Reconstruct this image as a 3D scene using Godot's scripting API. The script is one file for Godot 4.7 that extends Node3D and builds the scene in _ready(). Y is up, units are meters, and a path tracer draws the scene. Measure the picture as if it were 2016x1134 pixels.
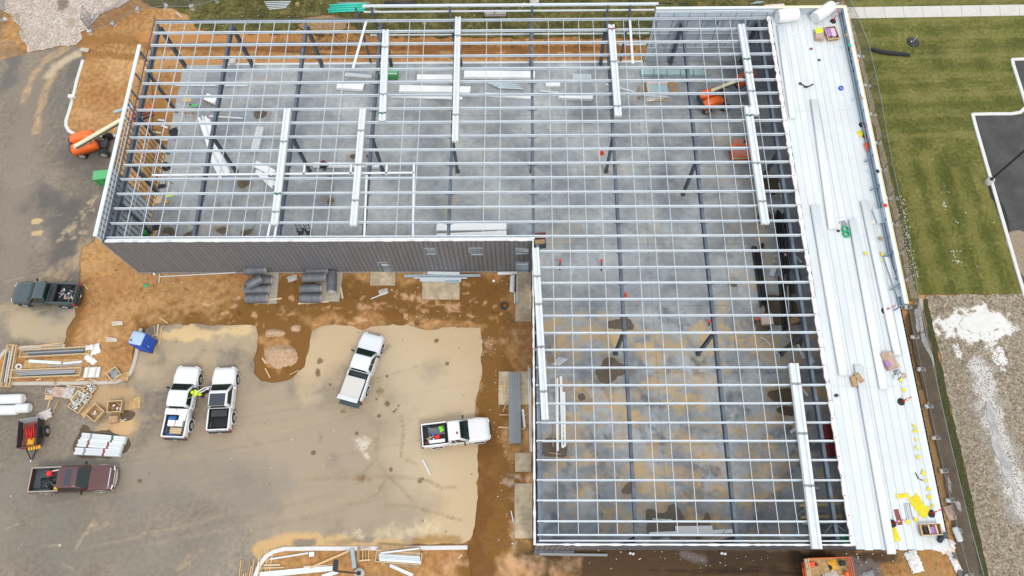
extends Node3D
# A steel building under construction, seen from high above. Metres, y up; x runs east along the purlins, z runs south.

var M := {}
var used := {}
var rng := RandomNumberGenerator.new()

func V(x, y, z) -> Vector3: return Vector3(x, y, z)
func W(x, z) -> Vector2: return Vector2(x, z)
func C(r, g, b) -> Color: return Color(r, g, b)

# ---------------------------------------------------------------- naming
func numbered(called: String) -> String:
	var n: int = used.get(called, 0)
	used[called] = n + 1
	return called if n == 0 else "%s_%03d" % [called, n]

func tag(o: Node3D, label := "", category := "", group := "", kind := "") -> Node3D:
	if label: o.set_meta("label", label)
	if category: o.set_meta("category", category)
	if group: o.set_meta("group", group)
	if kind: o.set_meta("kind", kind)
	return o

func thing(called: String, label: String, category: String, at := Vector3.ZERO, turn := 0.0, group := "") -> Node3D:
	var o := Node3D.new()
	o.name = numbered(called)
	add_child(o)
	o.position = at
	o.rotation.y = turn
	tag(o, label, category, group)
	return o

func put(called: String, st: SurfaceTool, m: Material, parent: Node = self) -> MeshInstance3D:
	st.generate_normals()
	var o := MeshInstance3D.new()
	o.mesh = st.commit()
	o.material_override = m
	o.name = numbered(called) if parent == self else called
	parent.add_child(o, true)
	return o

func copy_of(o: Node3D, at: Vector3, turn: float, label: String, group := "") -> Node3D:
	var c: Node3D = o.duplicate()
	c.name = numbered(String(o.get_meta("base_name", o.name)).rstrip("0123456789_"))
	add_child(c)
	c.position = at
	c.rotation.y = turn
	c.set_meta("label", label)
	if group: c.set_meta("group", group)
	return c

func struct_(called: String, st: SurfaceTool, m: Material) -> MeshInstance3D:
	var o := put(called, st, m)
	o.set_meta("kind", "structure")
	return o

const ORD := ["first", "second", "third", "fourth", "fifth", "sixth", "seventh", "eighth", "ninth", "tenth", "eleventh", "twelfth", "thirteenth", "fourteenth", "fifteenth", "sixteenth", "seventeenth", "eighteenth", "nineteenth", "twentieth", "twenty first", "twenty second", "twenty third", "twenty fourth", "twenty fifth", "twenty sixth"]

# ---------------------------------------------------------------- shapes
func S(smooth := false) -> SurfaceTool:
	var st := SurfaceTool.new()
	st.begin(Mesh.PRIMITIVE_TRIANGLES)
	st.set_smooth_group(0 if smooth else -1)
	return st

func tri(st: SurfaceTool, a: Vector3, b: Vector3, c: Vector3, out: Vector3) -> void:
	if (b - a).cross(c - a).dot(out) > 0.0:
		st.add_vertex(a); st.add_vertex(c); st.add_vertex(b)
	else:
		st.add_vertex(a); st.add_vertex(b); st.add_vertex(c)

func quad(st: SurfaceTool, a: Vector3, b: Vector3, c: Vector3, d: Vector3, out: Vector3) -> void:
	tri(st, a, b, c, out)
	tri(st, a, c, d, out)

func box(st: SurfaceTool, c: Vector3, s: Vector3, b := Basis(), bev := 0.0) -> void:
	var h := s * 0.5
	if bev <= 0.0:
		for ax in 3:
			for sg in [-1.0, 1.0]:
				var n := Vector3.ZERO; n[ax] = sg
				var u := Vector3.ZERO; u[(ax + 1) % 3] = 1.0
				var w := Vector3.ZERO; w[(ax + 2) % 3] = 1.0
				var p := n * h; var pu := u * h; var pw := w * h
				quad(st, c + b * (p - pu - pw), c + b * (p + pu - pw), c + b * (p + pu + pw), c + b * (p - pu + pw), b * n)
		return
	var e := minf(bev, minf(h.x, minf(h.y, h.z)) * 0.9)
	var k := {}
	for sx in [-1, 1]:
		for sy in [-1, 1]:
			for sz in [-1, 1]:
				var sg := Vector3(sx, sy, sz)
				for ax in 3:
					var v := sg * (h - Vector3.ONE * e)
					v[ax] = sg[ax] * h[ax]
					k[[sx, sy, sz, ax]] = c + b * v
				tri(st, k[[sx, sy, sz, 0]], k[[sx, sy, sz, 1]], k[[sx, sy, sz, 2]], b * sg)
	for s0 in [-1, 1]:
		quad(st, k[[s0, -1, -1, 0]], k[[s0, 1, -1, 0]], k[[s0, 1, 1, 0]], k[[s0, -1, 1, 0]], b * Vector3(s0, 0, 0))
		quad(st, k[[-1, s0, -1, 1]], k[[1, s0, -1, 1]], k[[1, s0, 1, 1]], k[[-1, s0, 1, 1]], b * Vector3(0, s0, 0))
		quad(st, k[[-1, -1, s0, 2]], k[[1, -1, s0, 2]], k[[1, 1, s0, 2]], k[[-1, 1, s0, 2]], b * Vector3(0, 0, s0))
		for s1 in [-1, 1]:
			quad(st, k[[s0, s1, -1, 0]], k[[s0, s1, 1, 0]], k[[s0, s1, 1, 1]], k[[s0, s1, -1, 1]], b * Vector3(s0, s1, 0))
			quad(st, k[[s0, -1, s1, 0]], k[[s0, 1, s1, 0]], k[[s0, 1, s1, 2]], k[[s0, -1, s1, 2]], b * Vector3(s0, 0, s1))
			quad(st, k[[-1, s0, s1, 1]], k[[1, s0, s1, 1]], k[[1, s0, s1, 2]], k[[-1, s0, s1, 2]], b * Vector3(0, s0, s1))

func along(a: Vector3, b: Vector3, up := Vector3.UP) -> Basis:   # x runs from a to b
	var x := (b - a).normalized()
	if absf(x.dot(up)) > 0.98: up = Vector3.RIGHT
	var z := x.cross(up).normalized()
	return Basis(x, z.cross(x), z)

func bar(st: SurfaceTool, a: Vector3, b: Vector3, w: float, h: float, bev := 0.0, up := Vector3.UP) -> void:
	box(st, (a + b) * 0.5, Vector3(a.distance_to(b), h, w), along(a, b, up), bev)

func tube(st: SurfaceTool, a: Vector3, b: Vector3, r: float, r2 := -1.0, n := 10, caps := true) -> void:
	if r2 < 0.0: r2 = r
	var k := along(a, b)
	var ra := []; var rb := []
	for i in n:
		var t := TAU * i / n
		var d := k.y * cos(t) + k.z * sin(t)
		ra.append(a + d * r); rb.append(b + d * r2)
	for i in n:
		var j := (i + 1) % n
		quad(st, ra[i], ra[j], rb[j], rb[i], (ra[i] + ra[j] - a * 2.0) + (rb[i] + rb[j] - b * 2.0))
	if caps:
		for i in range(1, n - 1):
			tri(st, ra[0], ra[i], ra[i + 1], a - b)
			tri(st, rb[0], rb[i], rb[i + 1], b - a)

func path(st: SurfaceTool, pts: Array, r: float, n := 6) -> void:
	for i in pts.size() - 1:
		tube(st, pts[i], pts[i + 1], r, r, n, true)

func ring(c: Vector3, ax: Vector3, r: float, n := 14) -> Array:
	var k := along(c, c + ax)
	var o := []
	for i in n: o.append(c + (k.y * cos(TAU * i / n) + k.z * sin(TAU * i / n)) * r)
	return o

func loft(st: SurfaceTool, rings: Array, caps := true) -> void:   # rings of equal size about one axis
	var mids := []
	for r in rings:
		var m := Vector3.ZERO
		for p in r: m += p
		mids.append(m / r.size())
	for i in rings.size() - 1:
		var a: Array = rings[i]; var b: Array = rings[i + 1]
		var mid: Vector3 = (mids[i] + mids[i + 1]) * 0.5
		for j in a.size():
			var q := (j + 1) % a.size()
			quad(st, a[j], a[q], b[q], b[j], (a[j] + a[q] + b[q] + b[j]) * 0.25 - mid)
	if caps:
		for e in [[0, 1], [rings.size() - 1, rings.size() - 2]]:
			var r: Array = rings[e[0]]
			var o: Vector3 = mids[e[0]] - mids[e[1]]
			for j in r.size():
				tri(st, mids[e[0]], r[j], r[(j + 1) % r.size()], o)

func torus(st: SurfaceTool, c: Vector3, ax: Vector3, R: float, r: float, n := 16, m := 6) -> void:
	var k := along(c, c + ax)
	for i in n:
		for j in m:
			var q := []
			for t in [[i, j], [i + 1, j], [i + 1, j + 1], [i, j + 1]]:
				var a: float = TAU * t[0] / n; var b: float = TAU * t[1] / m
				var d := k.y * cos(a) + k.z * sin(a)
				q.append(c + d * (R + r * cos(b)) + k.x * r * sin(b))
			var am := TAU * (i + 0.5) / n
			quad(st, q[0], q[1], q[2], q[3], (q[0] + q[2]) * 0.5 - (c + (k.y * cos(am) + k.z * sin(am)) * R))

func lump(st: SurfaceTool, c: Vector3, r: Vector3, rough: float, sd: int, n := 10) -> void:   # an uneven rounded heap
	var f := FastNoiseLite.new(); f.seed = sd; f.frequency = 1.1
	var p := []
	for i in n / 2 + 1:
		var row := []
		for j in n:
			var a := PI * i / (n / 2); var b := TAU * j / n
			var d := V(sin(a) * cos(b), cos(a), sin(a) * sin(b))
			row.append(c + d * r * (1.0 + rough * f.get_noise_3dv(d * 2.0 + c)))
		p.append(row)
	for i in n / 2:
		for j in n:
			var q := (j + 1) % n
			quad(st, p[i][j], p[i][q], p[i + 1][q], p[i + 1][j], (p[i][j] + p[i + 1][q]) * 0.5 - c)

func rough_line(pts: Array, step: float, amp: float, sd: int) -> Array:   # a closed outline broken up into an uneven one
	var f := FastNoiseLite.new(); f.seed = sd; f.frequency = 0.45; f.fractal_octaves = 4; f.fractal_gain = 0.6
	var o := []
	for i in pts.size():
		var a: Vector2 = pts[i]; var b: Vector2 = pts[(i + 1) % pts.size()]
		var n := maxi(1, int(a.distance_to(b) / step))
		for k in n:
			var p := a.lerp(b, float(k) / n)
			o.append(p + Vector2(f.get_noise_2d(p.x, p.y), f.get_noise_2d(p.x + 91.0, p.y - 57.0)) * amp * 2.0)
	return o

func round_line(pts: Array, times := 2) -> Array:
	for t in times:
		var o := []
		for i in pts.size():
			var a: Vector2 = pts[i]; var b: Vector2 = pts[(i + 1) % pts.size()]
			o.append(a.lerp(b, 0.25)); o.append(a.lerp(b, 0.75))
		pts = o
	return pts

func sheet(st: SurfaceTool, pts: Array, y: float, uv := Rect2(0, 0, 1, 1)) -> void:
	var pv := PackedVector2Array(pts)
	var ix := Geometry2D.triangulate_polygon(pv)
	for i in range(0, ix.size(), 3):
		var a := pv[ix[i]]; var b := pv[ix[i + 1]]; var c := pv[ix[i + 2]]
		if (b - a).cross(c - a) < 0.0:
			var t := b; b = c; c = t
		for q in [a, b, c]:
			st.set_uv((q - uv.position) / uv.size)
			st.add_vertex(V(q.x, y, q.y))

func prism(st: SurfaceTool, pts: Array, y0: float, y1: float, uv := Rect2(0, 0, 1, 1), slope := 0.0) -> void:
	sheet(st, pts, y1, uv)
	var mid := Vector2.ZERO
	for q in pts: mid += q
	mid /= pts.size()
	var turn := 0.0
	for i in pts.size(): turn += pts[i].cross(pts[(i + 1) % pts.size()])
	for i in pts.size():
		var a: Vector2 = pts[i]; var b: Vector2 = pts[(i + 1) % pts.size()]
		var n := Vector2(b.y - a.y, a.x - b.x) * signf(turn)
		var n2 := n.normalized() * slope
		st.set_uv((a - uv.position) / uv.size)
		quad(st, V(a.x, y1, a.y), V(b.x, y1, b.y), V(b.x + n2.x, y0, b.y + n2.y), V(a.x + n2.x, y0, a.y + n2.y), V(n.x, 0, n.y))

func panel(called: String, o: Node, quadr: Array, m: Material, thick := 0.02) -> MeshInstance3D:   # a board through four points
	var st := S()
	var n: Vector3 = (quadr[1] - quadr[0]).cross(quadr[2] - quadr[0]).normalized() * thick * 0.5
	var c: Vector3 = (quadr[0] + quadr[1] + quadr[2] + quadr[3]) * 0.25
	quad(st, quadr[0] + n, quadr[1] + n, quadr[2] + n, quadr[3] + n, n)
	quad(st, quadr[0] - n, quadr[1] - n, quadr[2] - n, quadr[3] - n, -n)
	for i in 4:
		var a: Vector3 = quadr[i]; var b: Vector3 = quadr[(i + 1) % 4]
		quad(st, a + n, b + n, b - n, a - n, (a + b) * 0.5 - c)
	return put(called, st, m, o)

# ---------------------------------------------------------------- materials
var grain_tex := {}
func grain(kind: String, freq: float, lo: float, hi: float, px := 256, cell := false, sd := 7) -> ImageTexture:
	var f := FastNoiseLite.new()
	f.seed = sd
	f.noise_type = FastNoiseLite.TYPE_CELLULAR if cell else FastNoiseLite.TYPE_SIMPLEX_SMOOTH
	if cell: f.cellular_return_type = FastNoiseLite.RETURN_CELL_VALUE
	f.frequency = freq
	f.fractal_octaves = 4
	f.fractal_gain = 0.6
	if cell: f.fractal_type = FastNoiseLite.FRACTAL_NONE
	var im := f.get_seamless_image(px, px)
	im.convert(Image.FORMAT_RGB8)
	var d := im.get_data()
	var lut := PackedByteArray(); lut.resize(256)
	for i in 256: lut[i] = int(255.0 * lerpf(lo, hi, i / 255.0))
	for i in d.size(): d[i] = lut[d[i]]
	var t := ImageTexture.create_from_image(Image.create_from_data(px, px, false, Image.FORMAT_RGB8, d))
	grain_tex[kind] = t
	return t

func mat(called: String, c: Color, rough := 0.8, metal := 0.0, tex := "", scale := 1.0, bump := "", depth := 0.0) -> StandardMaterial3D:
	var m := StandardMaterial3D.new()
	m.resource_name = called
	m.albedo_color = c.linear_to_srgb()
	m.roughness = rough
	m.metallic = metal
	if tex:
		m.albedo_texture = grain_tex[tex]
		m.uv1_triplanar = true
		m.uv1_world_triplanar = true
		m.uv1_scale = Vector3.ONE * scale
	if bump:
		m.normal_enabled = true
		m.normal_texture = grain_tex[bump]
		m.normal_scale = depth
	M[called] = m
	return m

func ss(a: float, b: float, x: float) -> float:
	var t := clampf((x - a) / (b - a), 0.0, 1.0)
	return t * t * (3.0 - 2.0 * t)

# The look of a stretch of ground: three tones mixed by noise, then marks (stains, dust, ruts) laid over it. Colours are linear.
func paint(area: Rect2, ppm: float, ca: Color, cb: Color, cc: Color, f1: float, f2: float, amp: float, marks: Array, sd: int) -> ImageTexture:
	var w := int(area.size.x * ppm); var h := int(area.size.y * ppm)
	var n1 := FastNoiseLite.new(); n1.seed = sd; n1.frequency = f1; n1.fractal_octaves = 5; n1.fractal_gain = 0.55
	var n2 := FastNoiseLite.new(); n2.seed = sd + 1; n2.frequency = f2; n2.fractal_octaves = 3; n2.fractal_gain = 0.7
	var n3 := FastNoiseLite.new(); n3.seed = sd + 2; n3.frequency = 0.5; n3.fractal_octaves = 4; n3.fractal_gain = 0.6
	var px := PackedVector3Array(); px.resize(w * h)
	var A := V(ca.r, ca.g, ca.b); var B := V(cb.r, cb.g, cb.b); var D := V(cc.r, cc.g, cc.b)
	var i := 0
	for y in h:
		var z := area.position.y + (y + 0.5) / ppm
		for x in w:
			var X := area.position.x + (x + 0.5) / ppm
			var t := n1.get_noise_2d(X, z) * 1.6
			var g := 1.0 + amp * n2.get_noise_2d(X, z)
			px[i] = (A.lerp(B, minf(t, 1.0)) if t > 0.0 else A.lerp(D, minf(-t, 1.0))) * g
			i += 1
	for m in marks:
		var pts: Array = m[0]; var r: float = m[1]; var col := V(m[2].r, m[2].g, m[2].b); var al: float = m[3]
		var soft: float = m[4]; var wob: float = m[5]; var nf: float = m[6] if m.size() > 6 else 1.0; var gr: float = m[7] if m.size() > 7 else 0.0
		var lo: Vector2 = pts[0]; var hi: Vector2 = pts[0]
		for q in pts:
			lo = lo.min(q); hi = hi.max(q)
		var e := r * (1.0 + wob) + 0.05
		var x0 := clampi(int((lo.x - e - area.position.x) * ppm), 0, w); var x1 := clampi(int((hi.x + e - area.position.x) * ppm) + 1, 0, w)
		var y0 := clampi(int((lo.y - e - area.position.y) * ppm), 0, h); var y1 := clampi(int((hi.y + e - area.position.y) * ppm) + 1, 0, h)
		for y in range(y0, y1):
			var z := area.position.y + (y + 0.5) / ppm
			for x in range(x0, x1):
				var q := Vector2(area.position.x + (x + 0.5) / ppm, z)
				var d := 1e9
				if pts.size() == 1: d = q.distance_to(pts[0])
				else:
					for s in pts.size() - 1:
						var a: Vector2 = pts[s]; var ab: Vector2 = pts[s + 1] - a
						d = minf(d, (q - a - ab * clampf((q - a).dot(ab) / ab.length_squared(), 0.0, 1.0)).length_squared())
					d = sqrt(d)
				d += wob * r * 1.6 * n3.get_noise_2d(q.x * nf, q.y * nf)
				if d >= r: continue
				var a2 := al * (1.0 - ss(r * (1.0 - soft), r, d))
				if gr > 0.0: a2 *= clampf(0.5 + gr * n2.get_noise_2d(q.x * 0.6 + 40.0, q.y * 0.6), 0.0, 1.0)
				px[y * w + x] = px[y * w + x].lerp(col, a2)
	var lut := PackedByteArray(); lut.resize(2049)
	for k in 2049: lut[k] = int(round(255.0 * Color(k / 2048.0, 0, 0).linear_to_srgb().r))
	var by := PackedByteArray(); by.resize(w * h * 3)
	var j := 0
	for v in px:
		by[j] = lut[clampi(int(v.x * 2048.0), 0, 2048)]; by[j + 1] = lut[clampi(int(v.y * 2048.0), 0, 2048)]; by[j + 2] = lut[clampi(int(v.z * 2048.0), 0, 2048)]
		j += 3
	return ImageTexture.create_from_image(Image.create_from_data(w, h, false, Image.FORMAT_RGB8, by))

func ground_mat(called: String, t: Texture2D, rough: float, bump := "", depth := 0.0, scale := 1.0) -> StandardMaterial3D:
	var m := StandardMaterial3D.new()
	m.resource_name = called
	m.albedo_texture = t
	m.texture_repeat = false
	m.roughness = rough
	m.metallic_specular = 0.3
	M[called] = m
	return m

# ================================================================ the place
const ROOF := 6.53
const SLAB := 0.15
var BAY := 6.972

func _ready() -> void:
	rng.seed = 11
	var cam := Camera3D.new()
	cam.name = "camera"
	add_child(cam)
	cam.transform = Transform3D(Basis(V(0.99992,-0.01262,-0.00205),V(0.00281,0.37304,-0.92781),V(0.01248,0.92773,0.37304)), V(-0.987,61.228,47.400))
	cam.fov = 42.127
	cam.near = 1.0
	cam.far = 900.0
	cam.current = true
	var sky_m := ProceduralSkyMaterial.new()
	sky_m.sky_top_color = Color(0.855, 0.875, 0.90)
	sky_m.sky_horizon_color = Color(0.86, 0.865, 0.87)
	sky_m.sky_curve = 0.2
	sky_m.ground_bottom_color = Color(0.3, 0.28, 0.24)
	sky_m.ground_horizon_color = Color(0.6, 0.6, 0.58)
	sky_m.sun_angle_max = 1.0
	var sky := Sky.new()
	sky.sky_material = sky_m
	var env := Environment.new()
	env.background_mode = Environment.BG_SKY
	env.sky = sky
	env.ambient_light_source = Environment.AMBIENT_SOURCE_SKY
	env.background_energy_multiplier = 1.0
	env.tonemap_mode = Environment.TONE_MAPPER_LINEAR
	env.tonemap_exposure = 1.62
	env.sdfgi_enabled = true
	env.ssao_enabled = true
	env.ssil_enabled = true
	var we := WorldEnvironment.new()
	we.name = "sky_and_air"
	we.environment = env
	add_child(we)
	var sun := DirectionalLight3D.new()
	sun.name = "sun"
	sun.light_energy = 0.32
	sun.light_color = Color(1.0, 0.97, 0.92)
	sun.light_angular_distance = 14.0
	sun.shadow_enabled = true
	sun.rotation = V(deg_to_rad(-58), deg_to_rad(28), 0)
	add_child(sun)
	materials()
	terrain()
	east_side()
	north_side()
	building()
	roof_things()
	inside_things()
	yard_things()
	vehicles()
	small_things()

func materials() -> void:
	grain("fine", 0.05, 0.72, 1.0)
	grain("speck", 0.12, 0.6, 1.0, 256, true)
	grain("cloud", 0.012, 0.75, 1.0)
	grain("streak", 0.03, 0.93, 1.0)
	grain("faint", 0.012, 0.94, 1.0)
	mat("galvanised", C(0.58, 0.64, 0.69), 0.5, 0.0, "faint", 0.11)
	mat("galvanised_two", C(0.54, 0.60, 0.66), 0.46, 0.0, "faint", 0.2)
	mat("bright_galvanised", C(0.70, 0.74, 0.78), 0.45, 0.0, "faint", 0.2)
	mat("slate_steel", C(0.115, 0.145, 0.188), 0.5, 0.0, "cloud", 0.21)
	mat("slate_steel_light", C(0.16, 0.23, 0.33), 0.45, 0.0, "cloud", 0.21)
	mat("dark_stud", C(0.07, 0.09, 0.12), 0.6)
	mat("roof_white", C(0.655, 0.69, 0.71), 0.42, 0.0, "faint", 0.07)
	mat("roof_white_two", C(0.635, 0.675, 0.70), 0.46, 0.0, "faint", 0.05)
	mat("panel_white", C(0.68, 0.72, 0.74), 0.45, 0.0, "streak", 0.2)
	mat("panel_pale", C(0.56, 0.63, 0.68), 0.45, 0.0, "streak", 0.2)
	mat("panel_blue_grey", C(0.36, 0.47, 0.53), 0.4, 0.0, "streak", 0.2)
	mat("liner", C(0.50, 0.56, 0.62), 0.6, 0.0, "faint", 0.12)
	mat("wall_grey", C(0.178, 0.180, 0.196), 0.5, 0.0, "faint", 0.11)
	mat("wall_grey_two", C(0.190, 0.192, 0.208), 0.48, 0.0, "streak", 0.13)
	mat("grey_trim", C(0.30, 0.31, 0.33), 0.5)
	mat("insulation_white", C(0.72, 0.73, 0.74), 0.75, 0.0, "faint", 0.5)
	mat("insulation_pink", C(0.72, 0.55, 0.53), 0.85, 0.0, "faint", 0.6)
	mat("concrete", C(0.50, 0.45, 0.36), 0.85, 0.0, "fine", 0.35)
	mat("concrete_dusty", C(0.60, 0.485, 0.33), 0.9, 0.0, "cloud", 0.3)
	mat("kerb", C(0.66, 0.65, 0.64), 0.85, 0.0, "faint", 0.4)
	mat("kerb_dusty", C(0.50, 0.455, 0.39), 0.85, 0.0, "faint", 0.4)
	mat("sidewalk", C(0.58, 0.55, 0.51), 0.85, 0.0, "faint", 0.3)
	mat("lumber", C(0.60, 0.42, 0.23), 0.8, 0.0, "streak", 0.9)
	mat("lumber_dark", C(0.42, 0.27, 0.13), 0.85, 0.0, "streak", 0.9)
	mat("lumber_pale", C(0.66, 0.53, 0.35), 0.8, 0.0, "streak", 0.9)
	mat("plywood", C(0.58, 0.38, 0.17), 0.8, 0.0, "cloud", 0.6)
	mat("cardboard", C(0.50, 0.33, 0.18), 0.85, 0.0, "cloud", 0.6)
	mat("cardboard_pink", C(0.58, 0.42, 0.33), 0.85, 0.0, "cloud", 0.6)
	mat("orange", C(0.86, 0.15, 0.025), 0.35)
	mat("orange_dark", C(0.52, 0.075, 0.02), 0.5)
	mat("cone_orange", C(0.85, 0.10, 0.03), 0.6)
	mat("cream", C(0.70, 0.64, 0.45), 0.45)
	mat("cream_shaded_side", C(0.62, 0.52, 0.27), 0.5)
	mat("rubber", C(0.022, 0.022, 0.024), 0.85)
	mat("black_plastic", C(0.018, 0.018, 0.021), 0.4)
	mat("black_steel", C(0.03, 0.03, 0.033), 0.45)
	mat("rim", C(0.45, 0.46, 0.47), 0.35, 0.5)
	mat("chrome", C(0.62, 0.63, 0.65), 0.2, 0.9)
	mat("white_paint", C(0.70, 0.71, 0.73), 0.25)
	M.white_paint.clearcoat_enabled = true
	mat("silver_paint", C(0.66, 0.69, 0.73), 0.3)
	mat("green_paint", C(0.022, 0.05, 0.055), 0.22)
	M.green_paint.clearcoat_enabled = true
	mat("maroon_paint", C(0.075, 0.013, 0.014), 0.25)
	M.maroon_paint.clearcoat_enabled = true
	mat("tan_trim", C(0.35, 0.31, 0.27), 0.5)
	mat("car_glass", C(0.008, 0.018, 0.014), 0.06)
	mat("bed_liner", C(0.02, 0.022, 0.025), 0.8)
	mat("bed_blue_grey", C(0.055, 0.075, 0.085), 0.7)
	mat("tail_red", C(0.45, 0.01, 0.015), 0.25)
	mat("lamp_clear", C(0.7, 0.72, 0.74), 0.15)
	mat("red", C(0.62, 0.02, 0.02), 0.45)
	mat("dark_red", C(0.17, 0.02, 0.02), 0.5)
	mat("rust_red", C(0.20, 0.055, 0.04), 0.6)
	mat("yellow", C(0.66, 0.56, 0.01), 0.6)
	mat("amber", C(0.75, 0.40, 0.02), 0.6)
	mat("hi_vis", C(0.62, 0.85, 0.02), 0.7)
	mat("lime", C(0.22, 0.75, 0.03), 0.6)
	mat("blue", C(0.004, 0.085, 0.50), 0.4)
	mat("blue_tarp", C(0.02, 0.12, 0.40), 0.6)
	mat("toilet_roof", C(0.36, 0.48, 0.62), 0.5)
	mat("green_bin", C(0.05, 0.30, 0.08), 0.5)
	mat("green_light", C(0.10, 0.42, 0.16), 0.5)
	mat("coil_green", C(0.01, 0.38, 0.16), 0.4)
	mat("teal_pipe", C(0.03, 0.55, 0.42), 0.4)
	mat("strap_green", C(0.03, 0.14, 0.10), 0.5)
	mat("strap_grey", C(0.25, 0.27, 0.28), 0.5)
	mat("strap_red", C(0.28, 0.05, 0.09), 0.5)
	mat("roll_grey", C(0.165, 0.172, 0.195), 0.42, 0.0, "cloud", 0.4)
	mat("roll_end", C(0.62, 0.56, 0.57), 0.9, 0.0, "fine", 0.8)
	mat("scrap_white", C(0.74, 0.74, 0.73), 0.7)
	mat("skin", C(0.50, 0.28, 0.19), 0.6)
	mat("denim", C(0.04, 0.055, 0.10), 0.9)
	mat("dark_cloth", C(0.03, 0.03, 0.04), 0.9)
	mat("purple", C(0.36, 0.17, 0.40), 0.6)
	mat("purple_pale", C(0.60, 0.45, 0.62), 0.6)
	mat("puddle", C(0.10, 0.074, 0.045), 0.16)
	mat("wet_concrete", C(0.125, 0.098, 0.062), 0.4, 0.0, "cloud", 0.3)
	mat("glass_pack", C(0.38, 0.52, 0.54), 0.15)
	mat("tile_pink", C(0.66, 0.52, 0.47), 0.7)
	mat("sign_white", C(0.72, 0.72, 0.73), 0.5)
	mat("sign_black", C(0.03, 0.02, 0.025), 0.5)
	mat("sign_maroon", C(0.25, 0.02, 0.05), 0.5)
	var pl := mat("clear_plastic", C(0.8, 0.8, 0.8), 0.2)
	pl.transparency = BaseMaterial3D.TRANSPARENCY_ALPHA
	pl.albedo_color.a = 0.45
	var gl := mat("windshield", C(0.10, 0.16, 0.14), 0.05)
	gl.transparency = BaseMaterial3D.TRANSPARENCY_ALPHA
	gl.albedo_color.a = 0.55
	# chain link: a diamond weave of wire, open between
	mat("stack_white", C(0.84, 0.85, 0.86), 0.45)
	var im := Image.create(64, 64, false, Image.FORMAT_RGBA8)
	for y in 64:
		for x in 64:
			var d := minf(fposmod(x + y, 32.0), fposmod(x - y, 32.0))
			var d2 := minf(32.0 - fposmod(x + y, 32.0), 32.0 - fposmod(x - y, 32.0))
			im.set_pixel(x, y, Color(1, 1, 1, 1.0 if minf(d, d2) < 2.8 else 0.0))
	var cl := mat("chain_link", C(0.17, 0.18, 0.17), 0.5)
	cl.albedo_texture = ImageTexture.create_from_image(im)
	cl.transparency = BaseMaterial3D.TRANSPARENCY_ALPHA_SCISSOR
	cl.alpha_scissor_threshold = 0.5
	cl.cull_mode = BaseMaterial3D.CULL_DISABLED

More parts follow.
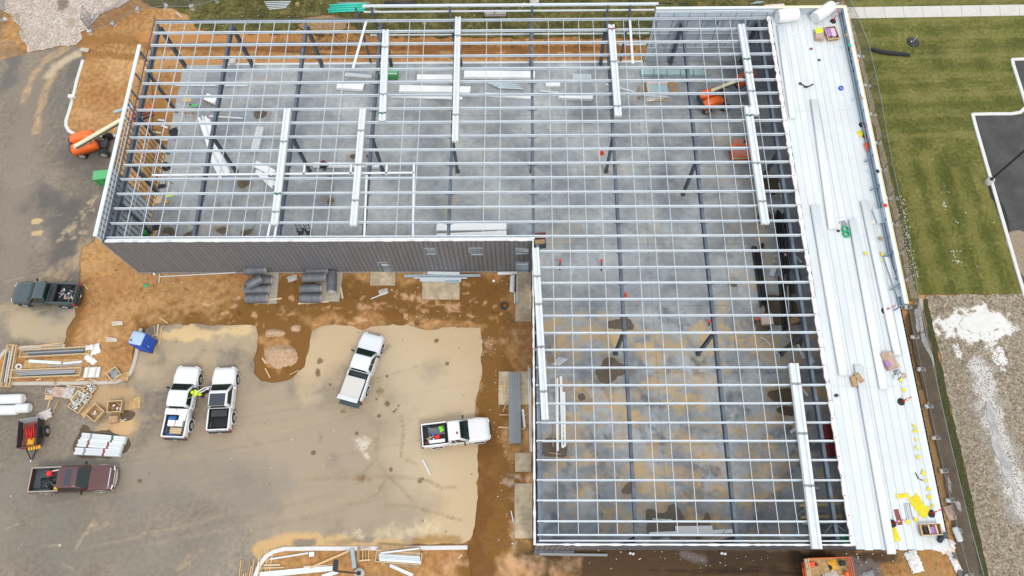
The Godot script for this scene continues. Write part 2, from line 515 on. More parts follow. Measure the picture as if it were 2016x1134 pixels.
# ---------------------------------------------------------------- ground
func terrain() -> void:
	var dry := C(0.47, 0.275, 0.122); var mid := C(0.365, 0.198, 0.076); var wet := C(0.190, 0.092, 0.026); var dark := C(0.068, 0.044, 0.023)
	var pale := C(0.634, 0.390, 0.232)
	var st := S()
	quad(st, V(-500, -0.35, -500), V(500, -0.35, -500), V(500, -0.35, 500), V(-500, -0.35, 500), Vector3.UP)
	struct_("terrain", st, mat("far_ground", C(0.195, 0.159, 0.096), 0.95, 0.0, "cloud", 0.01))
	var area := Rect2(-60, -16, 116, 66)
	var marks := [
		[[W(-33.12,26.17),W(-27.89,25.47),W(-24.36,25.25),W(-21.88,23.59),W(-15.57,23.85),W(-10.17,24.34),W(-5.04,25.06)], 2.1, wet, 0.95, 0.5, 0.5, 0.5],
		[[W(-5.32,22.43),W(-3.25,26.24),W(-3.21,30.76),W(-3.78,35.47),W(-2.72,38.74),W(-3.68,43.02),W(-4.01,46.51)], 2.0, wet, 0.95, 0.45, 0.4, 0.5],
		[[W(-3.76,36.71),W(-4.3,41.49),W(-4.82,45.27)], 1.2, C(0.159, 0.071, 0.023), 0.8, 0.6, 0.5, 0.8],
		[[W(-22.02,22.38),W(-18.37,22.63),W(-12.93,23.13),W(-6.61,24.35),W(-2.17,22.44)], 1.7, wet, 0.9, 0.6, 0.5, 0.6],
		[[W(-24.68,26.19),W(-21.58,26.19),W(-19.71,27.12),W(-20.97,31.4),W(-23.64,30.73),W(-24.15,28.49)], 1.3, wet, 0.95, 0.4, 0.3, 0.8],
		[[W(-40.26,26.15),W(-39.98,22.32),W(-40.18,28.46)], 0.9, wet, 0.8, 0.8, 0.5, 0.7],
		[[W(-11.79,23.38),W(-8.84,24.34),W(-6.38,24.59)], 0.55, pale, 0.75, 0.9, 0.9, 1.4, 1.8],
		[[W(-15.29,24.56),W(-12.4,24.33)], 0.4, pale, 0.6, 0.9, 0.9, 1.4, 1.8],
		[[W(-3.89,28.07),W(-1.71,27.16)], 0.7, pale, 0.5, 0.9, 0.9, 1.4, 1.5],
		[[W(-38.79,20.35),W(-32.2,23.8),W(-28.22,23.33)], 2.6, dry, 0.75, 0.8, 0.8, 0.5, 0.8],
		[[W(-38.47,26.15),W(-35.63,24.75),W(-28.07,24.29)], 1.6, dry, 0.6, 0.8, 0.8, 0.7, 0.8],
		[[W(-37.82,22.82),W(-36.95,23.79)], 0.7, C(0.244, 0.134, 0.041), 0.6, 0.9, 0.9, 1.2, 1.2],
		[[W(-36.38,22.09),W(-34.15,24.27)], 0.6, C(0.293, 0.146, 0.048), 0.5, 0.9, 0.9, 1.2, 1.2],
		[[W(-37.18,20.36),W(-36.34,21.1)], 0.6, C(0.244, 0.122, 0.041), 0.5, 0.9, 0.9, 1.2, 1.0],
		[[W(-46.09,-4.61),W(-42.5,-5.04),W(-39.22,-4.36),W(-37.09,-4.15)], 0.9, C(0.268, 0.134, 0.041), 0.8, 0.6, 0.4, 0.6],
		[[W(-45.2,-2.93),W(-42.59,-2.91),W(-39.42,-2.63)], 0.6, C(0.268, 0.134, 0.044), 0.8, 0.7, 0.5, 0.7],
		[[W(-39.34,-5.01),W(-17.85,-4.5),W(10.08,-3.94)], 1.0, C(0.439, 0.207, 0.075), 0.8, 0.5, 0.5, 0.5],
		[[W(-39.14,-3.91),W(-17.77,-3.53),W(10.04,-3.24)], 0.55, C(0.232, 0.098, 0.030), 0.85, 0.5, 0.4, 0.5],
		[[W(-22.88,-2.88),W(-7.4,-2.62),W(10,-2.48)], 0.5, C(0.207, 0.088, 0.027), 0.75, 0.6, 0.5, 0.5],
		[[W(-36.71,-1.98),W(-17.62,-1.7),W(9.95,-1.6)], 0.5, C(0.488, 0.256, 0.109), 0.7, 0.6, 0.4, 0.5],
		[[W(0.79,-1.49),W(6.89,-1.44)], 0.4, C(0.671, 0.561, 0.492), 0.6, 0.8, 0.8, 1.2, 1.5],
		[[W(-24.99,-3.28),W(-19.75,-2.6)], 0.25, C(0.122, 0.061, 0.027), 0.6, 0.7, 0.9, 1.2],
		[[W(0.27,45.07),W(9.62,45.43),W(21.19,45.95),W(24.95,46.45)], 1.7, dark, 0.95, 0.5, 0.4, 0.6],
		[[W(4.91,46.49),W(13.35,47.05),W(24.79,47.38)], 2.4, C(0.091, 0.055, 0.030), 0.95, 0.5, 0.4, 0.6],
		[[W(13.53,45.24),W(25.2,45.03),W(28.65,45.21)], 0.7, C(0.061, 0.041, 0.027), 0.9, 0.6, 0.4, 0.9],
		[[W(24.69,45.77),W(26.11,46.45)], 1.0, C(0.183, 0.159, 0.157), 0.85, 0.6, 0.7, 0.8],
		[[W(11.42,44.87),W(12.95,45.24)], 0.4, C(0.207, 0.183, 0.191), 0.6, 0.9, 0.7, 1.0],
		[[W(-2.07,46.18),W(0.26,45.99),W(2.61,45.62)], 1.0, pale, 0.8, 0.7, 0.7, 0.8, 0.6],
		[[W(-6.75,46),W(-5.79,45.45)], 0.7, pale, 0.6, 0.8, 0.8, 1.0, 1.0],
		[[W(-4.4,46.51),W(-3.63,46)], 0.8, C(0.159, 0.073, 0.027), 0.8, 0.8, 0.6, 1.0],
		[[W(-1.49,44.52),W(-0.51,44.7)], 0.6, C(0.171, 0.098, 0.041), 0.8, 0.7, 0.8, 1.3],
		[[W(-2.1,39.53),W(-0.48,39.33)], 0.5, C(0.610, 0.488, 0.383), 0.7, 0.9, 0.9, 1.4, 1.5],
		[[W(-1.53,44.15),W(-1.61,42.64)], 0.3, C(0.610, 0.488, 0.383), 0.7, 0.9, 0.9, 1.8, 1.5],
		[[W(28.65,45.21),W(29.94,46.44)], 1.6, C(0.354, 0.207, 0.082), 0.85, 0.8, 0.6, 0.8],
		[[W(32.33,26.32),W(32.18,35.49),W(32.54,41.46)], 1.2, C(0.293, 0.183, 0.082), 0.85, 0.7, 0.5, 0.8],
		[[W(32.51,25.39),W(32.23,29.04),W(32.33,31.68)], 0.5, C(0.098, 0.055, 0.027), 0.8, 0.7, 0.6, 0.9],
		[[W(-37.21,1),W(-35.25,6.38)], 0.9, C(0.329, 0.159, 0.048), 0.7, 0.8, 0.5, 0.8],
		[[W(-36.11,9.79),W(-35.32,14.17)], 0.9, C(0.293, 0.152, 0.041), 0.8, 0.7, 0.5, 0.8],
	]
	for i in 190:   # clods and scuffs
		var at := W(rng.randf_range(-31, -2), rng.randf_range(21.8, 26.5))
		marks.append([[at, at + W(rng.randf_range(-0.6, 0.6), rng.randf_range(-0.3, 0.3))], rng.randf_range(0.05, 0.28), [C(0.122, 0.061, 0.025), pale, mid][i % 3], rng.randf_range(0.3, 0.7), 0.7, 0.9, 2.0])
	for i in 34:   # ruts left by wheels below the wing
		var x0 := rng.randf_range(8, 16)
		var z0 := rng.randf_range(46.0, 49)
		marks.append([[W(x0, z0), W(x0 + rng.randf_range(2, 6), z0 + rng.randf_range(-0.5, 0.2)), W(x0 + rng.randf_range(7, 11), z0 + rng.randf_range(-0.5, 0.5))], 0.09, C(0.043, 0.027, 0.019), 0.7, 0.8, 0.6, 1.5])
	var g := ground_mat("dirt", paint(area, 9.0, mid, dry, C(0.329, 0.152, 0.057), 0.14, 1.5, 0.5, marks, 5), 0.95)
	# the dirt is uneven: a fine grid pushed up and down a little
	var f := FastNoiseLite.new(); f.seed = 3; f.frequency = 0.5; f.fractal_octaves = 4
	st = S(true)
	var nx := 232; var nz := 132
	var pos := func(i, k) -> Vector3:
		var x: float = area.position.x + area.size.x * i / nx
		var z: float = area.position.y + area.size.y * k / nz
		return V(x, -0.06 + 0.05 * f.get_noise_2d(x, z) + 0.02 * f.get_noise_2d(x * 4.0, z * 4.0), z)
	for k in nz:
		for i in nx:
			var q := [pos.call(i, k), pos.call(i + 1, k), pos.call(i + 1, k + 1), pos.call(i, k + 1)]
			for t in [[0, 1, 2], [0, 2, 3]]:
				for v in t:
					var p: Vector3 = q[v]
					st.set_uv((W(p.x, p.z) - area.position) / area.size)
					st.add_vertex(p)
	struct_("ground", st, g)
	asphalt()
	islands()

func asphalt() -> void:
	var grey := C(0.198, 0.166, 0.131); var dk := C(0.115, 0.104, 0.094); var tan_ := C(0.455, 0.352, 0.228); var sand := C(0.51, 0.385, 0.24); var taupe := C(0.345, 0.275, 0.20)
	var area := Rect2(-60, -9, 60, 59)
	var brown := C(0.132, 0.087, 0.048)
	var marks := [
		[[W(-44.73,26.14),W(-41.49,26.61),W(-40.26,26.15)], 2.0, C(0.396, 0.330, 0.238), 0.8, 0.8, 0.5, 0.5],
		[[W(-47.01,24.24),W(-43.83,26.14),W(-40.5,27.08)], 1.6, C(0.436, 0.330, 0.211), 0.6, 0.9, 0.6, 0.6],
		[[W(-46.6,22.3),W(-49.11,8.59),W(-50.3,-0.33)], 2.6, C(0.224, 0.191, 0.152), 0.7, 0.9, 0.4, 0.4],
		[[W(-44.86,14.12),W(-42.23,15.2),W(-42.02,20.34)], 3.2, C(0.103, 0.096, 0.092), 0.8, 0.9, 0.5, 0.4],
		[[W(-43.69,8.62),W(-41.37,10.32)], 2.0, dk, 0.7, 0.9, 0.5, 0.5],
		[[W(-47.46,-3.72),W(-49.01,-2.52),W(-50.04,-0.33),W(-50.31,2.73)], 0.55, C(0.554, 0.356, 0.172), 0.8, 0.8, 0.4, 0.7, 0.6],
		[[W(-45.79,-3.26),W(-47.56,-1.88),W(-48.35,0.3),W(-48.39,3.34),W(-48.18,6.29)], 0.6, C(0.554, 0.356, 0.172), 0.8, 0.8, 0.4, 0.7, 0.6],
		[[W(-46.24,-2.94),W(-47.98,-1.44),W(-48.65,-0.32)], 0.7, C(0.528, 0.436, 0.317), 0.6, 0.9, 0.4, 0.7],
		[[W(-52.46,0.27),W(-52.48,-2.87)], 1.1, C(0.132, 0.125, 0.119), 0.8, 0.8, 0.5, 0.5],
		[[W(-46.01,-1.86),W(-46.07,-0.3)], 0.8, C(0.132, 0.119, 0.099), 0.8, 0.7, 0.4, 0.6],
		[[W(-40.92,14.67),W(-43.06,17.8),W(-41.07,17.29)], 0.5, C(0.449, 0.356, 0.238), 0.7, 0.9, 0.9, 1.2, 1.5],
		[[W(-42.12,15.72),W(-40.31,13.07)], 0.35, C(0.475, 0.370, 0.238), 0.7, 0.9, 0.9, 1.2, 1.5],
		[[W(-44.37,22.06),W(-40.8,19.59)], 0.8, C(0.436, 0.330, 0.211), 0.75, 0.8, 0.6, 0.8, 0.6],
		[[W(-42.49,22.32),W(-41.1,20.34),W(-40.84,18.32)], 0.9, C(0.475, 0.343, 0.198), 0.7, 0.8, 0.6, 0.8, 0.5],
		[[W(-45.93,16.02),W(-45.47,15.97)], 0.3, C(0.528, 0.370, 0.198), 0.9, 0.3, 0.4, 1.5],
		[[W(-45.72,17.27),W(-45.17,17.22)], 0.28, C(0.502, 0.356, 0.198), 0.9, 0.3, 0.4, 1.5],
		[[W(-40.27,28.46),W(-43.27,28.45),W(-44.92,28.91)], 0.9, C(0.145, 0.112, 0.066), 0.7, 0.8, 0.5, 0.8],
		[[W(-37.65,32.03),W(-36.18,32.9),W(-34.59,32.25),W(-33.83,35.04),W(-35.64,35.46)], 1.9, C(0.502, 0.330, 0.172), 0.7, 0.9, 0.6, 0.6],
		[[W(-34.12,34.62),W(-33.54,35.46)], 0.9, C(0.554, 0.356, 0.185), 0.8, 0.7, 0.5, 0.8],
		[[W(-31.05,37.53),W(-26.25,36.3),W(-22.45,33.35)], 4.0, taupe, 0.7, 0.9, 0.5, 0.4],
		[[W(-34.02,28.47),W(-30.59,28.02),W(-26.76,27.11),W(-24.05,27.58)], 2.6, tan_, 0.75, 0.8, 0.5, 0.5],
		[[W(-31.63,27.1),W(-27.68,26.88),W(-24.62,26.65)], 0.8, C(0.686, 0.488, 0.251), 0.7, 0.8, 0.7, 0.8],
		[[W(-32.29,30.72),W(-24.94,30.73)], 2.2, C(0.422, 0.330, 0.224), 0.6, 0.9, 0.5, 0.5],
		[[W(-23.02,35.46),W(-14.6,35.88),W(-6.16,39.53),W(-14.15,41.5),W(-20.07,39.14)], 7.5, taupe, 0.92, 0.8, 0.4, 0.3],
		[[W(-17.81,28.5),W(-15.3,27.13),W(-8.7,27.61),W(-5.21,27.16),W(-4.9,31.63),W(-6.22,37.53),W(-4.9,41.49),W(-6.05,43.4)], 4.4, sand, 0.93, 0.7, 0.22, 0.4],
		[[W(-12.55,28.96),W(-9.81,31.63),W(-7.22,32.5),W(-9.11,37.53)], 4.6, C(0.50, 0.40, 0.275), 0.85, 0.9, 0.2, 0.4],
		[[W(-18.64,28.95),W(-19.14,32.49)], 1.4, C(0.475, 0.370, 0.238), 0.7, 0.9, 0.5, 0.5],
		[[W(-14.36,43.79),W(-7.65,43.03),W(-11.57,43.97)], 0.9, C(0.700, 0.581, 0.370), 0.6, 0.9, 0.7, 0.8, 0.8],
		[[W(-19.53,43.8),W(-13.92,44.35),W(-6.81,44.34)], 0.8, C(0.554, 0.370, 0.172), 0.8, 0.8, 0.5, 0.8],
		[[W(-21.4,44.74),W(-19.53,43.8),W(-17.13,43.98)], 0.7, C(0.528, 0.343, 0.158), 0.9, 0.6, 0.5, 0.9],
		[[W(-18.5,44.17),W(-17.31,44.09)], 0.4, C(0.172, 0.158, 0.145), 0.8, 0.7, 0.8, 1.2],
		[[W(-13.96,43.94),W(-12.77,43.86)], 0.35, C(0.198, 0.185, 0.165), 0.7, 0.8, 0.8, 1.2],
		[[W(-16.32,44.09),W(-13.16,44.01)], 0.25, C(0.290, 0.211, 0.132), 0.7, 0.8, 0.8, 1.2],
		[[W(-9.2,43.93),W(-6.04,43.85)], 0.5, C(0.317, 0.185, 0.066), 0.8, 0.7, 0.6, 0.9],
		[[W(-40.46,39.95),W(-30.76,39.15),W(-22.43,39.94)], 4.0, C(0.218, 0.198, 0.168), 0.6, 0.9, 0.4, 0.4],
		[[W(-41.92,43.83),W(-33.9,43.82),W(-25,44.55)], 3.4, C(0.205, 0.185, 0.152), 0.5, 0.9, 0.5, 0.4],
		[[W(-35.59,43.44),W(-33.74,42.67)], 0.35, C(0.449, 0.330, 0.198), 0.45, 0.9, 0.9, 1.2, 1.4],
		[[W(-27.53,46.04),W(-26.47,45.3),W(-25.79,44.56)], 0.5, C(0.449, 0.330, 0.185), 0.5, 0.9, 0.9, 1.2, 1.4],
		[[W(-14.07,36.3),W(-13.69,36.92)], 0.6, C(0.686, 0.620, 0.528), 0.6, 0.9, 0.8, 1.2],
		[[W(-15.16,28.96),W(-14.8,30.74)], 0.25, C(0.304, 0.264, 0.224), 0.6, 0.9, 0.8, 1.0],
		[[W(-13.2,28.96),W(-12.39,28.06)], 0.4, C(0.290, 0.211, 0.132), 0.6, 0.9, 0.8, 1.1],
		[[W(-13.49,30.97),W(-12.36,31.84),W(-13.53,33.35)], 0.45, C(0.317, 0.238, 0.145), 0.5, 0.9, 0.8, 1.1, 0.8],
		[[W(-13.42,32.06),W(-12.77,32.15)], 0.3, brown, 0.7, 0.7, 0.9, 1.6, 1.0],
		[[W(-13,36.09),W(-12.88,36.71)], 0.2, C(0.317, 0.224, 0.145), 0.7, 0.8, 0.6, 1.6],
	]
	# dark wet spots
	for s in [[W(-18.2,30.3)], [W(-18.18,30.52)], [W(-18.2,29.49)]]:
		marks.append([s, 0.3, brown, 0.8, 0.3, 0.5, 1.5])
	var spots := [[W(-7.27,29.69)], [W(-11.56,33.74)], [W(-13.07,32.75)], [W(-12.15,33.14)], [W(-11.44,33.61)], [W(-10.97,34.55)], [W(-17.94,37.12)], [W(-15.91,33.78)], [W(-14.46,35.59)], [W(-12.35,30.75)], [W(-17.1,31.49)], [W(-8.26,27.65)], [W(-9.1,39.34)], [W(-14.1,39.14)], [W(-13.73,39.14)], [W(-33.77,38.71)], [W(-31.7,39.39)], [W(-12.85,34.12)], [W(-11.25,33.27)], [W(-11.52,38.46)]]
	var k := 0
	for s in spots:
		k += 1
		marks.append([s, 0.14 + 0.10 * fposmod(k * 0.37, 1.0), brown, 0.85, 0.35, 0.8, 2.0])
	marks.append([[W(-14.35,39.06),W(-13.3,39.34)], 0.35, C(0.224, 0.132, 0.066), 0.8, 0.8, 0.8, 1.6, 1.0])
	# lugged wheel tracks: short dark bars across the way
	for t in [[W(-12.69,34.63),W(-12.79,36.71),W(-12.78,37.53),W(-11.9,38.94),W(-10.62,39.93),W(-9.75,40.91)], [W(-12.76,37.73),W(-13.76,38.74),W(-14.32,39.34)], [W(-10.95,34.21),W(-10.68,35.26),W(-10.76,37.53),W(-10.33,37.73),W(-9.41,38.14)], [W(-18.41,39.34),W(-15.16,39.14),W(-11.48,39.06),W(-8.61,39.34),W(-7.37,39.93),W(-6.15,39.93)], [W(-11.88,39.34),W(-12.61,40.52),W(-14.18,41.11),W(-15.38,41.31)], [W(-11.75,41.3),W(-10.14,41.3),W(-7.7,41.88),W(-5.68,42.45)], [W(-17.57,35.47),W(-17.38,36.5)]]:
		for q in t.size() - 1:
			var a: Vector2 = t[q]; var b: Vector2 = t[q + 1]
			marks.append([[a, b], 0.2, C(0.27, 0.20, 0.125), 0.22, 0.95, 0.4, 1.5])
			var n := int(a.distance_to(b) / 0.17)
			for j in n:
				var p := a.lerp(b, float(j) / n) + W(rng.randf_range(-0.04, 0.04), rng.randf_range(-0.04, 0.04))
				var d := (b - a).normalized()
				var side := d.orthogonal() * 0.13
				marks.append([[p + side - d * 0.08, p, p - side - d * 0.08], 0.045, C(0.24, 0.175, 0.105), rng.randf_range(0.1, 0.8), 0.6, 0.6, 2.0])
	for i in 46:   # long sweeping traces of wheels
		var q0 := W(rng.randf_range(-40, -16), rng.randf_range(31, 45))
		var bend := rng.randf_range(-0.35, 0.1)
		var tr := []
		for e in 7: tr.append(q0 + W(1.9 * e, -0.32 * e + bend * 0.12 * e * e))
		marks.append([tr, rng.randf_range(0.08, 0.3), [C(0.40, 0.31, 0.20), C(0.20, 0.165, 0.125), C(0.45, 0.35, 0.23)][i % 3], rng.randf_range(0.12, 0.34), 0.9, 0.5, 1.4, 1.0])
	for i in 120:
		var at := W(rng.randf_range(-45, -5), rng.randf_range(24, 46))
		marks.append([[at], rng.randf_range(0.04, 0.10), [C(0.660, 0.594, 0.475), brown, brown][i % 3], rng.randf_range(0.3, 0.8), 0.5, 0.6, 2.0])
	for i in 46:   # long faint scrapes
		var at := W(rng.randf_range(-50, -34), rng.randf_range(4, 46))
		var an := rng.randf_range(-0.6, 1.4)
		marks.append([[at, at + W(cos(an), -sin(an)) * rng.randf_range(0.5, 2.6)], rng.randf_range(0.05, 0.16), C(0.396, 0.330, 0.251), rng.randf_range(0.15, 0.45), 0.9, 0.7, 1.5])
	var m := ground_mat("asphalt", paint(area, 13.0, grey, C(0.264, 0.227, 0.181), C(0.165, 0.148, 0.127), 0.09, 1.8, 0.30, marks, 21), 0.9)
	var line: Array = rough_line([W(-60.25,-2.61),W(-53.92,-2.37),W(-51.99,-2.99),W(-51.29,-3.3),W(-49.04,-3.73),W(-46.53,-4.23),W(-46,-3.71),W(-45.27,-2.3),W(-45.52,4.85),W(-44.67,6.43),W(-43.32,6.9),W(-39.83,6.81),W(-39.66,8.64),W(-39.41,14.15),W(-40.05,18.12),W(-40.97,18.83),W(-40.39,22.32),W(-40.23,24.26),W(-40.09,25.3),W(-40.35,26.15),W(-40.46,27.63),W(-40.43,28.91),W(-38.76,30.93),W(-34.2,29.83),W(-33.71,26.63),W(-33.12,26.21),W(-31.14,26.08),W(-27.78,26.22),W(-23.96,26.28),W(-23.75,26.88),W(-23.74,28.94),W(-23.67,30.51),W(-22.92,31.26),W(-21.85,31.26),W(-20.38,30.96),W(-19.41,29.94),W(-19.26,28.04),W(-19.18,26.66),W(-18.03,26.2),W(-15.82,26.25),W(-14.81,26.67),W(-13.39,26.26),W(-10.97,26.12),W(-9.4,26.68),W(-7.87,26.46),W(-4.57,26.37),W(-4.34,27.25),W(-4.42,29.87),W(-4.48,31.64),W(-4.83,33.36),W(-4.78,35.47),W(-4.51,36.71),W(-4.53,39.93),W(-4.64,42.26),W(-5.01,43.85),W(-6.03,44.19),W(-19.43,44.66),W(-20.96,45.11),W(-21.56,46.54),W(-22.46,48.55),W(-45.36,48.6)], 0.35, 0.14, 9)
	var st := S()
	sheet(st, line, 0.012, area)
	struct_("asphalt_lot", st, m)

func islands() -> void:
	# raised beds of dirt, each inside its kerb
	var dirt: StandardMaterial3D = M.dirt
	var area := Rect2(-60, -16, 116, 66)
	for isl in [[W(-45.27,-2.3),W(-45.49,2.76),W(-45.41,5.14),W(-44.72,6.2),W(-43.37,6.67),W(-36.68,6.71),W(-38.31,-2.24)], [W(-45.71,28.9),W(-45.33,28.18),W(-44.24,28.09),W(-39.02,27.73),W(-37.1,28.46),W(-34.37,28.01),W(-34.2,29.83),W(-34.64,30.94),W(-35.44,31.25),W(-36.49,31.38),W(-44.28,31.41),W(-45.77,30.7)], [W(-21.32,46.03),W(-20.59,44.92),W(-19.44,44.58),W(-5.23,44.45),W(-4.78,47.09),W(-21.49,47.12)]]:
		var st := S()
		prism(st, rough_line(isl, 0.4, 0.05, 4), -0.05, 0.09, area)
		struct_("soil_bed", st, dirt)
	kerb([V(-45.35,0,-2.17),V(-45.42,0,0.33),V(-45.35,0,2.46),V(-45.37,0,3.96),V(-45.43,0,5.03),V(-45.3,0,5.61),V(-44.92,0,6.2),V(-44.23,0,6.61),V(-43.4,0,6.79),V(-42.11,0,6.8),V(-40.22,0,6.81)], "kerb")
	kerb([V(-45.72,0,29.22),V(-45.52,0,28.63),V(-45.07,0,28.31),V(-44.21,0,28.22),V(-41.58,0,28.14),V(-40.35,0,28.09)], "kerb_dusty")
	kerb([V(-34.03,0,26.54),V(-33.98,0,28.01),V(-33.98,0,28.92),V(-34.03,0,29.83),V(-34.2,0,30.5),V(-34.58,0,30.98),V(-35.22,0,31.25),V(-36.29,0,31.33),V(-38.66,0,31.37),V(-41.69,0,31.37),V(-44.72,0,31.41),V(-45.57,0,31.45)], "kerb_dusty")
	kerb([V(-21.45,0,46.54),V(-21.2,0,45.73),V(-20.8,0,45.14),V(-20.21,0,44.77),V(-19.44,0,44.58),V(-17.07,0,44.54),V(-13.91,0,44.54),V(-9.96,0,44.5),V(-5.27,0,44.45)], "kerb")
	# the dry mound left in the wet notch of the lot
	var f := FastNoiseLite.new(); f.seed = 8; f.frequency = 0.9; f.fractal_octaves = 4
	var m2 := mat("dry_soil", C(0.62, 0.41, 0.26), 0.95, 0.0, "fine", 0.25)
	for md in [[V(-21.56,0,28.95), 1.75, 1.35, 0.42], [V(-22.38,0,26.89), 1.1, 0.5, 0.2], [V(-20.58,0,26.43), 0.6, 0.5, 0.14]]:
		var st := S(true)
		var c: Vector3 = md[0]
		var hh := func(u, v) -> Vector3:
			var x: float = c.x + u * md[1]; var z: float = c.z + v * md[2]
			var r := sqrt(u * u + v * v) + 0.25 * f.get_noise_2d(x, z)
			return V(x, -0.12 + (md[3] + 0.12) * (1.0 - ss(0.25, 0.95, r)) + 0.10 * f.get_noise_2d(x * 2.0, z * 2.0) * (1.0 - ss(0.6, 1.0, r)), z)
		for i in 24:
			for j in 24:
				var q := [hh.call(i / 11.0 - 1.1, j / 11.0 - 1.1), hh.call((i + 1) / 11.0 - 1.1, j / 11.0 - 1.1), hh.call((i + 1) / 11.0 - 1.1, (j + 1) / 11.0 - 1.1), hh.call(i / 11.0 - 1.1, (j + 1) / 11.0 - 1.1)]
				quad(st, q[0], q[1], q[2], q[3], Vector3.UP)
		struct_("soil_mound", st, m2)
	# concrete pads at the doors
	for pd in [[V(-14.42,0,21.23),V(-12.19,0,21.23),V(-12.16,0,22.51),V(-14.37,0,22.5)], [V(-9.78,0,21.29),V(-6.47,0,21.3),V(-6.4,0,23.87),V(-9.71,0,23.86)], [V(-1.41,0,21.32),V(-0.1,0,21.32),V(-0.13,0,25.92),V(-1.54,0,25.91)], [V(-2.91,0,30.41),V(-0.16,0,30.41),V(-0.19,0,33.24),V(-2.93,0,33.24)], [V(-1.53,0,37.2),V(-0.22,0,37.2),V(-0.23,0,38.7),V(-1.53,0,38.7)], [V(-1.57,0,39.61),V(-0.19,0,39.61),V(-0.19,0,43.77),V(-1.57,0,43.77)]]:
		var q := []
		for v in pd: q.append(W(v.x, v.z))
		var st := S()
		prism(st, q, -0.05, 0.10)
		struct_("concrete_pad", st, M.concrete_dusty)
	for rl in [[W(-24.44,21.14),W(-22.62,21.15),W(-22.48,24.21),W(-24.27,24.2)], [W(-19.43,21.16),W(-16.88,21.17),W(-16.99,24.03),W(-18.91,24.03)]]:
		var st := S()
		prism(st, rl, -0.05, 0.07)
		struct_("concrete_pad", st, M.concrete)

func kerb(pts: Array, m: String) -> void:
	var st := S()
	for i in pts.size() - 1:
		var a: Vector3 = pts[i]; var b: Vector3 = pts[i + 1]
		var d := (b - a).normalized() * 0.06
		bar(st, a + V(0, 0.05, 0) - d, b + V(0, 0.05, 0) + d, 0.32, 0.18 + 0.003 * (i % 2), 0.03)
	struct_("kerb", st, M[m])

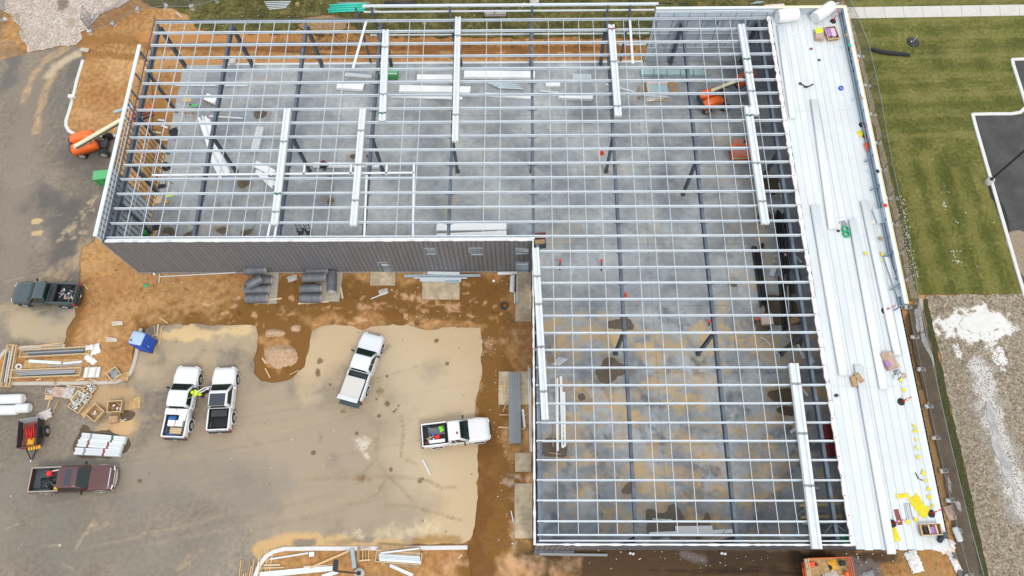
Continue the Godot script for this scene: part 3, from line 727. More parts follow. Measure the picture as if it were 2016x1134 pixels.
func east_side() -> void:
	# lawn with mowing stripes
	var area := Rect2(24, -16, 34, 42)
	var marks := []
	for i in 16:   # stripes running across, then stripes running down, one mowing pass each
		var z := -10.0 + i * 1.15
		marks.append([[W(27, z + 0.3), W(56, z - 0.5)], 0.42, [C(0.075, 0.081, 0.019), C(0.185, 0.169, 0.058)][i % 2], 0.9, 0.6, 0.3, 0.6, 0.6])
	for i in 14:
		var x := 31.4 + i * 1.15
		marks.append([[W(x, 9.5 + rng.randf_range(-1.0, 1.5)), W(x + 0.9, 25)], 0.46, [C(0.059, 0.068, 0.013), C(0.170, 0.158, 0.044)][i % 2], 0.95, 0.6, 0.25, 0.6, 0.5])
	for i in 60:
		var at := W(rng.randf_range(27, 56), rng.randf_range(-12, 9))
		marks.append([[at, at + W(rng.randf_range(1, 5), rng.randf_range(-0.3, 0.1))], rng.randf_range(0.1, 0.35), [C(0.251, 0.218, 0.093), C(0.067, 0.076, 0.020)][i % 2], 0.4, 0.9, 0.6, 1.0, 1.0])
	var m := ground_mat("lawn", paint(area, 12.0, C(0.118, 0.120, 0.030), C(0.177, 0.162, 0.054), C(0.075, 0.080, 0.020), 0.25, 2.4, 0.6, marks, 31), 0.95)
	var st := S()
	sheet(st, rough_line([W(32.07,-13.42),W(32.87,-7.96),W(33.15,-4.06),W(33.25,0.92),W(33.38,6.81),W(33.46,11.82),W(33.45,16.58),W(33.44,20.6),W(33.58,23.51),W(47.83,23.45),W(58.06,-13.14)], 0.35, 0.08, 3), 0.02, area)
	struct_("lawn", st, m)
	for b in [[[W(29.93,-13.44),W(32.87,-7.96),W(33.25,-4.06),W(33.35,0.92),W(33.47,6.81),W(33.55,11.82),W(33.54,16.58),W(33.53,20.6),W(33.57,23.98),W(32.25,24.45),W(28.75,24.44),W(28.53,9.04),W(29.33,-9.33)], 0.014, C(0.20, 0.145, 0.062), "east_dirt"], [[W(32.25,-7.97),W(32.84,-4.06),W(32.8,0.92),W(32.85,6.81),W(32.94,11.82),W(32.94,16.57),W(32.91,20.6),W(32.87,23.98),W(33.49,23.98),W(33.44,20.6),W(33.49,16.58),W(33.55,11.82),W(33.47,6.81),W(33.35,0.92),W(33.25,-4.06),W(32.87,-7.96)], 0.017, C(0.40, 0.325, 0.215), "worn_path"]]:
		st = S()
		sheet(st, rough_line(b[0], 0.3, 0.12, 7), b[1])
		struct_(b[3], st, mat(b[3], b[2], 0.95, 0.0, "fine", 0.3))
	# sidewalk of separate slabs
	var a0 := V(32.41,0,-8.3); var a1 := V(56.26,0,-8.54); var b0 := V(32.48,0,-6.85); var b1 := V(55.87,0,-7.15)
	var walk := thing("sidewalk", "", "", Vector3.ZERO)
	tag(walk, "", "", "", "structure")
	for i in 12:
		var t0 := i / 12.0 + 0.0006; var t1 := (i + 1) / 12.0 - 0.0006
		var sl := S()
		var q := [a0.lerp(a1, t0), a0.lerp(a1, t1), b0.lerp(b1, t1), b0.lerp(b1, t0)]
		var w := []
		for v in q: w.append(W(v.x, v.z))
		prism(sl, w, -0.1, 0.05)
		put("paving_slab", sl, M.sidewalk, walk)
	# parking lots with kerbs
	var asp := mat("dark_asphalt", C(0.080, 0.078, 0.078), 0.9, 0.0, "cloud", 0.12)
	for pk in [[W(42.56,5.03),W(42.57,10.78),W(42.76,18.15),W(42.96,24.48),W(50.58,24.5),W(56.37,5.01),W(47.19,4.94)], [W(47.93,-1.42),W(47.89,1.34),W(47.98,3.72),W(56.83,3.49),W(58.29,-1.46)]]:
		st = S()
		sheet(st, pk, 0.032)
		struct_("parking_lot", st, asp)
	for du in [[[W(42.31,18.14),W(42.62,19.65),W(43.22,22.58),W(44.99,22.59),W(45.25,18.16),W(43.69,17.13)], "dust"], [[W(42.41,11.87),W(42.97,13.48),W(43.23,17.13),W(42.76,18.15),W(42.47,15.58),W(42.16,12.94)], "wet"]]:
		st = S()
		sheet(st, rough_line(round_line(du[0]), 0.2, 0.12, 5), 0.037)
		struct_("surface_" + ("dust" if du[1] == "dust" else "damp"), st, mat("lot_" + du[1], C(0.36, 0.29, 0.20) if du[1] == "dust" else C(0.03, 0.03, 0.032), 0.9, 0.0, "fine", 0.4))
	kerb([V(49.12,0,-1.59),V(47.91,0,-1.54),V(47.85,0,-0.92),V(47.89,0,1.76),V(47.91,0,4.01)], "kerb")
	kerb([V(47.65,0,4.25),V(47.15,0,4.71),V(46.23,0,4.88),V(44.29,0,4.87),V(42.53,0,4.91),V(42.51,0,6.3),V(42.57,0,10.78),V(42.65,0,15.79),V(42.73,0,20.64),V(42.84,0,24.95)], "kerb")
	# gravel
	var ga := Rect2(24, 18, 34, 32)
	var gm := []
	for i in 10:
		var at := W(rng.randf_range(31, 46), rng.randf_range(26, 46))
		gm.append([[at, at + W(rng.randf_range(-1, 1), rng.randf_range(1, 4))], rng.randf_range(0.6, 1.5), [C(0.221, 0.178, 0.128), C(0.340, 0.297, 0.230)][i % 2], 0.5, 0.9, 0.5, 0.8, 0.6])
	gm.append([[W(37.36,30.82),W(37.59,33.4),W(37.64,37.53),W(38.21,41.84)], 1.7, C(0.357, 0.340, 0.323), 0.7, 0.8, 0.5, 0.6])
	gm.append([[W(35.58,26.32),W(37.17,25.96),W(39.25,25.41),W(40.39,26.11),W(39.68,27.25),W(36.94,27.02)], 1.1, C(0.68, 0.67, 0.65), 0.95, 0.45, 0.8, 1.5])
	gm.append([[W(35.83,28.15),W(36.01,29.27)], 0.25, C(0.7, 0.69, 0.68), 0.9, 0.5, 0.9, 2.0])
	gm.append([[W(39.21,28.7),W(39.52,29.72)], 0.5, C(0.76, 0.75, 0.74), 0.95, 0.4, 0.9, 1.6])
	gm.append([[W(37.35,29.94),W(37.37,31.69),W(37.59,33.4),W(37.6,35.49),W(37.85,38.33),W(38.07,41.46)], 1.0, C(0.56, 0.545, 0.53), 0.9, 0.5, 0.6, 1.2])
	m = ground_mat("gravel", paint(ga, 14.0, C(0.27, 0.225, 0.165), C(0.34, 0.295, 0.225), C(0.185, 0.145, 0.10), 1.2, 3.4, 1.1, gm, 41), 0.95)
	st = S()
	sheet(st, rough_line([W(34.26,23.65),W(37.72,23.52),W(47.82,23.5),W(47.13,48.74),W(34.55,48.77),W(34.34,46.44),W(34.37,42.98),W(34.36,39.52),W(34.35,35.9),W(34.3,32.11),W(34.37,28.6),W(34.37,25.86)], 0.3, 0.1, 6), 0.026, ga)
	struct_("gravel_bed", st, m)
	# loose stones lying on it
	var stone := S()
	lump(stone, Vector3.ZERO, V(1, 0.55, 0.8), 0.5, 3, 6)
	stone.generate_normals()
	var mm := MultiMesh.new()
	mm.transform_format = MultiMesh.TRANSFORM_3D
	mm.use_colors = true
	mm.mesh = stone.commit()
	var poly := PackedVector2Array([W(34.45,23.99),W(44.64,23.92),W(39.73,47),W(34.59,47.01),W(34.67,43.35),W(34.55,39.91),W(34.64,35.9),W(34.63,32.11),W(34.66,28.6),W(34.68,25.86)])
	var snow := PackedVector2Array([W(35.04,25.4),W(37.44,24.75),W(39.73,24.28),W(41.26,25.18),W(40.67,27.62),W(38.05,27.79),W(35.09,27.6)])
	var list := []
	while list.size() < 15000:
		var q := W(rng.randf_range(27, 45), rng.randf_range(21, 48))
		if Geometry2D.is_point_in_polygon(q, poly) and not (Geometry2D.is_point_in_polygon(q, snow) and rng.randf() < 0.93): list.append(q)
	mm.instance_count = list.size()
	for i in list.size():
		var s := rng.randf_range(0.022, 0.062)
		mm.set_instance_transform(i, Transform3D(Basis.from_euler(V(rng.randf(), rng.randf() * TAU, rng.randf())).scaled(Vector3.ONE * s), V(list[i].x, 0.035, list[i].y)))
		var c: Color = [C(0.34, 0.30, 0.23), C(0.52, 0.48, 0.41), C(0.19, 0.145, 0.095), C(0.27, 0.255, 0.24), C(0.40, 0.29, 0.18)][i % 5]
		mm.set_instance_color(i, c)
	var mi := MultiMeshInstance3D.new()
	mi.multimesh = mm
	var sm := mat("stones", Color.WHITE, 0.9)
	sm.vertex_color_use_as_albedo = true
	mi.material_override = sm
	mi.name = "loose_gravel"
	add_child(mi)
	tag(mi, "loose tan and grey stones covering the gravel bed", "gravel", "", "stuff")
	# patches of white powder / snow on the gravel
	var white := mat("white_crust", C(0.69, 0.68, 0.665), 0.9, 0.0, "faint", 0.3)
	for sp in [[W(36.5,26.05),W(37.47,25.59),W(39.1,25.13),W(39.97,25.5),W(39.99,26.52),W(39,27.07),W(37.18,26.88),W(36.49,26.69)], [W(39.17,28.87),W(39.72,29.05),W(39.72,29.76),W(39.23,29.68)]]:
		st = S()
		prism(st, rough_line(round_line(sp, 1), 0.14, 0.2, 12), 0.02, 0.085)
		struct_("snow_patch", st, white)
	var slush := mat("slush", C(0.50, 0.485, 0.475), 0.7, 0.0, "cloud", 0.35)
	for sp in [[W(37.28,32.97),W(37.8,33.4),W(37.69,35.08),W(37.85,37.12),W(37.95,38.73),W(38.01,41.07),W(37.64,40.3),W(37.23,38.73),W(36.96,37.12),W(37.04,35.07)]]:
		st = S()
		prism(st, rough_line(round_line(sp, 1), 0.14, 0.22, 13), 0.02, 0.075)
		struct_("snow_patch", st, slush)
	# strip of dirty concrete and grass by the fence
	st = S()
	sheet(st, rough_line([W(32.52,24.45),W(33.79,24.46),W(33.85,28.6),W(33.78,33.39),W(33.78,38.33),W(33.86,42.98),W(33.88,48.42),W(32.37,48.43),W(32.44,43.73),W(32.49,38.33),W(32.45,33.39),W(32.31,28.59)], 0.3, 0.1, 15), 0.028)
	struct_("walkway", st, mat("dirty_walk", C(0.155, 0.115, 0.075), 0.85, 0.0, "cloud", 0.22))
	st = S()
	sheet(st, rough_line([W(34.01,23.98),W(34.36,23.99),W(34.28,28.6),W(34.28,32.97),W(34.36,37.53),W(34.35,41.84),W(34.37,48.42),W(33.76,48.42),W(33.79,42.22),W(33.75,37.73),W(33.69,33.39),W(33.77,28.6)], 0.25, 0.09, 16), 0.033)
	struct_("grass_strip", st, mat("strip_grass", C(0.075, 0.080, 0.02), 0.95, 0.0, "speck", 0.5))
	for sp in [[W(33.53,23.75),W(34.01,23.98),W(33.37,26.32),W(33.68,28.6),W(33.66,30.37),W(33.42,29.04),W(33.02,26.78)], [W(32.45,32.97),W(32.68,33.05),W(32.64,33.65)], [W(32.81,38.73),W(33.04,39.52),W(32.99,40.5),W(32.8,39.91)], [W(33.31,24.46),W(33.28,26.32),W(32.84,27.24),W(32.85,25.86)], [W(32.98,40.88),W(33.46,40.88),W(33.41,41.84),W(33.1,41.46)]]:
		st = S()
		prism(st, rough_line(round_line(sp, 1), 0.12, 0.10, 17), 0.0, 0.06)
		struct_("snow_patch", st, slush)
	# white bits blown over the lawn
	var bits := S()
	for sc in [[[W(33.9,13.97),W(33.67,17.09),W(33.63,19.61),W(33.51,22.55)], 0.6, 130], [[W(37.65,19.13),W(37.66,20.12),W(38,20.62)], 0.4, 20], [[W(37.78,14.51),W(37.85,15.04)], 0.3, 14], [[W(37.97,11.85),W(40.14,22.57)], 4.0, 12]]:
		for i in sc[2]:
			var k := rng.randi_range(0, sc[0].size() - 2)
			var q: Vector2 = sc[0][k].lerp(sc[0][k + 1], rng.randf()) + Vector2(rng.randfn(0, 0.4), rng.randfn(0, 0.4)) * sc[1]
			box(bits, V(q.x, 0.04, q.y), V(rng.randf_range(0.03, 0.10), 0.02, rng.randf_range(0.03, 0.12)), Basis(Vector3.UP, rng.randf() * TAU))
	tag(put("snow_crumbs", bits, white), "white crumbs of snow scattered over the lawn by the fence", "snow", "", "stuff")
	# temporary fence, panel after panel
	var base := [V(31.69,0,-11),V(31.96,0,-8.77),V(32.58,0,-4.96),V(33.01,0,-2.04),V(33.05,0,1.47),V(33,0,4.85),V(32.87,0,8.06),V(32.81,0,11),V(32.78,0,13.96),V(32.79,0,16.68),V(32.75,0,19.51),V(32.67,0,22.07),V(32.51,0,24.69),V(32.55,0,27.42),V(32.54,0,30.24),V(32.53,0,33.39),V(32.57,0,35.98),V(32.63,0,38.61),V(32.67,0,40.88),V(32.72,0,43.17),V(32.93,0,46.44),V(33.04,0,48.77)]
	fence_run(base, "# chain link fence panel from the north, along the east side", "fence panels along the east side", 0)
	# hose, light pole, tree ring
	st = S()
	var hose := []
	var h0 := V(34.02,0,-2.91); var h1 := V(37.88,0,-1.94)
	for i in 13:
		var t := i / 12.0
		hose.append(ring(h0.lerp(h1, t) + V(0, 0.16, 0.12 * sin(t * 5.0)), h1 - h0, 0.17 + 0.06 * sin(t * 3.0) - (0.08 if i in [0, 12] else 0.0), 10))
	loft(st, hose)
	tag(put("silt_sock", st, mat("sock", C(0.022, 0.023, 0.03), 0.75, 0.0, "fine", 1.2)), "long black silt sock lying across the lawn by the fence", "silt sock")
	var ringo := thing("tree_ring", "round black tree mat around a thin stake on the lawn", "tree mat", V(38.56,0,-3.82))
	st = S(true)
	tube(st, V(0, 0.03, 0), V(0, 0.12, 0), 0.62, 0.5, 22)
	put("mat", st, M.black_plastic, ringo)
	st = S()
	tube(st, V(0, 0.1, 0), V(0.05, 0.9, -0.03), 0.03)
	put("stake", st, M.bright_galvanised, ringo)
	st = S()
	lump(st, V(-0.2, 0.13, 0.02), V(0.07, 0.05, 0.07), 0.3, 2, 8)
	put("tag", st, M.scrap_white, ringo)
	var lp := thing("light_pole", "dark parking light pole on a round white base by the kerb", "light pole", V(42.18,0,12.46))
	st = S(true)
	tube(st, V(0, -0.1, 0), V(0, 0.75, 0), 0.33, 0.31, 20)
	put("base", st, M.sidewalk, lp)
	st = S()
	bar(st, V(0, 0.75, 0), V(0, 8.4, 0), 0.13, 0.13)
	put("pole", st, M.black_steel, lp)
	st = S()
	box(st, V(0, 0.78, 0), V(0.3, 0.06, 0.3))
	put("base_plate", st, M.black_steel, lp)
	st = S()
	box(st, V(0.35, 8.4, 0), V(0.7, 0.12, 0.4), Basis(), 0.03)
	put("lamp_head", st, M.black_steel, lp)

func fence_run(base: Array, label: String, group: String, style: int, tilt := 0.0) -> void:
	for i in base.size() - 1:
		var a: Vector3 = base[i]; var b: Vector3 = base[i + 1]
		var l := a.distance_to(b)
		var o := thing("fence_panel", label.replace("#", ORD[i]), "fence panel", a, atan2(-(b - a).z, (b - a).x), group)
		var h := 1.95
		var st := S()
		for x in [0.04, l - 0.04]: tube(st, V(x, 0.05, 0), V(x, h, 0), 0.026, 0.026, 6)
		for y in [0.15, h]: tube(st, V(0.04, y, 0), V(l - 0.04, y, 0), 0.026, 0.026, 6)
		tube(st, V(l * 0.5, 0.15, 0), V(l * 0.5, h, 0), 0.018, 0.018, 6)
		put("frame", st, M.strap_grey, o)
		st = S()
		var n := l / 0.5
		for v in [[0.0, 0.0], [1.0, 0.0], [1.0, 1.0], [0.0, 0.0], [1.0, 1.0], [0.0, 1.0]]:
			st.set_uv(W(v[0] * n, v[1] * 4.0))
			st.add_vertex(V(0.05 + v[0] * (l - 0.1), 0.16 + v[1] * (h - 0.18), 0.0))
		put("mesh", st, M.chain_link, o)
		st = S()
		for z in [-0.34, 0.34]: bar(st, V(-0.14, 0.03, z), V(0.14, 0.03, z), 0.035, 0.04)
		for x in [-0.14, 0.0, 0.14]: bar(st, V(x, 0.032, -0.34), V(x, 0.032, 0.34), 0.035, 0.04)
		put("foot", st, M.galvanised, o)
		st = S()
		if style == 0: box(st, V(0.05, 0.16, 0.26), V(0.36, 0.2, 0.26), Basis(Vector3.UP, i * 1.3), 0.04)
		else: box(st, V(0.0, 0.16, -0.12), V(0.44, 0.2, 0.3), Basis(Vector3.UP, i * 0.8), 0.04)
		put("weight_block", st, M.sidewalk if i % 3 else M.panel_pale, o)

func north_side() -> void:
	# rough grass behind the building
	var area := Rect2(-38, -16, 66, 16)
	var marks := []
	for i in 150:
		var at := W(rng.randf_range(-34, 22), rng.randf_range(-13, -3.2))
		marks.append([[at, at + W(rng.randf_range(-1.6, 1.6), rng.randf_range(-0.2, 0.2))], rng.randf_range(0.12, 0.5), [C(0.05, 0.055, 0.015), C(0.22, 0.18, 0.07), C(0.04, 0.035, 0.018), C(0.16, 0.14, 0.045)][i % 4], 0.6, 0.9, 0.8, 1.2, 1.2])
	for d in [[W(20.25,-7.95),W(23.92,-8.05)], [W(11.38,-8.3),W(15.55,-7.99)]]:
		marks.append([d, 0.5, C(0.36, 0.17, 0.07), 0.6, 0.9, 0.8, 1.0, 1.0])
	var m := ground_mat("rough_grass", paint(area, 11.0, C(0.095, 0.09, 0.028), C(0.17, 0.145, 0.055), C(0.05, 0.05, 0.018), 0.5, 2.4, 0.8, marks, 51), 0.95)
	var st := S()
	sheet(st, rough_line([W(-43.52,-15.64),W(-41.37,-10.7),W(-40.12,-9.19),W(-37.1,-8.76),W(-35.52,-7.94),W(-34.96,-6.47),W(-32.6,-5.53),W(-25.25,-5.47),W(-23.78,-6.37),W(-23.38,-7.56),W(-20.24,-7.93),W(-18.54,-6.59),W(-17.39,-5.27),W(-12.67,-4.97),W(-2.28,-4.75),W(10.64,-4.64),W(26.05,-4.5),W(26.44,-7.36),W(32.4,-8.23),W(32.29,-14.82)], 0.3, 0.22, 19), 0.02, area)
	struct_("rough_grass", st, m)
	# tufts standing up from it
	var tuft := S()
	for i in 5:
		var a := TAU * i / 5.0
		tri(tuft, V(cos(a) * 0.3 - sin(a) * 0.12, 0, sin(a) * 0.3 + cos(a) * 0.12), V(cos(a) * 0.3 + sin(a) * 0.12, 0, sin(a) * 0.3 - cos(a) * 0.12), V(cos(a) * 0.75, 1.0, sin(a) * 0.75), Vector3.UP)
	tuft.generate_normals()
	var mm := MultiMesh.new()
	mm.transform_format = MultiMesh.TRANSFORM_3D
	mm.use_colors = true
	mm.mesh = tuft.commit()
	mm.instance_count = 9000
	for i in 9000:
		var q := W(rng.randf_range(-31, 26), rng.randf_range(-14, -3.4))
		if q.x < -26.0 and q.y > -7.0: q.x += 9.0
		mm.set_instance_transform(i, Transform3D(Basis(Vector3.UP, rng.randf() * TAU).scaled(V(0.16, rng.randf_range(0.06, 0.16), 0.16)), V(q.x, 0.015, q.y)))
		mm.set_instance_color(i, [C(0.10, 0.10, 0.03), C(0.19, 0.16, 0.06), C(0.06, 0.065, 0.02)][i % 3])
	var mi := MultiMeshInstance3D.new()
	mi.multimesh = mm
	var gm := mat("grass_blades", Color.WHITE, 0.95)
	gm.vertex_color_use_as_albedo = true
	gm.cull_mode = BaseMaterial3D.CULL_DISABLED
	mi.material_override = gm
	mi.name = "grass_tufts"
	add_child(mi)
	tag(mi, "coarse olive and straw grass tufts behind the building", "grass", "", "stuff")
	# gravel drive at the north west
	var ga := Rect2(-62, -18, 34, 18)
	var gmk := [[[W(-49.48,-9.76),W(-48.94,-9.07)], 0.8, C(0.14, 0.10, 0.07), 0.8, 0.9, 0.7, 0.9], [[W(-47.68,-7.05),W(-47.73,-6.06)], 0.7, C(0.33, 0.24, 0.15), 0.5, 0.9, 0.8, 0.9], [[W(-49.2,-4.44),W(-52.24,-6.1)], 0.7, C(0.30, 0.22, 0.15), 0.5, 0.9, 0.8, 0.9, 1.0], [[W(-53.54,-8.11),W(-52.34,-5.45)], 0.6, C(0.25, 0.2, 0.15), 0.5, 0.9, 0.8, 0.9]]
	m = ground_mat("gravel_drive", paint(ga, 14.0, C(0.43, 0.365, 0.32), C(0.50, 0.43, 0.38), C(0.35, 0.29, 0.25), 0.8, 3.6, 0.8, gmk, 61), 0.95)
	st = S()
	sheet(st, rough_line([W(-62.07,-16.57),W(-40.88,-16.34),W(-41.83,-10.3),W(-43.07,-9.22),W(-44.97,-8.03),W(-45.34,-7.03),W(-45.82,-6.31),W(-46.37,-5.92),W(-45.93,-4.87),W(-46.53,-4.23),W(-48.05,-3.98),W(-49.04,-3.73),W(-51.25,-3.37),W(-52.27,-4.92),W(-53.12,-6.64),W(-54.34,-8.11),W(-55.93,-9.07),W(-60.06,-9.38)], 0.3, 0.16, 23), 0.024, ga)
	struct_("gravel_drive", st, m)
	fence_run([V(-45.39,0,-5.78),V(-43.17,0,-6.81),V(-41.03,0,-8.66),V(-38.11,0,-9.04),V(-35.36,0,-8.94),V(-32.88,0,-9.87),V(-30.7,0,-10.74)], "# temporary fence panel from the west on the bank behind the building", "fence panels at the back", 1)
	fence_run([V(-45.58,0,-7.63),V(-45.42,0,-5.91)], "short fence panel at the gravel drive gate", "gate panels", 1)
	fence_run([V(-55,0,-2.51),V(-51.61,0,-3.11)], "fence panel leaning at the corner of the gravel drive", "gate panels", 1)
	fence_run([V(-55.6,0,-10.71),V(-54.76,0,-7.45),V(-54.41,0,-5.07)], "# fence panel from the top on the sandy bank at the left edge", "fence panels at the left edge", 1)
	# sand heap
	st = S(true)
	lump(st, V(-21.16,0,-6.48), V(2.3, 0.35, 1.3), 0.5, 4, 18)
	struct_("soil_mound", st, M.dirt_plain if M.has("dirt_plain") else mat("dirt_plain", C(0.42, 0.27, 0.13), 0.95, 0.0, "speck", 0.4))
	# pipes on the grass
	var k := 0
	for y in [32.0, 37.0, 42.0, 47.0]:
		st = S(true)
		var p := V(-21.16,0,-9.82); var q := V(-17.42,0,-9.79)
		k += 1
		tube(st, V(V(-21.05,0,-8.67).x + 0.12 * (k % 3), 0.1 + 0.0 * k, V(-21.08,0,-9.01).z + 0.29 * k - 0.3), V(V(-17.22,0,-8.64).x + 0.1 * (k % 2), 0.1, V(-17.26,0,-9.18).z + 0.29 * k - 0.3), 0.105, -1, 12)
		tag(put("drain_pipe", st, M.teal_pipe), "teal plastic drain pipe, %s of four side by side on the grass" % ["farthest", "second", "third", "nearest"][k - 1], "pipe", "teal pipes on the grass")
	st = S(true)
	tube(st, V(-20.07,0.1,-9.31), V(-16.72,0.1,-9.28), 0.1, -1, 12)
	tag(put("drain_pipe", st, M.strap_grey), "single grey pipe lying behind the teal pipes", "pipe")
	st = S(true)
	tube(st, V(-15.16,0.17,-9.2), V(-11.87,0.17,-9.17), 0.2, -1, 14)
	tag(put("drain_pipe", st, M.black_plastic), "thick black plastic pipe on the grass behind the steel frame", "pipe")
	for i in 5:
		st = S()
		bar(st, V(-27.84,0.06,-9.56) + V(0.16 * i, 0.02 * i, 0.26 * i), V(-25.02,0.06,-9.6) + V(-0.1 * i, 0.02 * i, 0.22 * i), 0.08, 0.06)
		tag(put("steel_stud", st, M.galvanised), "grey steel stud, %s in the pile on the far grass" % ORD[i], "steel stud", "studs piled on the grass")
	st = S(true)
	tube(st, V(-24.3,0,-9.24), V(-24.24,0.16,-9.1), 0.26, -1, 14)
	tag(put("round_cover", st, M.lumber_dark), "round brown lid beside the pile of grey studs", "lid")
	# grey cone shaped cover
	st = S()
	tube(st, V(-16.13,0,-8.16), V(-15.88,1,-7.25), 0.45, 0.02, 4)
	tag(put("cone_cover", st, M.strap_grey), "small grey pyramid cover standing behind the parapet posts", "cover")
	# builder's sign
	var sg := thing("sign_board", "white builder's sign board with dark letters on posts", "sign", V(-3.55,0,-6.78), 0.0)
	st = S()
	box(st, V(0, 1.25, -0.05), V(2.3, 0.95, 0.05))
	put("board", st, M.sign_white, sg)
	st = S()
	for x in [-1.15, 1.15]: box(st, V(x, 0.9, -0.05), V(0.09, 1.8, 0.09))
	for y in [0.76, 1.74]: box(st, V(0, y, -0.05), V(2.2, 0.07, 0.07))
	put("frame", st, M.sign_black, sg)
	for tx in [["P", 0.5, 0.0, 1.42, "sign_maroon"], ["AL CONSTRUCTION", 0.17, 0.0, 1.0, "sign_black"]]:
		var t := TextMesh.new()
		var fo := SystemFont.new()
		fo.font_names = PackedStringArray(["Droid Sans"])
		fo.font_weight = 700
		t.font = fo
		t.text = tx[0]
		t.font_size = 64
		t.pixel_size = tx[1] / 46.0
		t.depth = 0.01
		var mi2 := MeshInstance3D.new()
		mi2.mesh = t
		mi2.material_override = M[tx[4]]
		mi2.name = "lettering"
		sg.add_child(mi2, true)
		mi2.position = V(tx[2], tx[3], -0.015)
	# white tank at the top edge
	var tk := thing("water_tank", "pale grey tank with a dark filler at the top edge", "tank", V(0.45,0,-9.07))
	st = S(true)
	tube(st, V(0, 0.0, 0), V(0, 0.7, 0), 0.5, 0.48, 18)
	put("body", st, M.sidewalk, tk)
	st = S()
	tube(st, V(0.05, 0.7, 0), V(0.05, 0.75, 0), 0.14)
	put("filler", st, M.black_plastic, tk)
	st = S()
	box(st, V(-0.71,0.12,-8.84), V(0.5, 0.24, 0.4), Basis(Vector3.UP, 0.4), 0.06)
	tag(put("plastic_bag", st, M.scrap_white), "crumpled white bag on the grass beside the pale tank", "bag")
	for d in [[1292, 6, 1325, 6], [1330, 7, 1350, 5]]:
		st = S()
		var a := d[0] as float
		bar(st, V(13.11,0.05,-9.11) if a < 1300 else V(15.51,0.06,-8.94), V(14.78,0.05,-9.02) if a < 1300 else V(16.36,0.06,-9), 0.12, 0.08)
		tag(put("black_offcut", st, M.black_steel), "dark %s strip lying on the far grass" % ["long" if a < 1300 else "short"], "offcut")
	for i in 4:
		st = S()
		bar(st, V(22.85,0.05,-8.81) + V(0.25 * i, 0.03 * i, 0), V(23.62,0.06,-9.2) + V(0.2 * i, 0.03 * i, 0.06 * i), 0.06, 0.06)
		tag(put("steel_rod", st, M.panel_blue_grey), "blue grey rod, %s of the tangle on the grass by the white roof" % ORD[i], "rod", "rods on the grass")

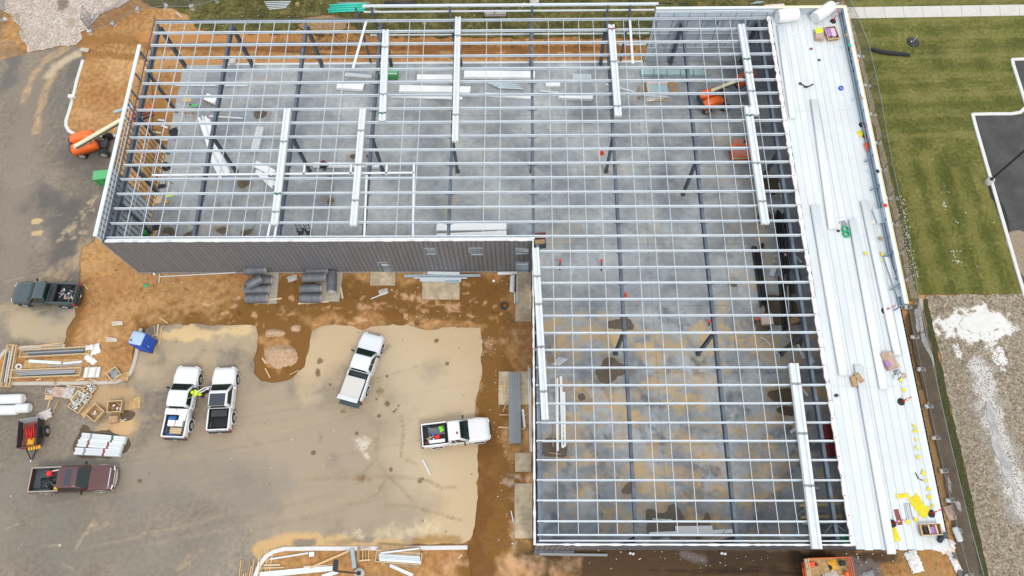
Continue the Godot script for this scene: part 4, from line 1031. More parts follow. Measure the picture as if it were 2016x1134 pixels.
# ---------------------------------------------------------------- the steel building
func slab() -> void:
	var area := Rect2(-36, -2, 66, 47.5)
	var grey := C(0.30, 0.318, 0.332); var lite := C(0.425, 0.44, 0.445); var dk := C(0.195, 0.212, 0.232); var tan_ := C(0.52, 0.37, 0.20); var blue := C(0.35, 0.41, 0.45)
	var pools := [[W(5.88,29.35),W(6.74,29.22),W(7.33,29.53),W(7.73,29.98),W(7.87,30.69),W(7.09,30.86),W(6.73,31.3),W(5.53,31.47),W(5.3,30.86),W(5.41,30.33),W(5.76,29.98)], [W(6.78,25.7),W(7.98,25.52),W(8.56,26.08),W(8.48,26.77),W(6.6,26.77),W(6.53,26.26)], [W(3.67,32.34),W(4.31,32.3),W(4.42,32.86),W(3.79,32.86)], [W(19.44,32.1),W(20.74,31.8),W(21.77,32.01),W(21.48,33.17),W(20.16,33.04),W(19.27,32.74)], [W(19.91,33.38),W(21.59,33.3),W(21.32,34.31),W(20.22,34.14)], [W(0.37,36.3),W(2.03,35.97),W(2.84,36.71),W(2.73,37.61),W(0.85,37.69),W(0.2,37.12)], [W(7.01,39.73),W(7.83,39.37),W(8.08,39.92),W(7.57,40.51),W(6.85,40.32)], [W(8.62,41.67),W(9.18,41.56),W(9.55,42.02),W(10.35,41.94),W(10.81,41.09),W(11.78,41.94),W(11.81,42.55),W(13,42.55),W(13.55,41.78),W(13.83,42.17),W(13.75,43),W(12.86,44.05),W(11.55,43.31),W(11.29,44.06),W(10.43,44.06),W(10.16,43.38),W(9.13,44.06),W(8.5,43.46)], [W(-33.8,16.81),W(-33,16.55),W(-32.66,16.91),W(-32.7,17.74),W(-33.79,17.43)], [W(-31.68,17.43),W(-30.52,16.82),W(-30.25,17.65),W(-31.85,17.85)], [W(-28.96,16.93),W(-27.82,16.73),W(-27.81,17.45),W(-28.65,17.45)], [W(-26.46,17.09),W(-25.46,16.84),W(-25.45,17.67),W(-26.49,17.56)], [W(-27.67,11.72),W(-26.53,11.61),W(-26.31,12.6),W(-27.44,12.7)], [W(-19.21,13.92),W(-18.67,13.6),W(-18.25,14.03),W(-18.78,14.46)], [W(-19.16,11.43),W(-18.49,11.33),W(-18.63,11.98),W(-19.02,11.87)], [W(-17.33,9.22),W(-16.65,9.12),W(-16.71,9.68),W(-17.19,9.67)], [W(-15.78,9.12),W(-15.2,9.12),W(-15.34,9.79),W(-15.64,9.68)], [W(-27.05,3.97),W(-25.77,3.86),W(-25.73,4.92),W(-26.92,5.03)], [W(21.09,11.21),W(23.39,11.77),W(22.64,13.91),W(21.3,13.37)], [W(20.75,15.22),W(21.99,15.38),W(21.43,16.83),W(20.46,16.52)], [W(20.04,23.71),W(22.06,23.48),W(23.04,24.43),W(23.21,26.3),W(21.44,26.52),W(19.95,26.29),W(19.9,24.89)], [W(18.92,25.73),W(20.21,25.92),W(20.35,26.84),W(19.21,26.98)], [W(17.07,22.5),W(17.98,22.31),W(17.82,22.98)], [W(22.16,26.98),W(23.08,27.22),W(22.67,28.58),W(22.09,28.12)], [W(22,22.27),W(23.53,22.52),W(23.58,23.72),W(22.06,23.48)]]
	var marks := []
	for i in 110:   # trowelled clouds over the whole floor
		var at := W(rng.randf_range(-33, 27), rng.randf_range(0, 21))
		marks.append([[at, at + W(rng.randf_range(-2, 2), rng.randf_range(-1, 1))], rng.randf_range(0.6, 2.0), [C(0.19, 0.205, 0.22), C(0.48, 0.49, 0.48), C(0.38, 0.34, 0.26), blue][i % 4], 0.7, 0.9, 0.7, 0.6, 0.5])
	for i in 30:
		var at := W(rng.randf_range(-2, 27), rng.randf_range(2, 28))
		marks.append([[at, at + W(rng.randf_range(-2, 2), rng.randf_range(-1, 1))], rng.randf_range(0.6, 1.8), [C(0.15, 0.15, 0.155), dk][i % 2], 0.5, 0.9, 0.7, 0.8, 0.8])
	for i in 230:   # tracked in mud at the south end of the wing
		var at := W(rng.randf_range(1, 27), rng.randf_range(26, 44))
		marks.append([[at, at + W(rng.randf_range(-2.4, 2.4), rng.randf_range(-2.0, 2.0))], rng.randf_range(0.3, 1.1), [tan_, C(0.125, 0.14, 0.165), tan_, C(0.45, 0.34, 0.20), C(0.17, 0.19, 0.22)][i % 5], 0.9, 0.6, 1.0, 1.1, 0.9])
	for s in [[W(14.85,31.66),W(11.95,30.78),W(10.13,32.52)], [W(22.2,33.38),W(16.54,35.48),W(13.31,34.64)], [W(6.15,36.3),W(7.41,35.89)], [W(10.7,41.48),W(8.41,39.92)], [W(22.02,37.53),W(18.21,38.73)], [W(14.89,39.53),W(14.29,41.48)], [W(19.39,29.02),W(21.08,22.51),W(20.86,17.04)], [W(15.8,26.28),W(16.92,23.94)], [W(3.07,28.09),W(5.75,26.26),W(8.32,27.18)], [W(2.64,27.63),W(2.19,28.54)], [W(12.6,28.1),W(11.23,29)], [W(4.22,32.51),W(8.45,32.3)], [W(1.99,37.73),W(1.18,37.12)], [W(7.28,38.33),W(6.71,41.48)], [W(18.52,21.53),W(19.3,22.51)], [W(21.05,15.48),W(20.34,17.55)]]:
		marks.append([s, 0.75, tan_, 0.7, 0.75, 0.8, 1.0, 0.8])
	for s in [[W(16.28,21.53),W(5.98,20.51),W(2.32,22.45)], [W(5.81,13.3),W(9.45,15.43),W(12.16,10.06)], [W(8.38,18.01),W(12.5,23.92)]]:
		marks.append([s, 2.0, C(0.38, 0.42, 0.44), 0.5, 0.9, 0.6, 0.5, 0.8])
	for s in [[W(-34.76,0.41),W(-34.61,5.8),W(-34.02,12.01)], [W(-28.47,1.68),W(-27.3,2.89)]]:
		marks.append([s, 1.6, C(0.43, 0.43, 0.42), 0.6, 0.9, 0.6, 0.5, 0.5])
	for s in [[W(-34.02,12.01),W(-34.85,8.67)], [W(-31.68,13.11),W(-29.14,10.94)]]:
		marks.append([s, 1.0, C(0.43, 0.38, 0.29), 0.6, 0.9, 0.6, 0.8, 0.5])
	for x in [-29.0, -25.4, -18.5, -11.4, -4.6, 3.4, 10.4, 17.2, 24.0]:   # saw cut joints
		marks.append([[W(x, -1), W(x, 21 if x < 0.0 else 44)], 0.055, C(0.09, 0.085, 0.08), 0.55, 0.5, 0.2, 2.0, 0.6])
	for z in [4.8, 10.6, 18.6, 24.5, 30.5, 36.5, 42.0]:
		marks.append([[W(-34 if z < 21.0 else 0.5, z), W(28, z)], 0.055, C(0.09, 0.085, 0.08), 0.5, 0.5, 0.2, 2.0, 0.6])
	for c in [[W(0.03,10.99)], [W(6.95,11.03)], [W(13.93,13.5)], [W(-7.05,10.95)], [W(-13.86,11.02)], [W(7.02,28.86)], [W(14.08,28.87)], [W(21.34,28.89)]]:   # pale grout rings round the columns
		marks.append([c, 0.75, C(0.50, 0.46, 0.40), 0.8, 0.5, 0.4, 1.2, 0.5])
		marks.append([c, 0.4, C(0.33, 0.27, 0.21), 0.6, 0.7, 0.4, 1.2])
	for pd in pools:
		marks.append([pd + [pd[0]], 0.5, C(0.20, 0.155, 0.10), 0.75, 0.9, 0.7, 1.3, 0.6])
	for t in 16:   # tyre treads in the mud
		var a := W(rng.randf_range(2, 26), rng.randf_range(29, 43))
		var d := W(rng.randf_range(-1, 1), rng.randf_range(-1, 1)).normalized()
		for j in 14:
			var p := a + d * 0.2 * j
			var sd := d.orthogonal() * 0.16
			marks.append([[p + sd - d * 0.08, p, p - sd - d * 0.08], 0.05, C(0.14, 0.13, 0.11), rng.randf_range(0.1, 0.5), 0.6, 0.4, 2.0])
	var m := ground_mat("slab_concrete", paint(area, 11.0, grey, lite, dk, 0.16, 1.3, 0.22, marks, 71), 0.55)
	var st := S()
	prism(st, [W(-34.95, -1.45), W(28.55, -1.45), W(28.55, 44.55), W(0.05, 44.55), W(0.05, 21.15), W(-34.95, 21.15)], -0.1, SLAB, area)
	struct_("concrete_slab", st, m)
	# standing water
	var n := 0
	for pd in pools:
		st = S()
		sheet(st, rough_line(round_line(pd, 1), 0.14, 0.16, 30 + n), SLAB + 0.008)
		n += 1
		var o := struct_("puddle", st, M.puddle if n % 3 else M.wet_concrete)

func wall_run(o: Node3D, a: Vector2, b: Vector2, y0: float, y1: float, pitch: float, ms: Array, holes: Array, out: Vector2, rib := true) -> void:
	# ribbed sheet panels from a to b; a hole is [from, to, low, high] measured along the wall
	var l := a.distance_to(b)
	var n := int(round(l / pitch))
	var d := (b - a) / n
	for i in n:
		var s0 := l * i / n; var s1 := l * (i + 1) / n
		var spans := [[y0, y1]]
		for h in holes:
			if (s0 + s1) * 0.5 > h[0] and (s0 + s1) * 0.5 < h[1]:
				var cut := []
				for sp in spans:
					if h[2] > sp[0] + 0.02: cut.append([sp[0], minf(h[2], sp[1])])
					if h[3] < sp[1] - 0.02: cut.append([maxf(h[3], sp[0]), sp[1]])
				spans = cut
		var p0 := a + d * i; var p1 := a + d * (i + 1)
		var st := S()
		for sp in spans:
			var f := [[0.0, 0.0], [0.76, 0.0], [0.79, -0.07], [0.85, -0.07], [0.87, 0.03], [0.98, 0.03], [1.0, 0.0]] if rib else [[0.0, 0.0], [1.0, 0.0]]
			for k in f.size() - 1:
				var q0: Vector2 = p0.lerp(p1, f[k][0]) + out * f[k][1]; var q1: Vector2 = p0.lerp(p1, f[k + 1][0]) + out * f[k + 1][1]
				quad(st, V(q0.x, sp[0], q0.y), V(q1.x, sp[0], q1.y), V(q1.x, sp[1], q1.y), V(q0.x, sp[1], q0.y), V(out.x, 0, out.y))
			quad(st, V(p0.x - out.x * 0.09, sp[0], p0.y - out.y * 0.09), V(p1.x - out.x * 0.09, sp[0], p1.y - out.y * 0.09), V(p1.x - out.x * 0.09, sp[1], p1.y - out.y * 0.09), V(p0.x - out.x * 0.09, sp[1], p0.y - out.y * 0.09), V(-out.x, 0, -out.y))
		if spans.size(): put("panel", st, ms[i % ms.size()], o)

func ibeam(called: String, o: Node3D, a: Vector3, b: Vector3, depth: float, w: float, side: Vector3, m: Material) -> void:
	# side points across the web
	var st := S()
	var k := (b - a).normalized()
	var up := side.cross(k).normalized()
	bar(st, a + up * (depth * 0.5 - 0.012), b + up * (depth * 0.5 - 0.012), w, 0.024, 0.0, up)
	bar(st, a - up * (depth * 0.5 - 0.012), b - up * (depth * 0.5 - 0.012), w, 0.024, 0.0, up)
	bar(st, a, b, 0.018, depth - 0.048, 0.0, up)
	put(called, st, m, o)

func building() -> void:
	slab()
	var o := thing("steel_building", "L shaped steel building frame with open purlins and a partly laid white roof", "building")
	var slate: Material = M.slate_steel
	var north := -1.30; var south := 21.0; var wing := 44.3
	var xs := []
	for i in 10: xs.append((i - 5) * BAY + 0.02)
	# frames: rafters and columns
	for i in 10:
		var z1 := south if i < 5 else wing
		var x: float = xs[i]
		if i == 0: x += 0.15
		if i == 9: x = 28.1
		var top := ROOF - 0.24
		for seg in ([[north, z1]] if i < 5 else [[north, 21.2], [21.22, z1]]):
			ibeam("rafter", o, V(x, top - 0.26, seg[0]), V(x, top - 0.26, seg[1]), 0.5, 0.24, Vector3.RIGHT, slate)
		for z in ([north + 0.1, south - 0.15] if i < 5 else [north + 0.1, wing - 0.15]):
			ibeam("column", o, V(x, SLAB, z), V(x, top - 0.52, z), 0.34, 0.28, Vector3.RIGHT, slate)
	for c in [[V(-28.36,0.15,10.92), 1], [V(-20.8,0.15,10.96), 2], [V(-13.83,0.15,11.11), 3], [V(-7.04,0.15,11.04), 4], [V(0.03,0.15,11.08), 5], [V(6.93,0.15,11.11), 6], [V(13.9,0.15,13.58), 7], [V(21.47,0.15,12.82), 8], [V(7,0.15,28.82), 6], [V(14.05,0.15,28.92), 7], [V(21.29,0.15,28.93), 8]]:
		var b: Vector3 = c[0]
		b.x = xs[c[1]]
		ibeam("column", o, b, V(b.x, ROOF - 0.76, b.z), 0.26, 0.26, Vector3.RIGHT, slate)
		var st0 := S()
		box(st0, b + V(0, 0.015, 0), V(0.42, 0.03, 0.42))
		put("base_plate", st0, slate, o)
	# wind posts along the west end wall
	for z in [4.2, 8.9, 13.4, 17.4]:
		ibeam("wind_post", o, V(-34.65, SLAB, z), V(-34.65, ROOF - 0.3, z), 0.25, 0.2, Vector3.BACK, slate)
	# purlins: Z sections, one line each
	var zs := [-1.34, -0.1, 1.31, 2.73, 4.15, 5.55, 6.97, 8.38, 9.8, 11.22, 12.58, 13.96, 15.35, 16.75, 18.13, 19.51, 20.82]
	var zw := [22.17, 23.6, 24.93, 26.32, 27.69, 29.1, 30.46, 31.87, 33.23, 34.62, 36.05, 37.39, 38.76, 40.18, 41.59, 43, 43.91]
	var n := 0
	for z in zs + zw:
		var x0 := (-34.85 if n < 17 else 0.08)
		var st := S()
		var l := 28.15 - x0
		var cx := (28.15 + x0) * 0.5
		box(st, V(cx, ROOF - 0.008, z), V(l, 0.016, 0.088))
		box(st, V(cx, ROOF - 0.12, z - 0.042), V(l, 0.208, 0.016))
		box(st, V(cx, ROOF - 0.228, z + 0.012), V(l, 0.016, 0.125))
		box(st, V(cx, ROOF - 0.028, z + 0.046), V(l, 0.024, 0.008))
		for b in 10:
			if xs[b] > x0 + 0.5 and xs[b] < 27.0:
				box(st, V(xs[b], ROOF - 0.115, z - 0.052), V(0.9, 0.19, 0.01))
				box(st, V(xs[b], ROOF - 0.003, z - 0.004), V(0.9 + 0.1 * ((b + n) % 3), 0.012, 0.098))
		put("purlin", st, M.galvanised if (n * 7) % 3 else M.galvanised_two, o)
		n += 1
	# lines of bridging between the purlins
	var lines := []
	for b in 9:
		for f in ([[0.2, 0.4, 0.6, 0.8], [0.2, 0.4, 0.59, 0.79], [0.39, 0.58], [0.39, 0.59], [0.41, 0.6], [0.22, 0.42, 0.62, 0.81], [0.21, 0.41, 0.61], [0.21, 0.42, 0.61, 0.81], [0.2]][b]):
			lines.append([xs[b] + BAY * f, zs[0], (zs[16] if b < 5 else zw[16])])
	for l in lines:
		var st := S()
		box(st, V(l[0], ROOF - 0.055, (l[1] + l[2]) * 0.5), V(0.04, 0.025, l[2] - l[1]))
		box(st, V(l[0] + 0.02, ROOF - 0.1, (l[1] + l[2]) * 0.5), V(0.012, 0.07, l[2] - l[1]))
		put("bridging_line", st, M.galvanised_two, o)
	# stub bridging between the last west purlin and the south wall top
	for i in 24:
		var x := -34.3 + i * 1.42
		var st := S()
		bar(st, V(x, ROOF - 0.08, 20.75), V(x, ROOF - 0.08, 21.15), 0.06, 0.05)
		put("bridging_clip", st, M.bright_galvanised, o)
	# bridging clips that show dark under each purlin, and flange braces down to the rafters
	for i in range(1, 9):
		for k in range(1, 16, 2):
			var st := S()
			for s in [-1, 1]: bar(st, V(xs[i], ROOF - 0.66, zs[k] + 0.02), V(xs[i] + s * 0.5, ROOF - 0.22, zs[k] + 0.02), 0.04, 0.04)
			put("flange_brace", st, slate, o)
	for i in range(6, 9):
		for k in range(0, 16, 2):
			var st := S()
			for s in [-1, 1]: bar(st, V(xs[i], ROOF - 0.66, zw[k] + 0.02), V(xs[i] + s * 0.5, ROOF - 0.22, zw[k] + 0.02), 0.04, 0.04)
			put("flange_brace", st, slate, o)
	# framed roof opening in the west wing
	for f in [[V(-10.07,6.4,13.95), V(-9.79,6.4,20.92)], [V(-14,6.4,15.06), V(-13.77,6.4,20.9)], [V(-32.22,6.4,14.96), V(-10.02,6.4,14.84)], [V(-19.37,6.4,13.89), V(-19.34,6.4,14.98)], [V(-15.39,6.4,13.92), V(-15.38,6.4,15.01)], [V(-12.36,6.4,13.93), V(-12.37,6.4,15.02)], [V(-21.62,6.4,19.58), V(-21.7,6.4,20.96)], [V(-21.08,6.4,19.58), V(-21.12,6.4,20.96)]]:
		var st := S()
		bar(st, f[0], f[1], 0.16, 0.08)
		put("opening_frame", st, M.bright_galvanised, o)
	# eave struts
	for e in [[V(-34.9, ROOF - 0.05, -1.42), V(-15.3, ROOF - 0.05, -1.42), "dark_stud"], [V(0.2, ROOF - 0.12, 44.3), V(28.2, ROOF - 0.12, 44.3), "galvanised"], [V(-34.8, ROOF - 0.02, 21.08), V(0.1, ROOF - 0.02, 21.08), "bright_galvanised"]]:
		var st := S()
		bar(st, e[0], e[1], 0.10, 0.2)
		put("eave_strut", st, M[e[2]], o)
	# ------------- south wall of the west wing
	var w := tag(Node3D.new(), "ribbed grey south wall of the west wing")
	w.name = "wall"; o.add_child(w, true)
	var holes := [[26.13, 27.05, 3.95, 5.05], [29.93, 30.97, 3.8, 5.1], [33.71, 34.8, 3.96, 4.98], [21.8, 22.6, 0.0, 2.2], [33.75, 34.78, 0.0, 2.2]]
	wall_run(w, W(-35.17, 21.22), W(0.06, 21.22), 0.03, ROOF - 0.02, 0.39, [M.wall_grey, M.wall_grey_two, M.wall_grey], holes, W(0, 1))
	for h in holes:
		var st := S()
		var x0: float = -35.17 + h[0]; var x1: float = -35.17 + h[1]
		for e in [[V(x0, h[2], 21.25), V(x0, h[3], 21.25)], [V(x1, h[2], 21.25), V(x1, h[3], 21.25)], [V(x0, h[3], 21.25), V(x1, h[3], 21.25)], [V(x0, maxf(h[2], 0.06), 21.25), V(x1, maxf(h[2], 0.06), 21.25)]]:
			bar(st, e[0], e[1], 0.12, 0.05)
		put("opening_trim", st, M.grey_trim, w)
	for e in [[V(-35.2, 0.05, 21.24), V(0.0, 0.05, 21.24), 0.08, 0.08, "grey_trim"], [V(-35.19, 0.0, 21.24), V(-35.19, ROOF, 21.24), 0.09, 0.09, "grey_trim"], [V(0.05, 0.0, 21.24), V(0.05, ROOF, 21.24), 0.08, 0.08, "wall_grey"]]:
		var st := S()
		bar(st, e[0], e[1], e[2], e[3])
		put("wall_trim", st, M[e[4]], w)
	for y in [1.3, 2.7, 3.6, 5.3, 6.2]:
		var st := S()
		bar(st, V(-34.9, y, 21.1), V(0.0, y, 21.1), 0.07, 0.16)
		put("girt", st, M.galvanised, w)
	insulation_edge(w, V(-34.9, ROOF + 0.02, 21.2), V(0.0, ROOF + 0.02, 21.2), M.insulation_white, 0.15)
	# ------------- west end wall: studs, white sheathing at the south end, parapet beam
	w = tag(Node3D.new(), "stud framed west end wall with white sheathing at its south end")
	w.name = "wall"; o.add_child(w, true)
	for i in 26:
		var z := 21.0 - i * 0.52
		var st := S()
		bar(st, V(-35.08, SLAB if z > 8.0 else 2.0, z), V(-35.08, 7.58, z), 0.04, 0.07, 0.0, Vector3.RIGHT)
		put("stud", st, M.dark_stud, w)
	for z in [2.8, 5.2, 7.0]:
		var st := S()
		bar(st, V(-35.08, 6.0, z), V(-35.08, 7.58, z), 0.07, 0.14, 0.0, Vector3.RIGHT)
		put("stud", st, M.dark_stud, w)
	for y in [[7.18, 8.0], [6.72, 8.0], [5.0, 8.0], [3.3, 8.0], [1.6, 8.0]]:
		var st := S()
		bar(st, V(-35.0, y[0], y[1]), V(-35.0, y[0], 21.1), 0.04, 0.05)
		put("girt", st, M.galvanised, w)
	var st1 := S()
	bar(st1, V(-35.1, 7.66, 2.3), V(-35.1, 7.66, 21.3), 0.3, 0.14, 0.01)
	put("parapet_beam", st1, M.panel_white, w)
	st1 = S()
	bar(st1, V(-35.1, 0.1, 8.0), V(-35.1, 0.1, 21.2), 0.14, 0.1)
	put("sill_track", st1, M.lumber, w)
	for i in 12:
		var z0 := 21.22 - i * 0.55
		var st := S()
		box(st, V(-35.19, 3.85, z0 - 0.275), V(0.02, 7.5, 0.54))
		put("sheathing", st, M.panel_white, w)
	st1 = S()
	bar(st1, V(-34.98, ROOF - 0.02, -1.9), V(-34.98, ROOF - 0.02, 21.15), 0.06, 0.1)
	put("rake_angle", st1, M.slate_steel, w)
	for z in [3.0, 7.9, 8.4, 9.6]:
		var st := S()
		bar(st, V(-35.05, 7.55, z), V(-34.7, ROOF - 0.3, z + 0.8), 0.07, 0.07)
		put("parapet_brace", st, M.dark_stud, w)
	# timber sill leaning below the wall, on the dirt
	# ------------- north side: open parapet frame
	w = tag(Node3D.new(), "open parapet frame of white rails on dark posts on the north side")
	w.name = "parapet_frame"; o.add_child(w, true)
	for x in [V(-16.02,-0.34,-1.45), V(-14.57,-0.27,-1.45), V(-7.44,-0.26,-1.45), V(0.08,-0.26,-1.45), V(6.95,-0.09,-1.45), V(9,-0.19,-1.45)]:
		ibeam("post", w, V(x.x, SLAB, -1.62), V(x.x, 7.75, -1.62), 0.2, 0.16, Vector3.RIGHT, slate)
	for r in [[7.78, 0.2], [7.1, 0.13], [5.85, 0.13], [3.98, 0.13]]:
		var st := S()
		bar(st, V(-15.4, r[0], -1.75), V(11.3, r[0], -1.75), 0.09, r[1])
		put("rail", st, M.panel_white, w)
	var st2 := S()
	bar(st2, V(8.6, 2.4, -1.75), V(11.2, 2.4, -1.75), 0.09, 0.13)
	put("rail", st2, M.panel_white, w)
	st2 = S()
	bar(st2, V(-15.3, 7.9, -1.75), V(11.5, 7.9, -1.75), 0.24, 0.04)
	put("cap", st2, M.galvanised, w)
	st2 = S()
	bar(st2, V(-15.23,6.56,-1.14), V(-16.02,6.56,4.12), 0.22, 0.05)
	put("edge_frame", st2, M.panel_white, w)
	st2 = S()
	bar(st2, V(9.05,6.56,-1.04), V(9.04,6.56,3.82), 0.2, 0.05)
	put("edge_frame", st2, M.panel_white, w)
	st2 = S()
	bar(st2, V(-33.5, 3.2, -1.5), V(-15.4, 3.2, -1.5), 0.12, 0.22)
	put("girt", st2, slate, w)
	st2 = S()
	bar(st2, V(-31.0, 0.1, -1.5), V(11.2, 0.1, -1.5), 0.22, 0.2)
	put("sill", st2, M.panel_white, w)
	# ------------- north wall with pale liner
	w = tag(Node3D.new(), "north wall seen from inside with pale liner, studs and two windows")
	w.name = "wall"; o.add_child(w, true)
	var nx0 := 11.35
	wall_run(w, W(nx0, -1.62), W(28.4, -1.62), 0.05, 7.3, 1.0, [M.liner], [[4.9, 6.5, 4.7, 6.0], [8.0, 9.6, 4.7, 6.0]], W(0, -1), false)
	for i in 12:
		var x := nx0 + 0.35 + i * 1.42
		var st := S()
		bar(st, V(x, 2.2, -1.55), V(x, 7.2, -1.55), 0.04, 0.08, 0.0, Vector3.BACK)
		put("stud", st, M.dark_stud, w)
	for y in [2.2, 4.2, 6.1]:
		var st := S()
		bar(st, V(nx0, y, -1.5), V(28.3, y, -1.5), 0.12, 0.06)
		put("girt", st, M.galvanised, w)
	for x in [[4.9, 6.5], [8.0, 9.6]]:
		var wn := Node3D.new()
		wn.name = "window"; w.add_child(wn, true)
		var st := S()
		for e in [[V(nx0 + x[0], 4.7, -1.5), V(nx0 + x[1], 4.7, -1.5)], [V(nx0 + x[0], 6.0, -1.5), V(nx0 + x[1], 6.0, -1.5)], [V(nx0 + x[0], 4.7, -1.5), V(nx0 + x[0], 6.0, -1.5)], [V(nx0 + x[1], 4.7, -1.5), V(nx0 + x[1], 6.0, -1.5)]]:
			bar(st, e[0], e[1], 0.12, 0.08)
		box(st, V(nx0 + (x[0] + x[1]) * 0.5, 5.35, -1.63), V(1.5, 1.2, 0.02))
		st.set_smooth_group(-1)
		put("frame", st, M.panel_blue_grey, wn)
	st2 = S()
	bar(st2, V(nx0, 7.34, -1.7), V(28.4, 7.34, -1.7), 0.26, 0.1)
	put("parapet_cap", st2, M.bright_galvanised, w)
	st2 = S()
	bar(st2, V(nx0, 7.1, -1.5), V(22.0, 7.1, -1.5), 0.12, 0.22)
	put("top_girt", st2, M.galvanised, w)
	for e in [[V(nx0 + 0.1, 0.3, -1.42), V(13.8, 6.0, -1.42)], [V(13.8, 0.3, -1.42), V(nx0 + 0.1, 6.0, -1.42)], [V(7.0, 0.3, -1.35), V(11.2, 6.2, -1.35)]]:
		var st := S()
		tube(st, e[0], e[1], 0.014, -1, 5)
		put("brace_cable", st, M.dark_stud, w)
	# ------------- wing: west wall, south wall, east wall
	w = tag(Node3D.new(), "west wall of the wing under a white top edge")
	w.name = "wall"; o.add_child(w, true)
	wall_run(w, W(-0.02, 21.3), W(-0.02, 44.6), 0.03, ROOF - 0.05, 0.39, [M.wall_grey, M.wall_grey_two], [[2.0, 3.4, 0.0, 2.6], [10.5, 14.4, 0.0, 4.2], [14.8, 16.2, 0.0, 2.4], [18.0, 22.6, 0.0, 4.4]], W(-1, 0))
	for y in [1.3, 2.7, 4.6, 5.6, 6.2]:
		var st := S()
		bar(st, V(0.1, y, 21.3), V(0.1, y, 44.4), 0.07, 0.16)
		put("girt", st, M.galvanised, w)
	for y in [[0.28, 6.42], [0.42, 6.3]]:
		var st := S()
		bar(st, V(y[0], y[1], 21.6), V(y[0], y[1], 44.4), 0.1, 0.06)
		put("girt", st, M.slate_steel_light, w)
	insulation_edge(w, V(-0.02, ROOF - 0.02, 21.2), V(-0.1, ROOF - 0.02, 44.6), M.insulation_white, 0.13)
	w = tag(Node3D.new(), "ribbed grey south wall of the wing")
	w.name = "wall"; o.add_child(w, true)
	wall_run(w, W(-0.04, 44.62), W(28.4, 44.62), 0.03, ROOF - 0.03, 0.39, [M.wall_grey_two, M.wall_grey], [], W(0, 1))
	insulation_edge(w, V(0.0, ROOF - 0.01, 44.55), V(22.0, ROOF - 0.01, 44.55), M.insulation_white, 0.12)
	for x in [1.0, 6.9, 13.8, 20.9]:
		for s in [-1.2, 1.2]:
			if x < 6.0: continue
			var st := S()
			bar(st, V(x, 6.1, 43.0), V(x + s, 6.2, 44.2), 0.05, 0.05)
			put("corner_brace", st, slate, w)
	w = tag(Node3D.new(), "plain east wall of the wing below the parapet")
	w.name = "wall"; o.add_child(w, true)
	wall_run(w, W(28.5, -1.6), W(28.5, 44.6), 0.03, ROOF - 0.1, 0.78, [M.wall_grey], [], W(1, 0))
	white_roof(o)
	east_parapet(o)

func insulation_edge(o: Node3D, a: Vector3, b: Vector3, m: Material, w: float) -> void:   # the uneven white edge of insulation along a wall top
	var f := FastNoiseLite.new(); f.seed = 17; f.frequency = 0.9; f.fractal_octaves = 3
	var st := S()
	var n := int(a.distance_to(b) / 0.35)
	var d := (b - a).normalized(); var s := d.cross(Vector3.UP)
	var last := []
	for i in n + 1:
		var p := a.lerp(b, float(i) / n)
		var e := f.get_noise_2d(p.x * 2.0, p.z * 2.0)
		var k := w * (1.0 + 0.7 * e)
		var now := [p - s * k * 0.5 + V(0, -0.05, 0), p - s * k * 0.4 + V(0, 0.03 + 0.03 * e, 0), p + s * k * 0.5 + V(0, 0.03, 0) + s * 0.04 * e, p + s * k * 0.6 + V(0, -0.06, 0)]
		if last.size(): loft(st, [last, now], i == 1 or i == n)
		last = now
	put("insulation_edge", st, m, o)

func white_roof(o: Node3D) -> void:
	var w := tag(Node3D.new(), "white standing seam roof panels laid along the east side")
	w.name = "roof"; o.add_child(w, true)
	var x0 := 21.95; var x1 := 28.3; var n := 11
	for i in n:
		var a := lerpf(x0, x1, float(i) / n); var b := lerpf(x0, x1, (i + 1.0) / n)
		var st := S()
		var z0 := -1.55; var z1 := 44.85 + (0.05 if i % 2 else 0.0)
		var f := [[0.0, 0.0], [0.05, 0.055], [0.10, 0.055], [0.16, 0.0], [0.36, 0.004], [0.40, 0.016], [0.44, 0.004], [0.66, 0.004], [0.70, 0.016], [0.74, 0.004], [0.93, 0.0], [1.0, 0.0]]
		for k in f.size() - 1:
			var xa := lerpf(a, b, f[k][0]); var xb := lerpf(a, b, f[k + 1][0])
			quad(st, V(xa, ROOF + 0.07 + f[k][1], z0), V(xb, ROOF + 0.07 + f[k + 1][1], z0), V(xb, ROOF + 0.07 + f[k + 1][1], z1), V(xa, ROOF + 0.07 + f[k][1], z1), Vector3.UP)
			quad(st, V(xa, ROOF + 0.055, z1), V(xb, ROOF + 0.055, z1), V(xb, ROOF + 0.07 + f[k + 1][1], z1), V(xa, ROOF + 0.07 + f[k][1], z1), Vector3.BACK)
		quad(st, V(a, ROOF + 0.055, z0), V(b, ROOF + 0.055, z0), V(b, ROOF + 0.055, z1), V(a, ROOF + 0.055, z1), Vector3.DOWN)
		put("roof_panel", st, M.roof_white if i % 3 else M.roof_white_two, w)
	insulation_edge(w, V(21.78, ROOF + 0.05, -1.4), V(21.85, ROOF + 0.05, 44.6), M.insulation_pink_white if M.has("insulation_pink_white") else mat("insulation_pink_white", C(0.76, 0.71, 0.71), 0.85), 0.3)
	var st := S()
	for i in 34: box(st, V(21.75 + 0.02 * (i % 3), ROOF + 0.12, -0.9 + i * 1.36), V(0.08, 0.04, 0.08), Basis(Vector3.UP, i))
	put("screw_caps", st, M.strap_grey, w)
	# cross laps in the sheets
	for l in [[26.3, 28.0, 8.9], [22.3, 23.6, 9.0], [24.0, 26.5, 19.3], [22.4, 23.0, 19.0], [26.4, 27.4, 19.4], [24.2, 27.6, 32.0], [22.0, 28.0, 33.4]]:
		st = S()
		box(st, V((l[0] + l[1]) * 0.5, ROOF + 0.078, l[2]), V(l[1] - l[0], 0.022, 0.05))
		put("lap_joint", st, M.panel_pale, w)

